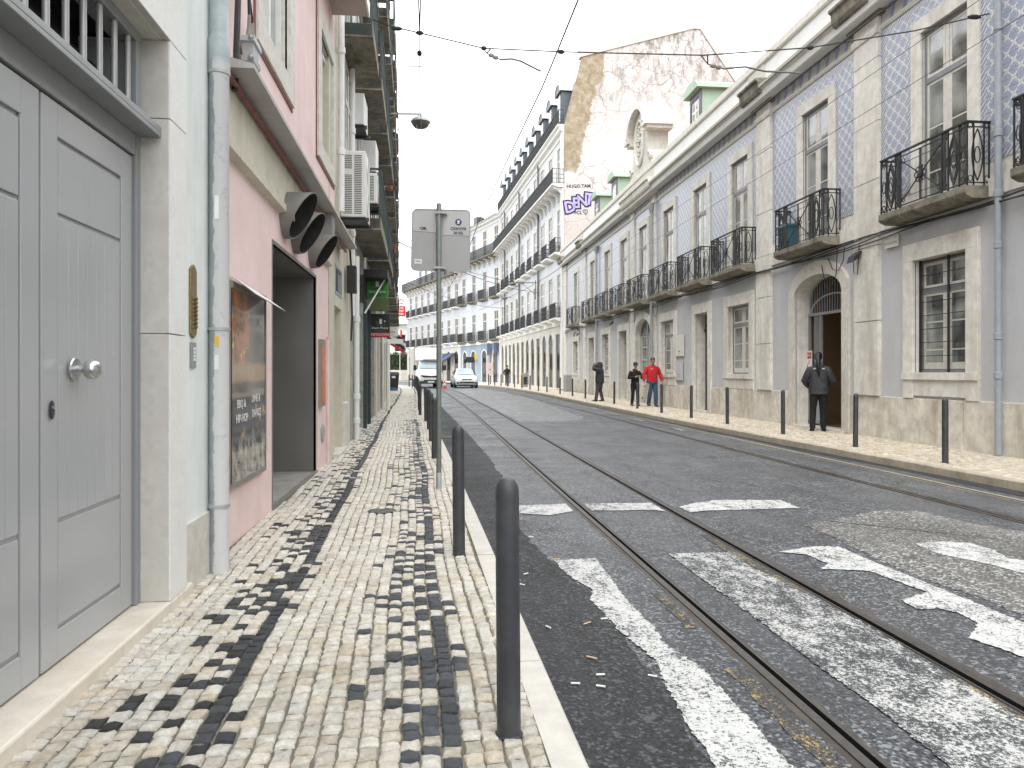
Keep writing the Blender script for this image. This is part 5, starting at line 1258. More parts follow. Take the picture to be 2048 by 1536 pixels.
# ------------------------------------------------------------------ left terrace further on
def terrace(name, label, a, b, h, mat, ground):
    """house between street depths a and b; facade follows the bend"""
    t = thing(name, label, 'house', (LW(a), a, 0), -math.atan2(LW(b) - LW(a), b - a) * 1.0)
    t.rotation_euler = (0, 0, -math.atan2(LW(b) - LW(a), b - a))
    L = math.hypot(LW(b) - LW(a), b - a)
    P = lambda s_, d, z: (d, s_, z)
    q = MB(P); q.box(.01, L - .01, -8, 0, ground, h); q.build('wall', M[mat], t)
    return t, P, L
def left_balcony(t, P, s0, s1, z, d_=.62, rail='dark_green', th=.24):
    q = MB(P); q.box(s0, s1, -.02, d_, z, z + th); bal = q.build('balcony', M['slab_dirty'], t)
    q = MB(P); q.box(s0, s0 + .012, .02, d_ - .02, z + .03, z + th - .005); 
    n = int((s1 - s0) / .13); zt = z + th
    for k in range(n + 1): y = s0 + .02 + (s1 - s0 - .04) * k / n; q.box(y - .008, y + .008, d_ - .03, d_ - .014, zt, zt + 1.0)
    for k in range(4): dd = .04 + (d_ - .08) * k / 3; q.box(s0 + .01, s0 + .026, dd - .008, dd + .008, zt, zt + 1.0); q.box(s1 - .026, s1 - .01, dd - .008, dd + .008, zt, zt + 1.0)
    q.box(s0, s1, d_ - .04, d_, zt + 1.0, zt + 1.04); q.box(s0, s0 + .03, 0, d_, zt + 1.0, zt + 1.04); q.box(s0, s1, d_ - .03, d_ - .01, zt + .05, zt + .07)
    q.build('railing', M[rail], bal); return bal
def left_windows(t, P, ss, z, h=2.2, w_=1.0):
    for s_ in ss:
        q = MB(P); q.box(s_ - w_ / 2 - .18, s_ + w_ / 2 + .18, -.02, .04, z, z + h + .2); f = q.build('window_surround', M['limestone_pale'], t)
        window_unit(t, s_ + w_ / 2, z, w_, h, 'far', .06, 'window_wood', 'frame_grey', 'glass_dark', R(-90), P)
# cream house with the recessed street door
C_, PC, LC = terrace('cream_house', 'narrow cream rendered house with a recessed street door and small window', 11.7, 15.2, 15, 'render_cream', 3.35)
q = MB(PC); wall(q, 0, LC, 0, 3.35, [(.75, 1.85, .1, 2.62), (.85, 1.8, 2.84, 3.3)], .32, 0, 0); q.build('ground_floor_wall', M['render_cream'], C_)
q = MB(PC); q.box(.7, 1.9, -.4, -.32, .05, 2.7); q.build('street_door', M['render_cream'], C_)
q = MB(PC); q.box(.83, 1.82, -.34, -.02, 2.86, 3.28); q.build('pane', M['glass'], C_); q = MB(PC); q.box(.83, 1.82, -.03, .01, 2.82, 2.87); q.box(.83, 1.82, -.03, .01, 3.26, 3.31); q.box(1.78, 1.83, -.03, .01, 2.82, 3.3); q.box(.82, .87, -.03, .01, 2.82, 3.3); q.build('window_frame', M['pipe_grey'], C_)
q = MB(PC); q.box(1.55, 1.78, -.31, -.27, 1.75, 2.12); q.build('intercom', M['steel'], C_)
q = MB(PC); q.box(1.9, 2.6, -.02, .06, .05, .95); q.build('plinth_slab', M['limestone_pale'], C_, bevel=.02)
q = MB(PC); q.box(.6, 2.0, -.35, .1, .05, .16); q.build('doorstep', M['limestone_pale'], C_)
pipe(C_, .09, 2.95, 2.6, 15, .055, M['white_paint'], (4.2, 6.2, 8.2)); pipe(C_, .09, .95, 4.2, 12, .055, M['white_paint'], (5.2, 6.9, 8.6))
t_ = thing('meter_box', 'black meter box with cables under the far end of the canopy', 'meter box', (-1.55, 14.2, 3.0)); q = MB(); q.box(-.05, .12, -.13, .13, 0, .5); q.build('casing', M['cable'], t_); q = MB(); q.tube([(.03, .0, 0), (.04, .05, -.5), (.02, .02, -.9)], .02, 5); q.tube([(.03, .0, .5), (.0, .1, .7), (.02, -.2, .8)], .02, 5); q.build('cable', M['cable'], t_)
left_windows(C_, PC, (2.4,), 4.9); left_windows(C_, PC, (1.0, 2.6), 7.9)
# grey pillar house and green shop
D_, PD, LD = terrace('shop_house', 'old grey house with a green shop door and stacked concrete balconies', 15.2, 24.2, 15, 'render_grey', 4.1)
q = MB(PD)
for a, b in ((0, 1.75), (3.2, 3.45), (5.0, 5.2), (8.2, 9.0)): q.box(a, b, -.5, .03, 0, 4.1)
q.box(0, 9, -.5, -.25, 2.9, 4.1); q.build('pier', M['render_grey'], D_)
q = MB(PD); q.box(1.75, 3.2, -.3, -.1, .15, 2.9); q.build('green_door', M['green_door'], D_); q = MB(PD); q.box(1.75, 3.2, -.3, .02, 0, .15); q.build('door_sill', M['limestone'], D_)
q = MB(PD); q.box(3.3, 3.42, .0, .12, .1, 3.2); q.box(4.9, 5.02, .0, .12, .1, 3.2); q.box(3.3, 5.0, -.2, -.05, 0.1, 3.2); q.build('shop_front', M['dark_green'], D_)
for k in range(22): q = MB(PD); q.box(5.2, 8.2, -.14, -.1 + (.02 if k % 2 else 0), .15 + .13 * k, .27 + .13 * k); q.build('shutter_slat', M['dark_metal'], D_)
q = MB(PD); q.box(3.4, 6.2, -.1, .62, 3.86, 4.06); q.build('shop_canopy', M['black'], D_)
q = MB(PD); q.box(3.2, 8.6, -.1, .06, 3.2, 3.9); q.build('fascia', M['black'], D_)
pipe(D_, .10, .35, .1, 3.9, .06, M['white_paint'], (.5, 1.0, 2.6)); q = MB(PD); q.box(.9, 1.05, .03, .04, 1.7, 1.85); q.build('number_plate', M['white_paint'], D_)
for s0 in (-1.9, .75, 3.6, 6.5):
    pass
# wall balconies, floor by floor
for z in (4.45,): left_balcony(D_, PD, .3, 4.1, z, .60)
for z in (7.4, 10.3, 13.2):
    for s0, s1 in ((.45, 2.65), (3.35, 5.5), (6.2, 8.4)): left_balcony(D_, PD, s0, s1, z, .62)
left_balcony(D_, PD, 5.0, 8.6, 4.5, .6)
left_balcony(C_, PC, 1.5, 3.35, 7.4, .58); left_balcony(C_, PC, 1.5, 3.35, 10.3, .58)
for z in (4.75, 7.7, 10.6): left_windows(D_, PD, (1.6, 4.4, 7.3), z)
E2, PE, LE = terrace('shutter_house', 'worn house with narrow piers and shop signs beyond the green shop', 24.2, 34.5, 15, 'render_cream', 3.9)
q = MB(PE)
for a, b in ((0, .9), (2.4, 3.2), (5.0, 5.8), (7.5, 8.3), (9.7, LE)): q.box(a, b, -.5, .05, 0, 3.9)
q.build('pier', M['render_cream'], E2); q = MB(PE); q.box(0, LE, -.5, -.2, 0, 3.9); q.build('shop_front', M['dark_metal'], E2)
for z in (4.3, 7.3, 10.3, 13.0):
    for s0, s1 in ((.6, 2.9), (3.9, 6.3), (7.2, 9.6)): left_balcony(E2, PE, s0, s1, z, .62, 'iron')
for z in (4.6, 7.6, 10.6): left_windows(E2, PE, (1.7, 5.1, 8.4), z)
pipe(E2, .12, 4.2, .1, 13, .06, M['white_paint'], (3, 6, 9))
F2, PF, LF = terrace('dull_house', 'last house of the left row, tan piers and balconies with flowerpots', 34.5, 46.5, 14.5, 'render_grey', 3.9)
q = MB(PF)
for a, b in ((0, 1), (3, 3.8), (6.2, 7), (9.2, 10), (11.2, LF)): q.box(a, b, -.5, .05, 0, 3.9)
q.build('pier', M['limestone'], F2); q = MB(PF); q.box(0, LF, -.5, -.2, 0, 3.9); q.build('shop_front', M['dark_green'], F2)
for z in (4.3, 7.3, 10.3, 12.6):
    for s0, s1 in ((1, 3.6), (4.8, 7.4), (8.6, 11.2)): left_balcony(F2, PF, s0, s1, z, .65, 'iron')
for z in (4.6, 7.6, 10.6): left_windows(F2, PF, (2.3, 6.1, 9.9), z)
G2_, PG, LG = terrace('corner_house', 'cream corner house where the left pavement bends away', 46.5, 56, 14, 'render_cream', 0)
for z in (4.3, 7.3, 10.3): left_balcony(G2_, PG, 1, 4, z, .6, 'iron'); left_balcony(G2_, PG, 5.2, 8.2, z, .6, 'iron')
left_windows(G2_, PG, (2.5, 6.7), 4.6)
# air conditioners
def ac_unit(x, y, z, w_, d_, h, lab, vents=True):
    t = thing('air_conditioner', lab, 'air conditioner', (x, y, z), 0, 'air conditioners on the left walls')
    q = MB(); q.box(0, d_, 0, w_, 0, h); c = q.build('casing', M['ac_white'], t, bevel=.02)
    if vents:
        q = MB()
        for col in ((.05, d_ / 2 - .02), (d_ / 2 + .02, d_ - .07)):
            n = int(h / .032) - 3
            for k in range(n):
                zz = .06 + k * .032
                if col[0] < .1 and abs(zz - h * .68) < .05: continue
                q.box(col[0], col[1], -.004, .004, zz, zz + .014)
        q.build('vent_slot', M['dark_metal'], t)
        for zz in ((.3, .9) if h > 1 else (h / 2,)):
            q = MB()
            for r_ in (.08, .15, .22): q.tube([(d_ + .008, w_ / 2 + r_ * math.cos(a), zz + r_ * math.sin(a)) for a in [R(20 * k) for k in range(18)]], .006, 4, True)
            q.build('fan_grille', M['ac_white'], t)
    q = MB(); q.box(-.05, d_ + .05, .05, .12, -.06, 0); q.box(-.05, d_ + .05, w_ - .12, w_ - .05, -.06, 0); q.box(0, d_, 0, w_, -.02, 0); q.build('bracket', M['dark_metal'], t)
    return t
ac_unit(-1.62, 13.35, 4.26, .86, .44, 1.18, 'tall white two fan air conditioner with slotted side above the canopy')
ac_unit(-1.58, 15.3, 4.95, .8, .46, .62, 'small white air conditioner just behind the tall one')
ac_unit(-1.65, 14.7, 6.35, .8, .32, .62, 'white air conditioner box high up beside the stained balcony', False)
ac_unit(-1.65, 17.2, 6.1, .8, .36, .72, 'white air conditioner box lower down beside the white pipe', False)
# shop sign boards on the green shop
def pointed_sign(name, lab, x0, x1, y, z0, z1, mat):
    t = thing(name, lab, 'sign', (x0, y, z0)); q = MB(); q.box(0, x1 - x0, 0, .08, 0, z1 - z0); q.build('board', M[mat], t, bevel=.01); return t
def phone_icon(t, cx, cz, s_, line):
    q = MB(); q.tube([(cx + a * s_, -.006, cz + b * s_) for a, b in ((-.3, -.55), (.3, -.55), (.3, .6), (-.3, .6))], .05 * s_, 4, True)
    q.tube([(cx + a * s_, -.006, cz + b * s_) for a, b in ((-.95, .25), (-.95, -.1), (-.75, -.35), (-.75, -.75), (.85, -.75), (.85, .0))], .05 * s_, 4)
    q.tube([(cx - .75 * s_ + .2 * s_ * math.cos(a), -.006, cz + .1 * s_ + .35 * s_ * math.sin(a)) for a in [R(180 + 30 * k) for k in range(7)]], .05 * s_, 4); q.build('phone_outline', M[line], t)
    q = MB(); q.box(cx - .24 * s_, cx + .24 * s_, -.010, -.004, cz - .48 * s_, cz + .52 * s_); q.lathe([(.0, -.012), (.13 * s_, -.010), (.13 * s_, -.004)], (cx + .85 * s_, 0, cz + .1 * s_), 10, 0, 'y'); q.build('phone_screen', M['white_paint'], t)
t_ = pointed_sign('shop_sign', 'green hanging shop sign with a phone emblem under the black canopy', -1.70, -1.14, 19.4, 3.40, 3.98, 'shop_green')
phone_icon(t_, .28, .40, .17, 'black'); text('Smart Phone', .085, M['white_paint'], t_, (.28, -.006, .19), (R(90), 0, 0), .002); text('CLINIC', .105, M['black'], t_, (.28, -.006, .09), (R(90), 0, 0), .002, 0, 'lettering', 'CENTER', 1.25)
q = MB(); q.prism([(0, 0), (.12, -.08), (.14, -.30), (.12, -.31), (.02, -.06)], .08, .56, 'x'); q.build('curved_sheet', plain('olive', (.14, .17, .07), .5), t_)
t_ = pointed_sign('shop_sign', 'black hanging shop sign with a phone emblem and a red bottom strip', -1.66, -1.15, 20.2, 2.45, 3.08, 'black')
phone_icon(t_, .27, .42, .13, 'shop_green'); text('Smart Phone', .085, M['white_paint'], t_, (.25, -.006, .25), (R(90), 0, 0), .002); text('CLINIC', .07, M['shop_green'], t_, (.25, -.006, .17), (R(90), 0, 0), .002, 0, 'lettering', 'CENTER', 1.5)
q = MB(); q.box(.02, .50, -.008, -.002, .01, .125); q.build('red_strip', M['red'], t_); text('FOTOCÓPIA', .085, M['white_paint'], t_, (.26, -.010, .068), (R(90), 0, 0), .002)
t_ = thing('canopy_arm', 'white slanted arm bracing the black shop canopy', 'arm', (-1.6, 18.3, 0)); q = MB(); q.tube([(-.05, .1, 2.95), (.45, .9, 4.0)], .022, 6); q.build('arm', M['white_paint'], t_)
t_ = thing('sign_post', 'slim cream post in front of the shop fronts on the left', 'post', (-1.62, 27.5, .11)); q = MB(); q.lathe([(.07, 0), (.07, 2.55), (.04, 2.6)], (0, 0, 0), 10); q.build('shaft', M['white_paint'], t_); q = MB(); q.box(-.15, .55, -.03, .03, 2.45, 2.62); q.build('bracket', M['white_paint'], t_)
t_ = thing('awning_box', 'white shop awning box with red lettering over the far left pavement', 'awning', (-2.0, 33.5, 3.0)); q = MB(); q.box(-.2, .46, 0, .25, .12, .55); q.build('valance', M['white_paint'], t_); text('bifana', .17, M['red'], t_, (.14, -.006, .32), (R(90), 0, 0), .002)
t_ = thing('striped_awning', 'black and white striped awnings sloping off the left house fronts', 'awning', (-2.4, 38.5, 2.6))
for k, mt in enumerate(('black', 'white_paint', 'black', 'red')):
    q = MB(); q.prism([(.0, 1.25 - .20 * k), (.95, .62 - .20 * k), (.95, .46 - .20 * k), (0, 1.08 - .20 * k)], k * .02, 2.2 + k * .02, 'y'); q.build('stripe', M[mt], t_)
# street lamp
t_ = thing('street_lamp', 'round street lamp on a thin arm reaching out from the left balconies', 'street lamp', (-1.85, 24.4, 9.9))
q = MB(); q.tube([(-.1, 0, -.02), (.4, 0, .03), (1.48, 0, .06)], .03, 6); q.tube([(.0, 0, -.42), (.35, 0, -.2), (.68, 0, .0), (.78, 0, -.1), (.70, 0, -.14)], .012, 5); q.build('arm', M['frame_grey'], t_, smooth=True)
q = MB(); q.lathe([(.06, .20), (.09, .14), (.16, .09), (.26, .03), (.32, -.04), (.32, -.08)], (1.46, 0, -.14), 20); q.build('housing', M['zinc'], t_, smooth=True)
q = MB(); q.lathe([(.29, -.08), (.27, -.17), (.20, -.24), (.08, -.28), (0, -.285)], (1.46, 0, -.14), 20); q.build('lamp_bowl', M['lamp_glass'], t_, smooth=True)
# flowerpots and aerials on the far balconies
for k, (x, y, z) in enumerate(((-1.72, 31.0, 11.5), (-1.70, 30.4, 9.0), (-1.62, 29.0, 8.45), (-1.75, 33.8, 7.7), (-1.70, 33.0, 6.9))):
    t_ = thing('flower_pot', ('topmost', 'second highest', 'middle', 'second lowest', 'lowest')[k] + ' terracotta flowerpot hung outside the left balcony railings', 'flowerpot', (x, y, z), 0, 'flowerpots on the left balconies'); q = MB(); q.lathe([(.09, -.18), (.15, .10), (.17, .11), (.17, .17), (.14, .17)], (0, 0, 0), 10); q.build('pot', M['terracotta'], t_); q = MB(); q.box(-.12, -.05, -.06, .06, -.05, .1); q.build('hook', M['iron'], t_)
ordn = ['nearest', 'second', 'third', 'fourth', 'fifth', 'sixth', 'seventh', 'eighth', 'ninth', 'tenth', 'eleventh', 'twelfth']
CLB = [(21.5, 10.3), (24, 9.3), (27, 9.9), (29, 9.0), (31, 8.1), (34, 7.5), (36, 6.4), (24.2, 10.9)]
for k, (y, z, L) in enumerate(((21.5, 10.3, 1.0), (24, 9.3, .9), (27, 9.9, 1.2), (29, 9.0, 1.1), (31, 8.1, 1.3), (34, 7.5, 1.1), (36, 6.4, 1.2), (24.2, 10.9, .8))):
    t_ = thing('clothes_line_bracket', 'thin clothes line bracket over the left pavement, %s counted from the camera' % ordn[sorted(CLB).index((y, z))], 'bracket', (LW(y) + .6, y, z), 0, 'clothes line brackets on the left houses'); q = MB(); q.tube([(-.5, 0, 0), (L - .1, 0, .02)], .012, 4); q.tube([(L - .15, 0, -.02), (L - .15, 0, .16)], .008, 4); q.build('rod', M['iron'] if k % 3 == 0 else M['pipe_grey'], t_)

# ------------------------------------------------------------------ street furniture
q = MB(); q.lathe([(.046, 0), (.046, .90), (.045, .935), (.040, .955), (.028, .972), (.012, .980)], (0, 0, 0), 20); bol_me = q.mesh('bollard', M['bollard_grey'], smooth=True)
q = MB(); q.lathe([(.052, .0), (.055, .004), (.047, .010)], (0, 0, 0), 16); col_me = q.mesh('base_ring', M['dark_metal'])
ordn = ['nearest', 'second', 'third', 'fourth', 'fifth', 'sixth', 'seventh', 'eighth', 'ninth', 'tenth', 'eleventh', 'twelfth']
def bollard(x, y, lab, grp, s_=1):
    o = tag(place(bol_me, 'bollard', None, (x, y, .118 + rise(y)), (R(rnd.uniform(-.6, .6)), R(rnd.uniform(-.6, .6)), 0)), lab, 'bollard', grp); place(col_me, 'base_ring', o); o.scale = (1, 1, s_); return o
ly = [2.81, 5.61] + [11.94 + 3.05 * k for k in range(17)]
for k, y in enumerate(ly):
    x = {0: .29, 1: .20, 2: .03, 3: -.03, 4: -.09, 5: -.19}.get(k, KL(y) - .32)
    if k == 0: lab = 'tall looking dark grey bollard nearest the camera beside the zebra crossing'
    elif k < 7: lab = 'dark bollard on the left pavement, %s from the camera' % ordn[k]
    else: lab = 'dark bollard in the far file where the left kerb bends'
    bollard(x, y, lab, 'bollards along the left kerb')
for x, y in ((-4.4, 62), (-5.3, 63.5), (-6.1, 64.5)): bollard(x, y, 'dark bollard standing at the far bend behind the litter bin', 'bollards along the left kerb')
rb_ = [(7.77, 10.51), (7.79, 12.95), (7.82, 15.86), (7.85, 19.09), (7.80, 21.73), (7.76, 24.53), (7.81, 27.69), (7.9, 31.7), (7.81, 34.8), (7.85, 37.6), (7.75, 40.6), (7.55, 43.5)]
for k, (x, y) in enumerate(rb_):
    bollard(x, y, 'dark bollard on the right pavement, %s counted from the right edge of the photo' % ordn[k], 'bollards along the right kerb', 1.02)
y = 46.4
while y < 68: bollard(KR(y) + .6, y, 'dark bollard in the far file along the right kerb', 'bollards along the right kerb', 1.02); y += 2.5
# road sign seen from behind
t_ = thing('road_sign', 'grey back of a large square road sign on a galvanised post', 'road sign', (.075, 8.81, .12))
q = MB(); q.lathe([(.030, 0), (.030, 3.37), (.02, 3.385)], (0, 0, 0), 14); q.build('pole', M['pole_grey'], t_, smooth=True)
q = MB(); q.lathe([(.033, .0), (.033, .19), (.03, .195)], (0, 0, 0), 14); q.build('sleeve', M['zinc'], t_, smooth=True)
def rrect(x0, x1, z0, z1, r, n=5):
    out = []
    for cx, cz, a0 in ((x1 - r, z1 - r, 0), (x0 + r, z1 - r, 90), (x0 + r, z0 + r, 180), (x1 - r, z0 + r, 270)):
        out += [(cx + r * math.cos(R(a0 + 90 * k / n)), cz + r * math.sin(R(a0 + 90 * k / n))) for k in range(n + 1)]
    return out
pl_ = thing('x', '', '', (0, 0, 0)); bpy.data.objects.remove(pl_)
q = MB(); q.prism(rrect(-.345, .345, 0, .73, .055), .045, .049, 'y'); q.tube([(x, .047, z) for x, z in rrect(-.345, .345, 0, .73, .055)], .008, 4, True)
pt = q.build('plate', M['sign_back'], t_, (.012, 0, 2.59), (0, R(1.2), R(-5)))
q = MB(); q.prism([(-.335, .47), (-.02, .455), (-.02, .715), (-.335, .715)], .041, .0445, 'y'); q.prism([(.03, .43), (.335, .425), (.335, .715), (.03, .715)], .041, .0445, 'y'); q.build('clean_patch', M['sign_back_pale'], pt)
text('CML', .045, M['black'], pt, (-.21, .039, .50), (R(90), 0, 0), .001, .0012); text('CXXXVIII', .045, M['black'], pt, (.205, .039, .505), (R(90), 0, 0), .001, .0012); text('20102', .045, M['black'], pt, (.205, .039, .455), (R(90), 0, 0), .001, .0012)
q = MB(); q.lathe([(.0, .036), (.038, .037), (.038, .041)], (.205, 0, .585), 20, 0, 'y'); em = q.build('emblem', M['blue'], pt)
q = MB(); q.prism([(.19, .565), (.22, .565), (.213, .58), (.225, .60), (.21, .605), (.195, .60), (.188, .60), (.196, .582)], .033, .036, 'y'); q.build('emblem_figure', M['white_paint'], em)
q = MB(); q.box(-.31, -.22, .040, .0445, .08, .135); st = q.build('sticker', M['white_paint'], pt, (0, 0, 0), (0, 0, 0)); text('PASSEIO', .018, M['black'], st, (-.265, .038, .108), (R(90), 0, 0), .001)
for z in (.03, .68):
    q = MB(); q.box(-.06, .06, -.035, .045, z - .012, z + .012); q.box(-.075, -.05, .0, .03, z - .02, z + .02); q.box(.05, .075, 0, .03, z - .02, z + .02); q.build('clamp', M['zinc'], pt)
# manhole lid, drain grate, cigarette ends
t_ = tag(MB().lathe([(.0, .122), (.125, .122), (.125, .126), (.14, .126), (.14, .10)], (0, 0, 0), 28).build('manhole_lid', M['dark_metal'], None, (-.5, 7.46, 0)), 'small round iron lid set in the left pavement', 'manhole lid')
q = MB()
for k in range(3): r_ = .04 + .03 * k; q.tube([(r_ * math.cos(a), r_ * math.sin(a), .124) for a in [R(20 * j) for j in range(18)]], .005, 4, True)
q.build('lid_pattern', M['steel_dull'], t_)
t_ = tag(MB().box(-.02, .02, -.4, .4, -.02, .005).build('drain_grate', M['black'], None, (KL(17.2) + .22, 17.2, .004)), 'iron drain grate in the gutter by the left kerb', 'drain')
for k in range(7): q = MB(); q.box(-.18, .18, -.36 + .11 * k, -.31 + .11 * k, .005, .012); q.build('grate_bar', M['dark_metal'], t_)
cig = MB().tube([(-.03, 0, .006), (.03, 0, .006)], .0045, 6); cme = cig.mesh('cigarette_butt', [M['cig']]); cme2 = MB().tube([(-.022, 0, .006), (.022, 0, .006)], .005, 6).mesh('cigarette_butt', [M['white_paint']])
rr = random.Random(6)
for k in range(26):
    y = rr.uniform(3.3, 8.5); x = KL(y) + rr.uniform(.08, .6); tag(place(rr.choice((cme, cme, cme2)), 'cigarette_butt', None, (x, y, .006), (0, 0, rr.uniform(0, 6.28))), 'cigarette end lying in the dark gutter by the left kerb', 'cigarette end', 'cigarette ends in the gutter')
# litter bins, cone
def wheelie(x, y, lab):
    t = thing('wheelie_bin', lab, 'bin', (x, y, .12 + rise(y)), R(8))
    q = MB(); q.loft([[(-.30, -.32, .12), (.30, -.32, .12), (.30, .30, .12), (-.30, .30, .12)], [(-.36, -.40, 1.05), (.36, -.40, 1.05), (.36, .36, 1.05), (-.36, .36, 1.05)]]); q.build('body', M['cable'], t)
    q = MB(); q.loft([[(-.40, -.44, 1.05), (.40, -.44, 1.05), (.40, .40, 1.05), (-.40, .40, 1.05)], [(-.34, -.36, 1.22), (.34, -.36, 1.22), (.34, .36, 1.26), (-.34, .36, 1.26)]]); q.build('lid', M['dark_metal'], t)
    q = MB(); q.box(-.28, .28, -.335, -.30, .02, .20); q.build('base', plain('bin_blue', (.03, .12, .22), .5), t)
    q = MB(); q.box(-.12, .12, -.405, -.39, .84, .98); q.build('sticker', M['white_paint'], t)
    for sx in (-1, 1): q = MB(); q.lathe([(.1, -.03), (.1, .03)], (sx * .26, .28, .1), 12, 0, 'x'); q.build('wheel', M['rubber'], t)
wheelie(-2.62, 50.0, 'dark wheeled litter bin with a blue base at the end of the left pavement')
for x, y, lab, mt in ((7.15, 57.5, 'grey litter bin with a yellow panel on the far right pavement', 'yellow'), (8.75, 47.5, 'pale grey cabinet on the pavement where the tiled house ends', 'sign_back')):
    t = thing('litter_bin' if mt == 'yellow' else 'street_cabinet', lab, 'bin' if mt == 'yellow' else 'cabinet', (x, y, .12 + rise(y)), R(20))
    t.scale = (.55, .55, .82)
    q = MB(); q.box(-.42, .42, -.3, .3, 0, 1.25); q.build('body', M['sign_back'], t, bevel=.04)
    q = MB(); q.box(-.44, .44, -.32, .32, 1.25, 1.32); q.build('lid', M['sign_back_pale'], t)
    if mt == 'yellow':
        q = MB(); q.box(-.46, -.42, -.28, .28, .1, 1.1); q.build('side_panel', M['yellow'], t); q = MB(); q.box(-.3, .3, -.33, -.3, .25, 1.0); q.build('door', M['dark_metal'], t)
t = thing('traffic_cone', 'small red and white traffic cone beside the parked truck', 'traffic cone', (.95, 58.4, rise(58.4)))
q = MB(); q.lathe([(.15, .03), (.03, .62), (.0, .62)], (0, 0, 0), 12); q.build('body', M['cone'], t); q = MB(); q.lathe([(.112, .26), (.078, .42)], (0, 0, 0), 12); q.build('band', M['white_paint'], t); q = MB(); q.box(-.2, .2, -.2, .2, 0, .04); q.build('base', M['cone'], t)
# hanging yellow shop sign far off, pole
t = thing('hanging_sign', 'small yellow and black hanging sign on the pale blue shop front', 'sign', (5.1, 90.2, 3.0)); q = MB(); q.box(-.0, .95, 0, .2, .1, .75); q.build('yellow_panel', M['yellow'], t); q = MB(); q.box(-1.0, -.0, 0, .2, -.3, .4); q.build('black_panel', M['black'], t)
t = thing('sign_column', 'thin brown column with small notices before the pale blue shop', 'post', (5.6, 72, .36)); q = MB(); q.lathe([(.06, 0), (.06, 3.2)], (0, 0, 0), 8); q.build('shaft', plain('wood_post', (.22, .14, .06), .7), t); q = MB(); q.box(-.25, .25, -.08, -.06, 1.5, 2.1); q.box(-.25, .25, -.08, -.06, .85, 1.35); q.build('notice', plain('notice_pink', (.6, .45, .42), .7), t)
# lamp brackets on the corner block
for x, y, z in ((7.85, 62.0, 9.0), (8.55, 76, 9.2)):
    t = thing('wall_lamp', 'grey wall lamp on an iron bracket between balconies of the corner block', 'street lamp', (x + 1.0, y, z), 0, 'wall lamps on the corner block'); q = MB(); q.tube([(-.15, 0, .1), (-2.0, 0, .05)], .03, 5); q.tube([(-.2, 0, -.9), (-1.4, 0, .05)], .02, 5); q.tube([(-.2, 0, -1.4), (-.2, 0, .3)], .03, 5); q.build('bracket', M['iron'], t); q = MB(); q.lathe([(.05, .12), (.28, 0), (.30, -.06), (.18, -.16), (0, -.18)], (-2.15, 0, .0), 12); q.build('lamp_head', M['lamp_glass'], t)

# ------------------------------------------------------------------ overhead wires
def wire(path, r=.006, mat='cable'): return MB().tube(path, r, 5)
t = tag(wire([(-1.05, 13.3, 7.75), (-.7, 13.1, 7.55), (-.22, 12.8, 7.33), (.87, 12.6, 7.03), (2.15, 12.3, 6.90), (4.5, 11.95, 6.80), (6.24, 11.7, 6.90), (8.0, 11.55, 7.2), (9.25, 11.45, 7.5)], .011).build('span_wire', M['cable']), 'span wire slung across the street from the left balcony to the tiled house', 'cable')
for p, L in (((-.62, 13.07, 7.51), .1), ((2.15, 12.3, 6.90), .06), ((6.24, 11.7, 6.90), .06), ((9.0, 11.47, 7.44), .12), ((-.22, 12.8, 7.33), .07), ((.87, 12.6, 7.03), .05)):
    q = MB(); q.lathe([(.012, -L), (.04, -L * .4), (.04, L * .4), (.012, L)], p, 8, 0, 'x'); q.build('insulator', M['cable'], t)
def along(f, z, y0, y1, st=1.5): return [(f(y), y, z + rise(y)) for y in frange(y0, y1, st)]
tag(wire(along(lambda y: T1(y) + .42 - max(0, min(.35, (y - 13) * .03)), 6.70, -3, 64), .013).build('trolley_wire', M['cable']), 'tram trolley wire above the left track', 'cable', 'tram trolley wires')
tag(wire(along(lambda y: T3(y) + .5, 6.62, -3, 64), .014).build('trolley_wire', M['cable']), 'tram trolley wire above the right track, in front of the tiled house', 'cable', 'tram trolley wires')
tag(wire([(-.22, 12.8, 7.33), (-.25, 14.2, 7.25), (-.3, 26, 7.3), (-.5, 40, 7.6)], .008).build('stay_wire', M['pipe_grey']), 'thin wire running down the street above the left pavement', 'cable')
q = MB(); q.lathe([(.01, -.09), (.045, -.03), (.045, .03), (.01, .09)], (-.235, 13.5, 7.28), 8, 0, 'y'); tag(q.build('insulator', M['cable']), 'dark bobbin insulator on the thin wire above the left pavement', 'insulator')
tag(wire([(-.22, 12.8, 7.33), (-.25, 6, 8.6), (-.3, 0, 9.8)], .010).build('stay_wire', M['cable']), 'left one of two stay wires rising overhead from the wire junction', 'cable')
tag(wire([(-.22, 12.8, 7.33), (0.02, 6, 8.6), (.3, 0, 9.8)], .010).build('stay_wire', M['cable']), 'right one of two stay wires rising overhead from the wire junction', 'cable')
def pull_off(path, lab, ins):
    t = thing('pull_off_arm', lab, 'arm', path[0], 0, 'pull off arms of the trolley wires'); o_ = Vector(path[0]); pp = [tuple(Vector(p) - o_) for p in path]
    q = MB(); q.tube(pp[ins:], .016, 6); q.build('arm', M['pole_grey'], t, smooth=True)
    q = MB(); q.tube(pp[:ins + 1], .010, 5); q.tube([(.12, 0, .01), pp[1]], .012, 5); q.build('hanger', M['cable'], t)
    for k in (.35, .7): c = Vector(pp[ins - 1]).lerp(Vector(pp[ins]), k); q = MB(); q.lathe([(.015, -.05), (.04, -.02), (.04, .02), (.015, .05)], tuple(c), 8, 0, 'x'); q.build('insulator', M['concrete'], t)
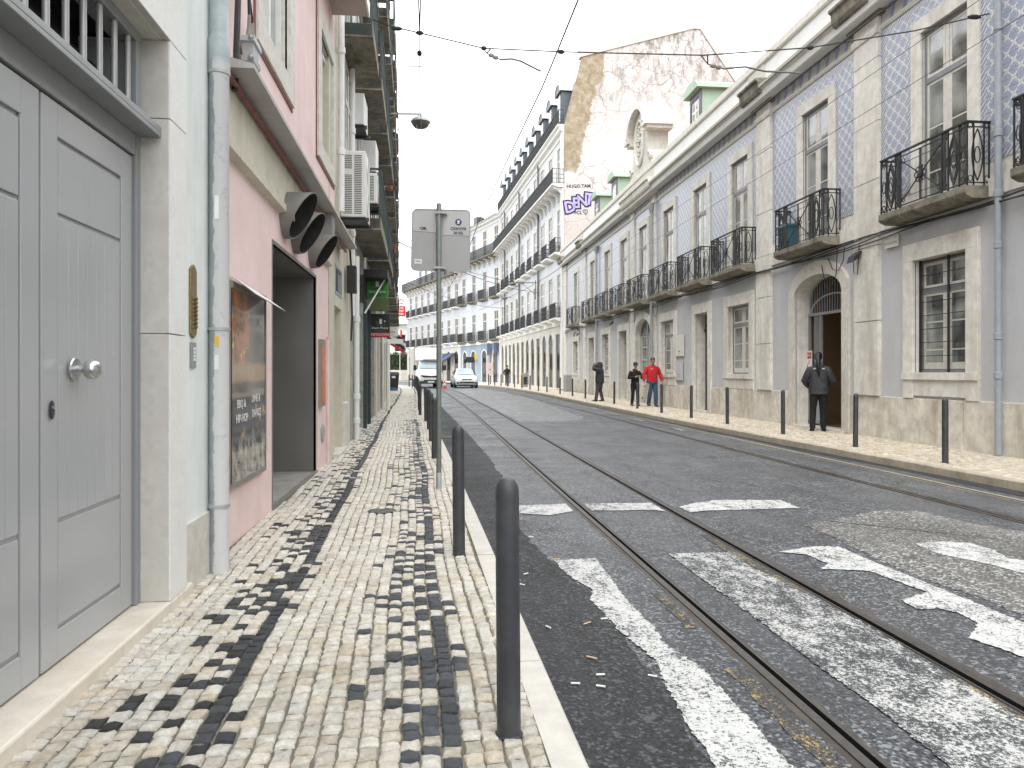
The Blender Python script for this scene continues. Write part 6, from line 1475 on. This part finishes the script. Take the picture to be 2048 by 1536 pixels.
pull_off([(.87, 12.6, 7.02), (.92, 12.6, 6.95), (1.14, 12.62, 6.86), (1.35, 12.6, 6.87), (1.5, 12.6, 6.84), (1.86, 12.65, 6.70)], 'curved pull off arm steadying the left trolley wire', 2)
pull_off([(4.45, 11.95, 6.80), (4.58, 11.96, 6.66), (4.85, 11.97, 6.60), (5.25, 12.0, 6.66), (5.6, 12.0, 6.60), (6.25, 12.05, 6.62)], 'bent pull off arm steadying the right trolley wire before the tiles', 2)
for k, (x, z, y0, y1) in enumerate(((9.05, 7.75, 6, 46), (8.9, 6.95, 6, 46))):
    tag(wire([(x, y, z - .12 * math.sin((y - y0) / (y1 - y0) * 3.14)) for y in frange(y0, y1, 2)], .006).build('feeder_wire', M['cable']), ('upper', 'lower')[k] + ' thin feeder wire crossing in front of the blue tiles', 'cable')
for k, (a, b) in enumerate((((-2.2, 46, 9.6), (8.2, 66, 9.5)), ((-1.9, 38, 8.2), (8.8, 60, 8.0)), ((-2.4, 48, 7.6), (7.7, 78, 8.3)))):
    m_ = Vector(a).lerp(Vector(b), .5) - Vector((0, 0, .5)); tag(wire([a, tuple(Vector(a).lerp(m_, .5) - Vector((0, 0, .12))), tuple(m_), tuple(Vector(b).lerp(m_, .5) - Vector((0, 0, .12))), b], .018).build('span_wire', M['cable']), 'thin distant span wire between the left row and the corner block', 'cable', 'distant span wires')

# ------------------------------------------------------------------ end of the street
EH = thing('white_hall', 'low white building closing the street, with flags and a red sign on its terrace', 'building', (2.5, 132, 0), R(180))
q = MB(); wall(q, -6, 22, 0, 10.6, [(3.0, 5.0, 5.2, 8.2), (7.2, 9.2, 5.2, 8.2), (11, 13, 5.2, 8.2)], .3, 0, 1); q.build('wall', [M['render_white'], M['limestone_pale']], EH)
q = MB(); q.box(-6, 22, -.1, .7, 10.0, 10.3); q.box(-6, 22, -.3, .35, 10.3, 11.1); q.build('cornice', M['render_white'], EH)
for x in (3.0, 7.2, 11.0):
    window_unit(EH, x, 5.2, 2.0, 3.0, 'far', -.25, 'white_paint', 'white_paint', 'glass_dark')
    q = MB(); surround(q, x, x + 2, 5.2, 8.2, .3, .08); q.build('stone_frame', M['render_white'], EH)
q = MB(); q.box(-2, 6.2, -8, -2.5, 11, 14.2); q.build('attic_storey', M['concrete'], EH)
for k in range(8): q = MB(); q.box(1.0, 5.0, -2.5, -2.4, 11.5 + .26 * k, 11.66 + .26 * k); q.build('louvre', M['dark_metal'], EH)
q = MB(); q.box(-6, 22, .4, .46, 12.0, 12.05)
for k in range(30): q.box(-6 + .95 * k, -5.95 + .95 * k, .4, .45, 11.1, 12.05)
q.build('terrace_railing', M['sign_back'], EH)
t = thing('estate_sign', 'red and white estate sign with a house emblem and numbers on the white hall', 'sign', (-6.05, 128.6, 11.1))
q = MB(); q.box(-.05, 1.45, 0, .1, 0, 1.85); q.build('red_panel', M['red'], t); q = MB(); q.box(-.05, 1.45, 0, .1, 1.85, 3.15); q.build('white_panel', M['white_paint'], t)
for k, s_ in enumerate(('218', '940', '500')): text(s_, .50, M['white_paint'], t, (.70, -.02, 1.50 - .52 * k), (R(90), 0, 0), .005)
q = MB(); q.prism([(.25, 2.5), (.7, 2.95), (1.15, 2.5), (1.15, 2.72), (.7, 3.12), (.25, 2.72)], -.02, 0, 'y'); q.build('emblem', M['red'], t); q = MB(); q.box(.35, 1.05, -.02, 0, 2.1, 2.42); q.build('emblem_base', plain('blue_grey', (.25, .3, .5), .5), t)
hw = tag(MB().box(-14, 2, 0, .5, 0, 1.9).build('garden_wall', M['limestone_pale'], None, (-1, 121, 0)), 'low pale garden wall under the hedge at the end of the street', 'wall')
hd = thing('hedge', 'dark green clipped hedge on the garden wall at the end of the street', 'hedge', (-8, 122, 1.7))
q = MB(); rr = random.Random(12)
for k in range(5200):
    x = rr.uniform(-6, 7); y = rr.uniform(-.7, .7); z = rr.uniform(0, 3.3) + .2 * mnoise.noise((x * 1.3, 0, 0)); s_ = rr.uniform(.10, .22)
    if z > 3.0 + .35 * mnoise.noise((x, y, 3)): continue
    a = Vector((rr.uniform(-1, 1), rr.uniform(-1, 1), rr.uniform(-1, 1))).normalized(); b = a.orthogonal().normalized(); c = Vector((x, y, z))
    q.add([tuple(c + a * s_), tuple(c + b * s_ * .6), tuple(c - a * s_), tuple(c - b * s_ * .6)], [(0, 1, 2, 3)])
me = q.mesh('foliage', M['hedge_leaf'], fix=False); o = place(me, 'foliage', hd); tag(o, kind='stuff')
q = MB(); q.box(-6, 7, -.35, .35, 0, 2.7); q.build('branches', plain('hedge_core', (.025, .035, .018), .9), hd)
for x, lab in ((-5.2, 'pole with a red and blue flag before the white hall'), (-9.2, 'pole with a pale flag before the white hall')):
    t = thing('flag_pole', lab, 'flag pole', (x, 120, 0)); q = MB(); q.lathe([(.06, 0), (.04, 8.5)], (0, 0, 0), 8); q.build('pole', M['white_paint'], t)
    q = MB()
    if x > -6: q.loft([[(.05 + .06 * k, .04 * math.sin(k * 1.3 + zz), 8.4 - zz - .04 * k) for k in range(6)] for zz in (0, .9, 1.8, 2.6)], 0, False); q.build('flag', M['red'], t)
    else: q.loft([[(.05 + .06 * k, .04 * math.sin(k * 1.3 + zz), 8.2 - zz - .04 * k) for k in range(6)] for zz in (0, .9, 1.8)], 0, False); q.build('flag', M['ac_white'], t)

# ------------------------------------------------------------------ vehicles
def ring(zb, wb, zm, wm, zs, ws, zr, wr, zc, y):
    return [(-wb, y, zb), (-wm, y, zm), (-ws, y, zs), (-wr, y, zr), (0, y, zc), (wr, y, zr), (ws, y, zs), (wm, y, zm), (wb, y, zb), (0, y, zb)]
def wheel(parent, x, y, r, w_):
    q = MB(); q.lathe([(r * .62, -w_ / 2), (r * .95, -w_ / 2), (r, -w_ / 2 + .03), (r, w_ / 2 - .03), (r * .95, w_ / 2), (r * .62, w_ / 2)], (0, 0, 0), 20, 0, 'x'); o = q.build('wheel', M['rubber'], parent, (x, y, r), smooth=True)
    q = MB(); q.lathe([(0, -w_ / 2 + .02), (r * .6, -w_ / 2 + .01), (r * .62, w_ / 2 - .01), (0, w_ / 2 - .02)], (0, 0, 0), 16, 0, 'x'); q.build('rim', M['zinc'], o)
CAR = thing('parked_car', 'white hatchback car coming down the tram street', 'car', (2.76, 59.6, rise(60) + .005), R(4)); CAR.scale = (1.07, 1.07, 1.07)
q = MB(); q.loft([ring(*v) for v in ((.32, .52, .48, .60, .60, .58, .66, .40, .68, 0), (.22, .70, .48, .79, .68, .75, .75, .48, .77, .10), (.2, .78, .50, .885, .76, .85, .83, .55, .86, .45), (.2, .8, .5, .905, .86, .87, .94, .66, .97, 1.0), (.2, .8, .5, .91, .93, .88, 1.42, .58, 1.45, 1.72), (.2, .8, .5, .91, .94, .88, 1.47, .58, 1.49, 2.35), (.2, .8, .5, .91, .96, .87, 1.43, .56, 1.45, 3.3), (.25, .78, .5, .89, .97, .84, 1.16, .54, 1.18, 3.95), (.3, .7, .5, .83, .86, .79, .95, .5, .97, 4.22))])
body = q.build('body', M['car_white'], CAR, smooth=True); sm = body.modifiers.new('bevel', 'BEVEL'); sm.width = .03; sm.segments = 2; sm.limit_method = 'ANGLE'
q = MB(); q.loft([[(-.66, 1.02, .985), (0, 1.0, 1.01), (.66, 1.02, .985)], [(-.60, 1.38, 1.225), (0, 1.36, 1.25), (.60, 1.38, 1.225)], [(-.55, 1.70, 1.425), (0, 1.68, 1.455), (.55, 1.70, 1.425)]], 0, False); q.build('windscreen', M['glass_blue'], CAR, (0, -.02, .012), smooth=True)
for sx in (-1, 1):
    q = MB(); q.poly([(sx * .895, 1.35, .97), (sx * .895, 3.5, .99), (sx * .62, 3.2, 1.40), (sx * .635, 1.85, 1.40)]); q.build('side_window', M['glass_dark'], CAR)
    q = MB(); q.loft([[(sx * .45, -.012 + .06, .64), (sx * .45, .06, .70), (sx * .60, .05, .68)], [(sx * .79, .20, .66), (sx * .82, .30, .76), (sx * .80, .26, .72)]]); q.build('headlight', M['lens'], CAR)
    q = MB(); q.loft([[(sx * .92, 1.15, .92), (sx * .92, 1.30, .92), (sx * .92, 1.30, 1.02), (sx * .92, 1.15, 1.02)], [(sx * 1.10, 1.18, .95), (sx * 1.10, 1.28, .95), (sx * 1.10, 1.28, 1.06), (sx * 1.10, 1.18, 1.06)]]); q.build('mirror', M['car_white'], CAR)
    q = MB(); q.box(sx * .60, sx * .76, .02, .1, .34, .46); q.build('fog_light', M['black'], CAR)
    wheel(CAR, sx * .80, .85, .31, .2); wheel(CAR, sx * .80, 3.45, .31, .2)
q = MB(); q.prism([(-.40, .60), (.40, .60), (.34, .68), (-.34, .68)], -.015, .03, 'y'); q.build('grille', M['black'], CAR)
q = MB(); q.prism([(-.62, .36), (.62, .36), (.52, .47), (-.52, .47)], -.02, .1, 'y'); q.build('air_intake', M['black'], CAR)
q = MB(); q.box(-.26, .26, -.03, -.015, .48, .58); q.build('number_plate', M['white_paint'], CAR)
q = MB(); q.lathe([(.05, -.02), (.05, .0)], (0, -.0, .64), 12, 0, 'y'); q.build('badge', M['chrome'], CAR)
q = MB(); q.box(-.75, .75, .05, 4.1, .14, .22); q.build('underbody', M['black'], CAR)
TR = thing('box_truck', 'white box truck with a rounded cab and wind deflector behind the bollards', 'truck', (-.12, 60.2, rise(60) + .005), R(6))
q = MB(); q.loft([ring(*v) for v in ((.55, .80, .70, .88, .90, .86, 1.0, .7, 1.02, 0), (.38, .9, .65, .99, 1.02, .96, 1.12, .74, 1.14, .12), (.36, .95, .7, 1.03, 1.18, .99, 1.34, .8, 1.37, .6), (.36, .95, .7, 1.03, 1.32, 1.0, 1.52, .86, 1.56, .95), (.36, .95, .7, 1.03, 1.55, 1.01, 2.20, .82, 2.24, 1.62), (.36, .95, .7, 1.03, 1.55, 1.01, 2.28, .82, 2.32, 2.0), (.5, .95, .7, 1.03, 1.55, 1.01, 2.28, .82, 2.32, 2.4))]); q.build('cab', M['truck_white'], TR, smooth=True)
q = MB(); q.loft([[(-.88, .93, 1.54), (0, .91, 1.57), (.88, .93, 1.54)], [(-.84, 1.28, 1.88), (0, 1.26, 1.91), (.84, 1.28, 1.88)], [(-.79, 1.60, 2.19), (0, 1.58, 2.225), (.79, 1.60, 2.19)]], 0, False); q.build('windscreen', M['glass_blue'], TR, (0, -.03, .015), smooth=True)
q = MB(); q.box(-1.17, 1.17, 2.35, 6.8, .75, 3.38); q.build('cargo_box', M['truck_white'], TR, bevel=.03); q = MB(); q.box(-1.185, -1.165, 2.4, 6.78, .8, 3.3); q.build('box_side', M['truck_side'], TR)
q = MB(); q.box(-1.19, 1.19, 2.33, 2.42, 3.30, 3.41); q.box(-1.19, -1.13, 2.33, 2.4, .75, 3.4); q.build('box_frame', M['truck_side'], TR)
rings_ = []
for y, zt, w_ in ((1.25, 2.36, .62), (1.45, 2.62, .80), (1.75, 3.0, .98), (2.05, 3.25, 1.06), (2.33, 3.33, 1.10)):
    rings_.append([(-w_, y + .12, 2.26), (-w_, y + .10, zt - .12), (-w_ * .8, y, zt), (w_ * .8, y, zt), (w_, y + .10, zt - .12), (w_, y + .12, 2.26)])
q = MB(); q.loft(rings_); q.build('wind_deflector', M['truck_white'], TR, smooth=True)
q = MB(); q.prism([(-.62, .86), (.62, .86), (.86, 1.02), (.72, 1.04), (0, .97), (-.72, 1.04), (-.86, 1.02)], -.03, .2, 'y'); q.build('grille', M['black'], TR)
q = MB(); q.box(-.98, .98, -.05, .3, .34, .56); q.box(-.6, .6, -.06, .2, .56, .66); q.build('bumper', M['dark_metal'], TR, bevel=.03); q = MB(); q.box(-.26, .26, -.075, -.06, .44, .55); q.build('number_plate', M['white_paint'], TR)
for sx in (-1, 1):
    q = MB(); q.loft([[(sx * .62, .02, .82), (sx * .66, .06, 1.02), (sx * .9, .12, .98)], [(sx * .92, .2, .86), (sx * .97, .35, 1.16), (sx * .98, .3, 1.05)]]); q.build('headlight', M['lens'], TR)
    q = MB(); q.box(sx * 1.10, sx * 1.34, .85, 1.0, 1.42, 1.86); q.tube([(sx * 1.0, 1.0, 1.55), (sx * 1.2, .95, 1.55)], .03, 6); q.build('mirror', M['black'], TR, bevel=.04)
    q = MB(); q.poly([(sx * 1.03, 1.2, 1.56), (sx * 1.03, 2.1, 1.56), (sx * .86, 2.0, 2.15), (sx * .86, 1.65, 2.15)]); q.build('side_window', M['glass_dark'], TR)
    wheel(TR, sx * .86, 1.05, .36, .24); wheel(TR, sx * .86, 5.2, .36, .3)
q = MB(); q.box(-.8, .8, .4, 6.6, .4, .75); q.build('chassis', M['black'], TR)

# ------------------------------------------------------------------ people
def skin_body(joints, edges, root):
    """one continuous body surface grown over a posed skeleton"""
    names = list(joints); me = bpy.data.meshes.new('sk'); me.from_pydata([joints[n][0] for n in names], [(names.index(a), names.index(b)) for a, b in edges], [])
    ob = bpy.data.objects.new('sk', me); COL.objects.link(ob); m1 = ob.modifiers.new('skin', 'SKIN'); m1.use_smooth_shade = True; m2 = ob.modifiers.new('sub', 'SUBSURF'); m2.levels = 2; m2.render_levels = 2
    for i, n in enumerate(names):
        d = me.skin_vertices[0].data[i]; r = joints[n][1]; d.radius = (r, r) if isinstance(r, (int, float)) else r; d.use_root = (n == root)
    dg = bpy.context.evaluated_depsgraph_get(); dg.update(); out = bpy.data.meshes.new_from_object(ob.evaluated_get(dg)); bpy.data.objects.remove(ob); return out
def lerp3(a, b, t): return tuple(a[i] + (b[i] - a[i]) * t for i in range(3))
def ering(c, rx, ry, n=16, rot=0): return [(c[0] + rx * math.cos(a) * math.cos(rot) - ry * math.sin(a) * math.sin(rot), c[1] + rx * math.cos(a) * math.sin(rot) + ry * math.sin(a) * math.cos(rot), c[2]) for a in [2 * math.pi * k / n for k in range(n)]]
def person(loc, rz, H_, lab, pose, top_mat, leg_mat, shoe_mat='shoe', hair='hair', bulk=1.0, hem=.86, jacket=0.0, collar=None):
    """figure facing +y before rotation; pose holds elbows, wrists, knees, ankles for a 1.8 m figure"""
    t = thing('person', lab, 'person', loc, rz); S = H_ / 1.8; lean = pose.get('lean', 0)
    def pt(x, y, z): return ((x) * S, (y + lean * max(0, z - .9)) * S, z * S)
    hd = pose.get('head', (0, .03)); B = bulk
    J = {'pelvis': (pt(0, 0, .95), .11 * S), 'waist': (pt(0, 0, 1.12), .105 * S), 'chest': (pt(0, 0, 1.33), .125 * S), 'neckb': (pt(0, -.01, 1.48), .065 * S), 'neck': (pt(hd[0] * .4, hd[1] * .4, 1.54), .055 * S),
         'jaw': (pt(hd[0], hd[1], 1.605), (.066 * S, .072 * S)), 'face': (pt(hd[0], hd[1], 1.68), (.078 * S, .092 * S)), 'crown': (pt(hd[0], hd[1] - .005, 1.755), (.066 * S, .078 * S)), 'nose': (pt(hd[0], hd[1] + .105, 1.655), .012 * S),
         'nose0': (pt(hd[0], hd[1] + .06, 1.665), .02 * S)}
    E_ = [('pelvis', 'waist'), ('waist', 'chest'), ('chest', 'neckb'), ('neckb', 'neck'), ('neck', 'jaw'), ('jaw', 'face'), ('face', 'crown'), ('face', 'nose0'), ('nose0', 'nose')]
    hands = []
    for sd, sg in (('l', -1), ('r', 1)):
        sh = (sg * .185 * (1 + (B - 1) * .4), -.01, 1.43); el, wr = pose['el_' + sd], pose['wr_' + sd]; kn, an = pose['kn_' + sd], pose['an_' + sd]
        hp = (sg * .09, 0, .92)
        def P3(p): return pt(*p)
        hv = Vector(P3(wr)) - Vector(P3(el)); hv.normalize(); hv = (hv + Vector(pose.get('hd_' + sd, (0, 0, 0)))).normalized(); palm = Vector(P3(wr)) + hv * .075 * S
        J.update({'sh' + sd: (P3(sh), .06 * S), 'el' + sd: (P3(el), .042 * S), 'wr' + sd: (P3(wr), .028 * S), 'pa' + sd: (tuple(palm), .034 * S), 'hp' + sd: (P3(hp), .095 * S), 'kn' + sd: (P3(kn), .058 * S), 'an' + sd: (P3(an), .040 * S), 'to' + sd: (P3((an[0] + sg * .02, an[1] + .09, max(.035, an[2] - .04))), .026 * S)})
        E_ += [('chest', 'sh' + sd), ('sh' + sd, 'el' + sd), ('el' + sd, 'wr' + sd), ('wr' + sd, 'pa' + sd), ('pelvis', 'hp' + sd), ('hp' + sd, 'kn' + sd), ('kn' + sd, 'an' + sd), ('an' + sd, 'to' + sd)]
        hands.append((palm, hv, sg))
    me = skin_body(J, E_, 'pelvis'); me.materials.clear(); me.materials.append(M['skin'])
    fb = MB()
    for palm, hv, sg in hands:   # five unequal fingers, slightly curled
        side = hv.cross(Vector((0, 1, 0)));
        if side.length < .1: side = Vector((1, 0, 0))
        side.normalize(); nrm = side.cross(hv).normalized()
        for k, L in enumerate((.070, .080, .076, .060)):
            b0 = palm + side * (-.027 + .018 * k) * S + hv * .015 * S; p1 = b0 + hv * L * .5 * S + nrm * .004 * S; p2 = p1 + (hv * .8 + nrm * .55).normalized() * L * .45 * S
            fb.tube([tuple(b0), tuple(p1), tuple(p2)], [.0095 * S, .0088 * S, .007 * S], 6)
        b0 = palm - side * .03 * S - hv * .03 * S; p1 = b0 + (-side * .8 + hv * .6 + nrm * .4).normalized() * .035 * S; p2 = p1 + (hv + nrm * .3).normalized() * .03 * S
        fb.tube([tuple(b0), tuple(p1), tuple(p2)], [.011 * S, .010 * S, .008 * S], 6)
    bm = bmesh.new(); bm.from_mesh(me); fm = fb.mesh('f', M['skin'], True); bm.from_mesh(fm); bm.to_mesh(me); bm.free(); bpy.data.meshes.remove(fm)
    me.polygons.foreach_set('use_smooth', [True] * len(me.polygons)); place(me, 'body', t)
    # top: torso and sleeves
    q = MB(); a = .155 * B; dd = .115 * B
    tor = [(hem, a * 1.02 + jacket * .5, dd * 1.05 + jacket * .5, 0), (hem + .06, a * 1.05 + jacket * .6, dd * 1.08 + jacket * .6, .01), (1.05, a * 1.04 + jacket * .5, dd * 1.12 + jacket * .5, .015), (1.2, a * 1.05 + jacket * .4, dd * 1.08 + jacket * .4, .012), (1.33, a * 1.12 + jacket * .3, dd * 1.05 + jacket * .3, .005), (1.40, a * 1.08 + jacket * .2, dd * .92 + jacket * .2, -.004), (1.455, a * .84, dd * .74, -.010), (1.50, a * .52, dd * .60, -.01), (1.53 + (.03 if collar else 0), .075 + (.02 if collar else 0), .075 + (.02 if collar else 0), -.002)]
    q.loft([ering(pt(0, yo, z), rx * S, ry * S) for z, rx, ry, yo in tor])
    for sd, sg in (('l', -1), ('r', 1)):
        sh = (sg * .162 * (1 + (B - 1) * .5), -.01, 1.395); el, wr = pose['el_' + sd], pose['wr_' + sd]; k_ = 1 + jacket * 5
        p = [pt(*lerp3((sg * .06, 0, 1.44), sh, .45)), pt(*sh), pt(*lerp3(sh, el, .35)), pt(*lerp3(sh, el, .75)), pt(*el), pt(*lerp3(el, wr, .3)), pt(*lerp3(el, wr, .8)), pt(*lerp3(el, wr, .97))]
        q.tube(p, [r * S * B * k_ for r in (.05, .072, .070, .060, .056, .053, .043, .040)], 10)
    place(q.mesh('top', M[top_mat], True), 'jacket' if jacket else 'sweater', t)
    # trousers
    q = MB(); q.loft([ering(pt(0, yo, z), rx * S * B, ry * S * B) for z, rx, ry, yo in ((.80, .13, .10, 0), (.86, .165, .125, 0), (.95, .158, .118, 0), (1.04, .142, .105, 0))])
    for sd, sg in (('l', -1), ('r', 1)):
        hp = (sg * .088, 0, .90); kn, an = pose['kn_' + sd], pose['an_' + sd]
        p = [pt(*hp), pt(*lerp3(hp, kn, .3)), pt(*lerp3(hp, kn, .8)), pt(*kn), pt(*lerp3(kn, an, .35)), pt(*lerp3(kn, an, .8)), pt(*lerp3(kn, an, 1.02))]
        q.tube(p, [r * S * (1 + (B - 1) * .6) for r in (.098, .094, .074, .068, .066, .060, .062)], 12)
    place(q.mesh('trousers', M[leg_mat], True), 'trousers', t)
    for sd, sg in (('l', -1), ('r', 1)):
        an = pose['an_' + sd]; q = MB(); z = an[2] - .075; tl = pose.get('toe_' + sd, 0)
        q.loft([ering(pt(an[0], an[1] - .02, an[2] + .01), .045 * S, .055 * S, 12), ering(pt(an[0], an[1] + .015, z + .05), .05 * S, .10 * S, 12), ering(pt(an[0] + sg * .012, an[1] + .055, z + .02), .052 * S, .145 * S, 12), ering(pt(an[0] + sg * .012, an[1] + .055, z), .052 * S, .145 * S, 12)]); place(q.mesh('shoe', M[shoe_mat], True), 'shoe', t)
    c = Vector(pt(hd[0], hd[1], 1.70)); hh = pose.get('cap')
    q = MB(); prof = []
    rg = []
    for k, (z, rx, ry, yo) in enumerate(((-.075, .070, .062, -.040), (-.03, .084, .082, -.026), (.02, .088, .096, -.014), (.06, .080, .092, -.008), (.088, .060, .072, -.006), (.104, .026, .034, -.006))): rg.append(ering((c.x, c.y + yo * S, c.z + z * S), rx * S, ry * S, 14))
    q.loft(rg); place(q.mesh('hair', M[hair], True), 'hair', t)
    if pose.get('face', True):
        for sg in (-1, 1):
            q = MB(); q.lathe([(.0, -.008), (.012, 0), (0, .006)], (c.x + sg * .030 * S, c.y + .088 * S, c.z - .015 * S), 8, 0, 'y'); place(q.mesh('eye', M['hair'], True), 'eye', t)
            q = MB(); q.tube([(c.x + sg * .015 * S, c.y + .092 * S, c.z + .008 * S), (c.x + sg * .045 * S, c.y + .084 * S, c.z + .006 * S)], .005 * S, 5); place(q.mesh('eyebrow', M['hair']), 'eyebrow', t)
            q = MB(); q.lathe([(.0, -.01), (.022, -.006), (.026, 0), (.0, .008)], (c.x + sg * .084 * S, c.y, c.z - .03 * S), 8, 0, 'x'); place(q.mesh('ear', M['skin'], True), 'ear', t)
        q = MB(); q.tube([(c.x - .024 * S, c.y + .083 * S, c.z - .085 * S), (c.x, c.y + .088 * S, c.z - .083 * S), (c.x + .024 * S, c.y + .083 * S, c.z - .085 * S)], .006 * S, 5); place(q.mesh('mouth', plain('lips', (.25, .10, .09), .6)), 'mouth', t)
    if hh:
        q = MB(); q.loft([ering((c.x, c.y - .005 * S, c.z + z * S), rx * S, ry * S, 16) for z, rx, ry in ((.015, .094, .106), (.06, .090, .102), (.095, .070, .082), (.112, .03, .036))])
        q.loft([[(c.x - .075 * S, c.y + .07 * S, c.z + .022 * S), (c.x - .05 * S, c.y + .165 * S, c.z + .0 * S), (c.x + .05 * S, c.y + .165 * S, c.z + .0 * S), (c.x + .075 * S, c.y + .07 * S, c.z + .022 * S)], [(c.x - .075 * S, c.y + .07 * S, c.z + .034 * S), (c.x - .05 * S, c.y + .165 * S, c.z + .010 * S), (c.x + .05 * S, c.y + .165 * S, c.z + .010 * S), (c.x + .075 * S, c.y + .07 * S, c.z + .034 * S)]])
        place(q.mesh('cap', M[hh], True), 'cap', t)
    return t, pt, S
stand = dict(kn_l=(-.10, .02, .50), kn_r=(.10, .02, .50), an_l=(-.11, 0, .085), an_r=(.11, 0, .085))
gz = lambda y: .124 + rise(y)
# woman at the gate, seen from behind, hands in front
p_ = dict(stand, el_l=(-.30, .03, 1.14), wr_l=(-.20, .20, 1.0), el_r=(.30, .03, 1.14), wr_r=(.20, .20, 1.0), head=(-.01, .05), an_l=(-.13, -.02, .085), an_r=(.10, .04, .085), kn_l=(-.12, .05, .50), kn_r=(.09, .06, .5), face=False)
wt, pt, S = person((9.02, 16.52, gz(16.5)), R(-28), 1.86, 'person in a grey jacket with a long dark ponytail looking through the barred gate', p_, 'jacket_grey', 'cloth_black', 'cloth_black', 'hair', 1.14, .84, .04, True)
q = MB(); q.tube([pt(-.01, -.04, 1.70), pt(-.01, -.13, 1.62), pt(-.01, -.165, 1.50), pt(0, -.165, 1.36), pt(.01, -.16, 1.24)], [r * S for r in (.06, .05, .045, .035, .010)], 10); place(q.mesh('ponytail', M['hair'], True), 'ponytail', wt)
q = MB(); q.lathe([(.10, 0), (.115, .03), (.10, .06), (.085, .05)], pt(0, -.015, 1.48), 14); place(q.mesh('collar', plain('teal_cloth', (.05, .09, .11), .8), True), 'collar', wt)
for sx in (-.085, .10): q = MB(); q.box(sx * S - .025, sx * S + .025, -.150 * S, -.142 * S, 1.41 * S, 1.425 * S); q.build('emblem', M['white_paint'], wt)
# man in red carrying a skateboard
p_ = dict(el_l=(-.32, -.02, 1.17), wr_l=(-.34, .10, .96), el_r=(.32, .0, 1.17), wr_r=(.33, .06, .95), kn_l=(-.10, .10, .50), an_l=(-.10, .12, .085), kn_r=(.09, .03, .50), an_r=(.09, -.10, .10), head=(.0, .05), lean=.03)
rm, pt, S = person((8.84, 29.2, gz(29)), R(186), 2.0, 'person in a bright red sweater and blue jeans walking with a skateboard in hand', p_, 'cloth_red', 'jeans', 'shoe', 'hair_grey', 1.28, .88)
q = MB(); q.box(.05 * S, .12 * S, .160 * S, .168 * S, 1.36 * S, 1.375 * S); q.build('chest_print', M['white_paint'], rm)
q = MB(); q.lathe([(.085, 0), (.095, .02), (.085, .04), (.075, .03)], pt(0, .0, 1.49), 14); place(q.mesh('collar', M['cloth_navy'], True), 'collar', rm)
for sg, w3 in ((-1, p_['wr_l']), (1, p_['wr_r'])): q = MB(); e3 = p_['el_l'] if sg < 0 else p_['el_r']; q.tube([pt(*lerp3(e3, w3, .92)), pt(*lerp3(e3, w3, 1.03))], .054 * S, 10); place(q.mesh('cuff', M['cloth_navy'], True), 'cuff', rm)
q = MB(); q.lathe([(.0, -.07), (.045, -.055), (.058, -.02), (.03, .0)], pt(0, .085, 1.64), 10); place(q.mesh('beard', M['hair_grey'], True), 'beard', rm)
sk = thing('skateboard', 'grey skateboard with black wheels hanging from the hand of the person in red', 'skateboard', (9.20, 28.95, .28), R(20))
q = MB(); ol = rrect(-.10, .10, 0, .80, .099, 6); q.prism(ol, -.006, .006, 'y'); dk = q.build('deck', plain('deck', (.34, .33, .31), .7, var=.2), sk, rot=(0, R(14), 0))
for z in (.16, .64):
    q = MB(); q.tube([(-.07, .05, z), (.07, .05, z)], .012, 6); q.tube([(0, 0, z), (0, .05, z)], .02, 6); tk = q.build('truck', M['steel_dull'], dk)
    for sx in (-1, 1): q = MB(); q.lathe([(.03, -.018), (.036, 0), (.03, .018)], (sx * .085, .05, z), 12, 0, 'x'); q.build('wheel', M['black'], tk)
sk.location = (8.84 - .38 * 1.05, 28.98, .30)
# companion in black with a blue cap
p_ = dict(el_l=(-.30, .06, 1.16), wr_l=(-.12, .26, 1.22), el_r=(.30, .02, 1.15), wr_r=(.10, .25, 1.20), kn_l=(-.10, .05, .50), an_l=(-.11, .05, .085), kn_r=(.10, .02, .50), an_r=(.10, -.08, .09), head=(.0, .06), cap='cloth_navy', hd_l=(.6, 0, 0), hd_r=(-.6, 0, 0))
person((8.27, 29.7, gz(29.7)), R(190), 1.80, 'person in black with a blue cap walking beside the one in red', p_, 'cloth_black', 'cloth_black', 'shoe', 'hair', 1.08, .86)
# dark jacket, arms raised to the face
p_ = dict(el_l=(-.30, .22, 1.50), wr_l=(-.10, .24, 1.66), el_r=(.34, .12, 1.52), wr_r=(.12, .22, 1.68), kn_l=(-.10, .10, .50), an_l=(-.12, .16, .085), kn_r=(.09, .0, .50), an_r=(.09, -.10, .09), head=(.0, .06), face=False, lean=-.02)
dj, pt, S = person((7.86, 34.3, gz(34.3)), R(64), 1.86, 'person in a dark puffy jacket holding both arms up to the face', p_, 'jacket_dark', 'trouser_plum', 'cloth_black', 'hair', 1.35, .84, .05, True)
q = MB(); q.loft([ering(pt(0, .02, z), rx * S, ry * S, 14) for z, rx, ry in ((1.52, .12, .12), (1.62, .13, .135), (1.74, .115, .12), (1.80, .06, .07))]); place(q.mesh('hood', M['jacket_dark'], True), 'hood', dj)
# far walker
p_ = dict(el_l=(-.28, .03, 1.16), wr_l=(-.24, .16, .98), el_r=(.28, .03, 1.16), wr_r=(.24, .16, .98), kn_l=(-.10, .10, .50), an_l=(-.10, .12, .085), kn_r=(.09, .0, .50), an_r=(.09, -.10, .10), head=(.0, .04))
person((6.3, 62.6, gz(62.6)), R(178), 1.75, 'distant person in a black top and grey trousers on the far right pavement', p_, 'cloth_black', 'trouser_grey', 'shoe', 'hair', 1.1, .88)
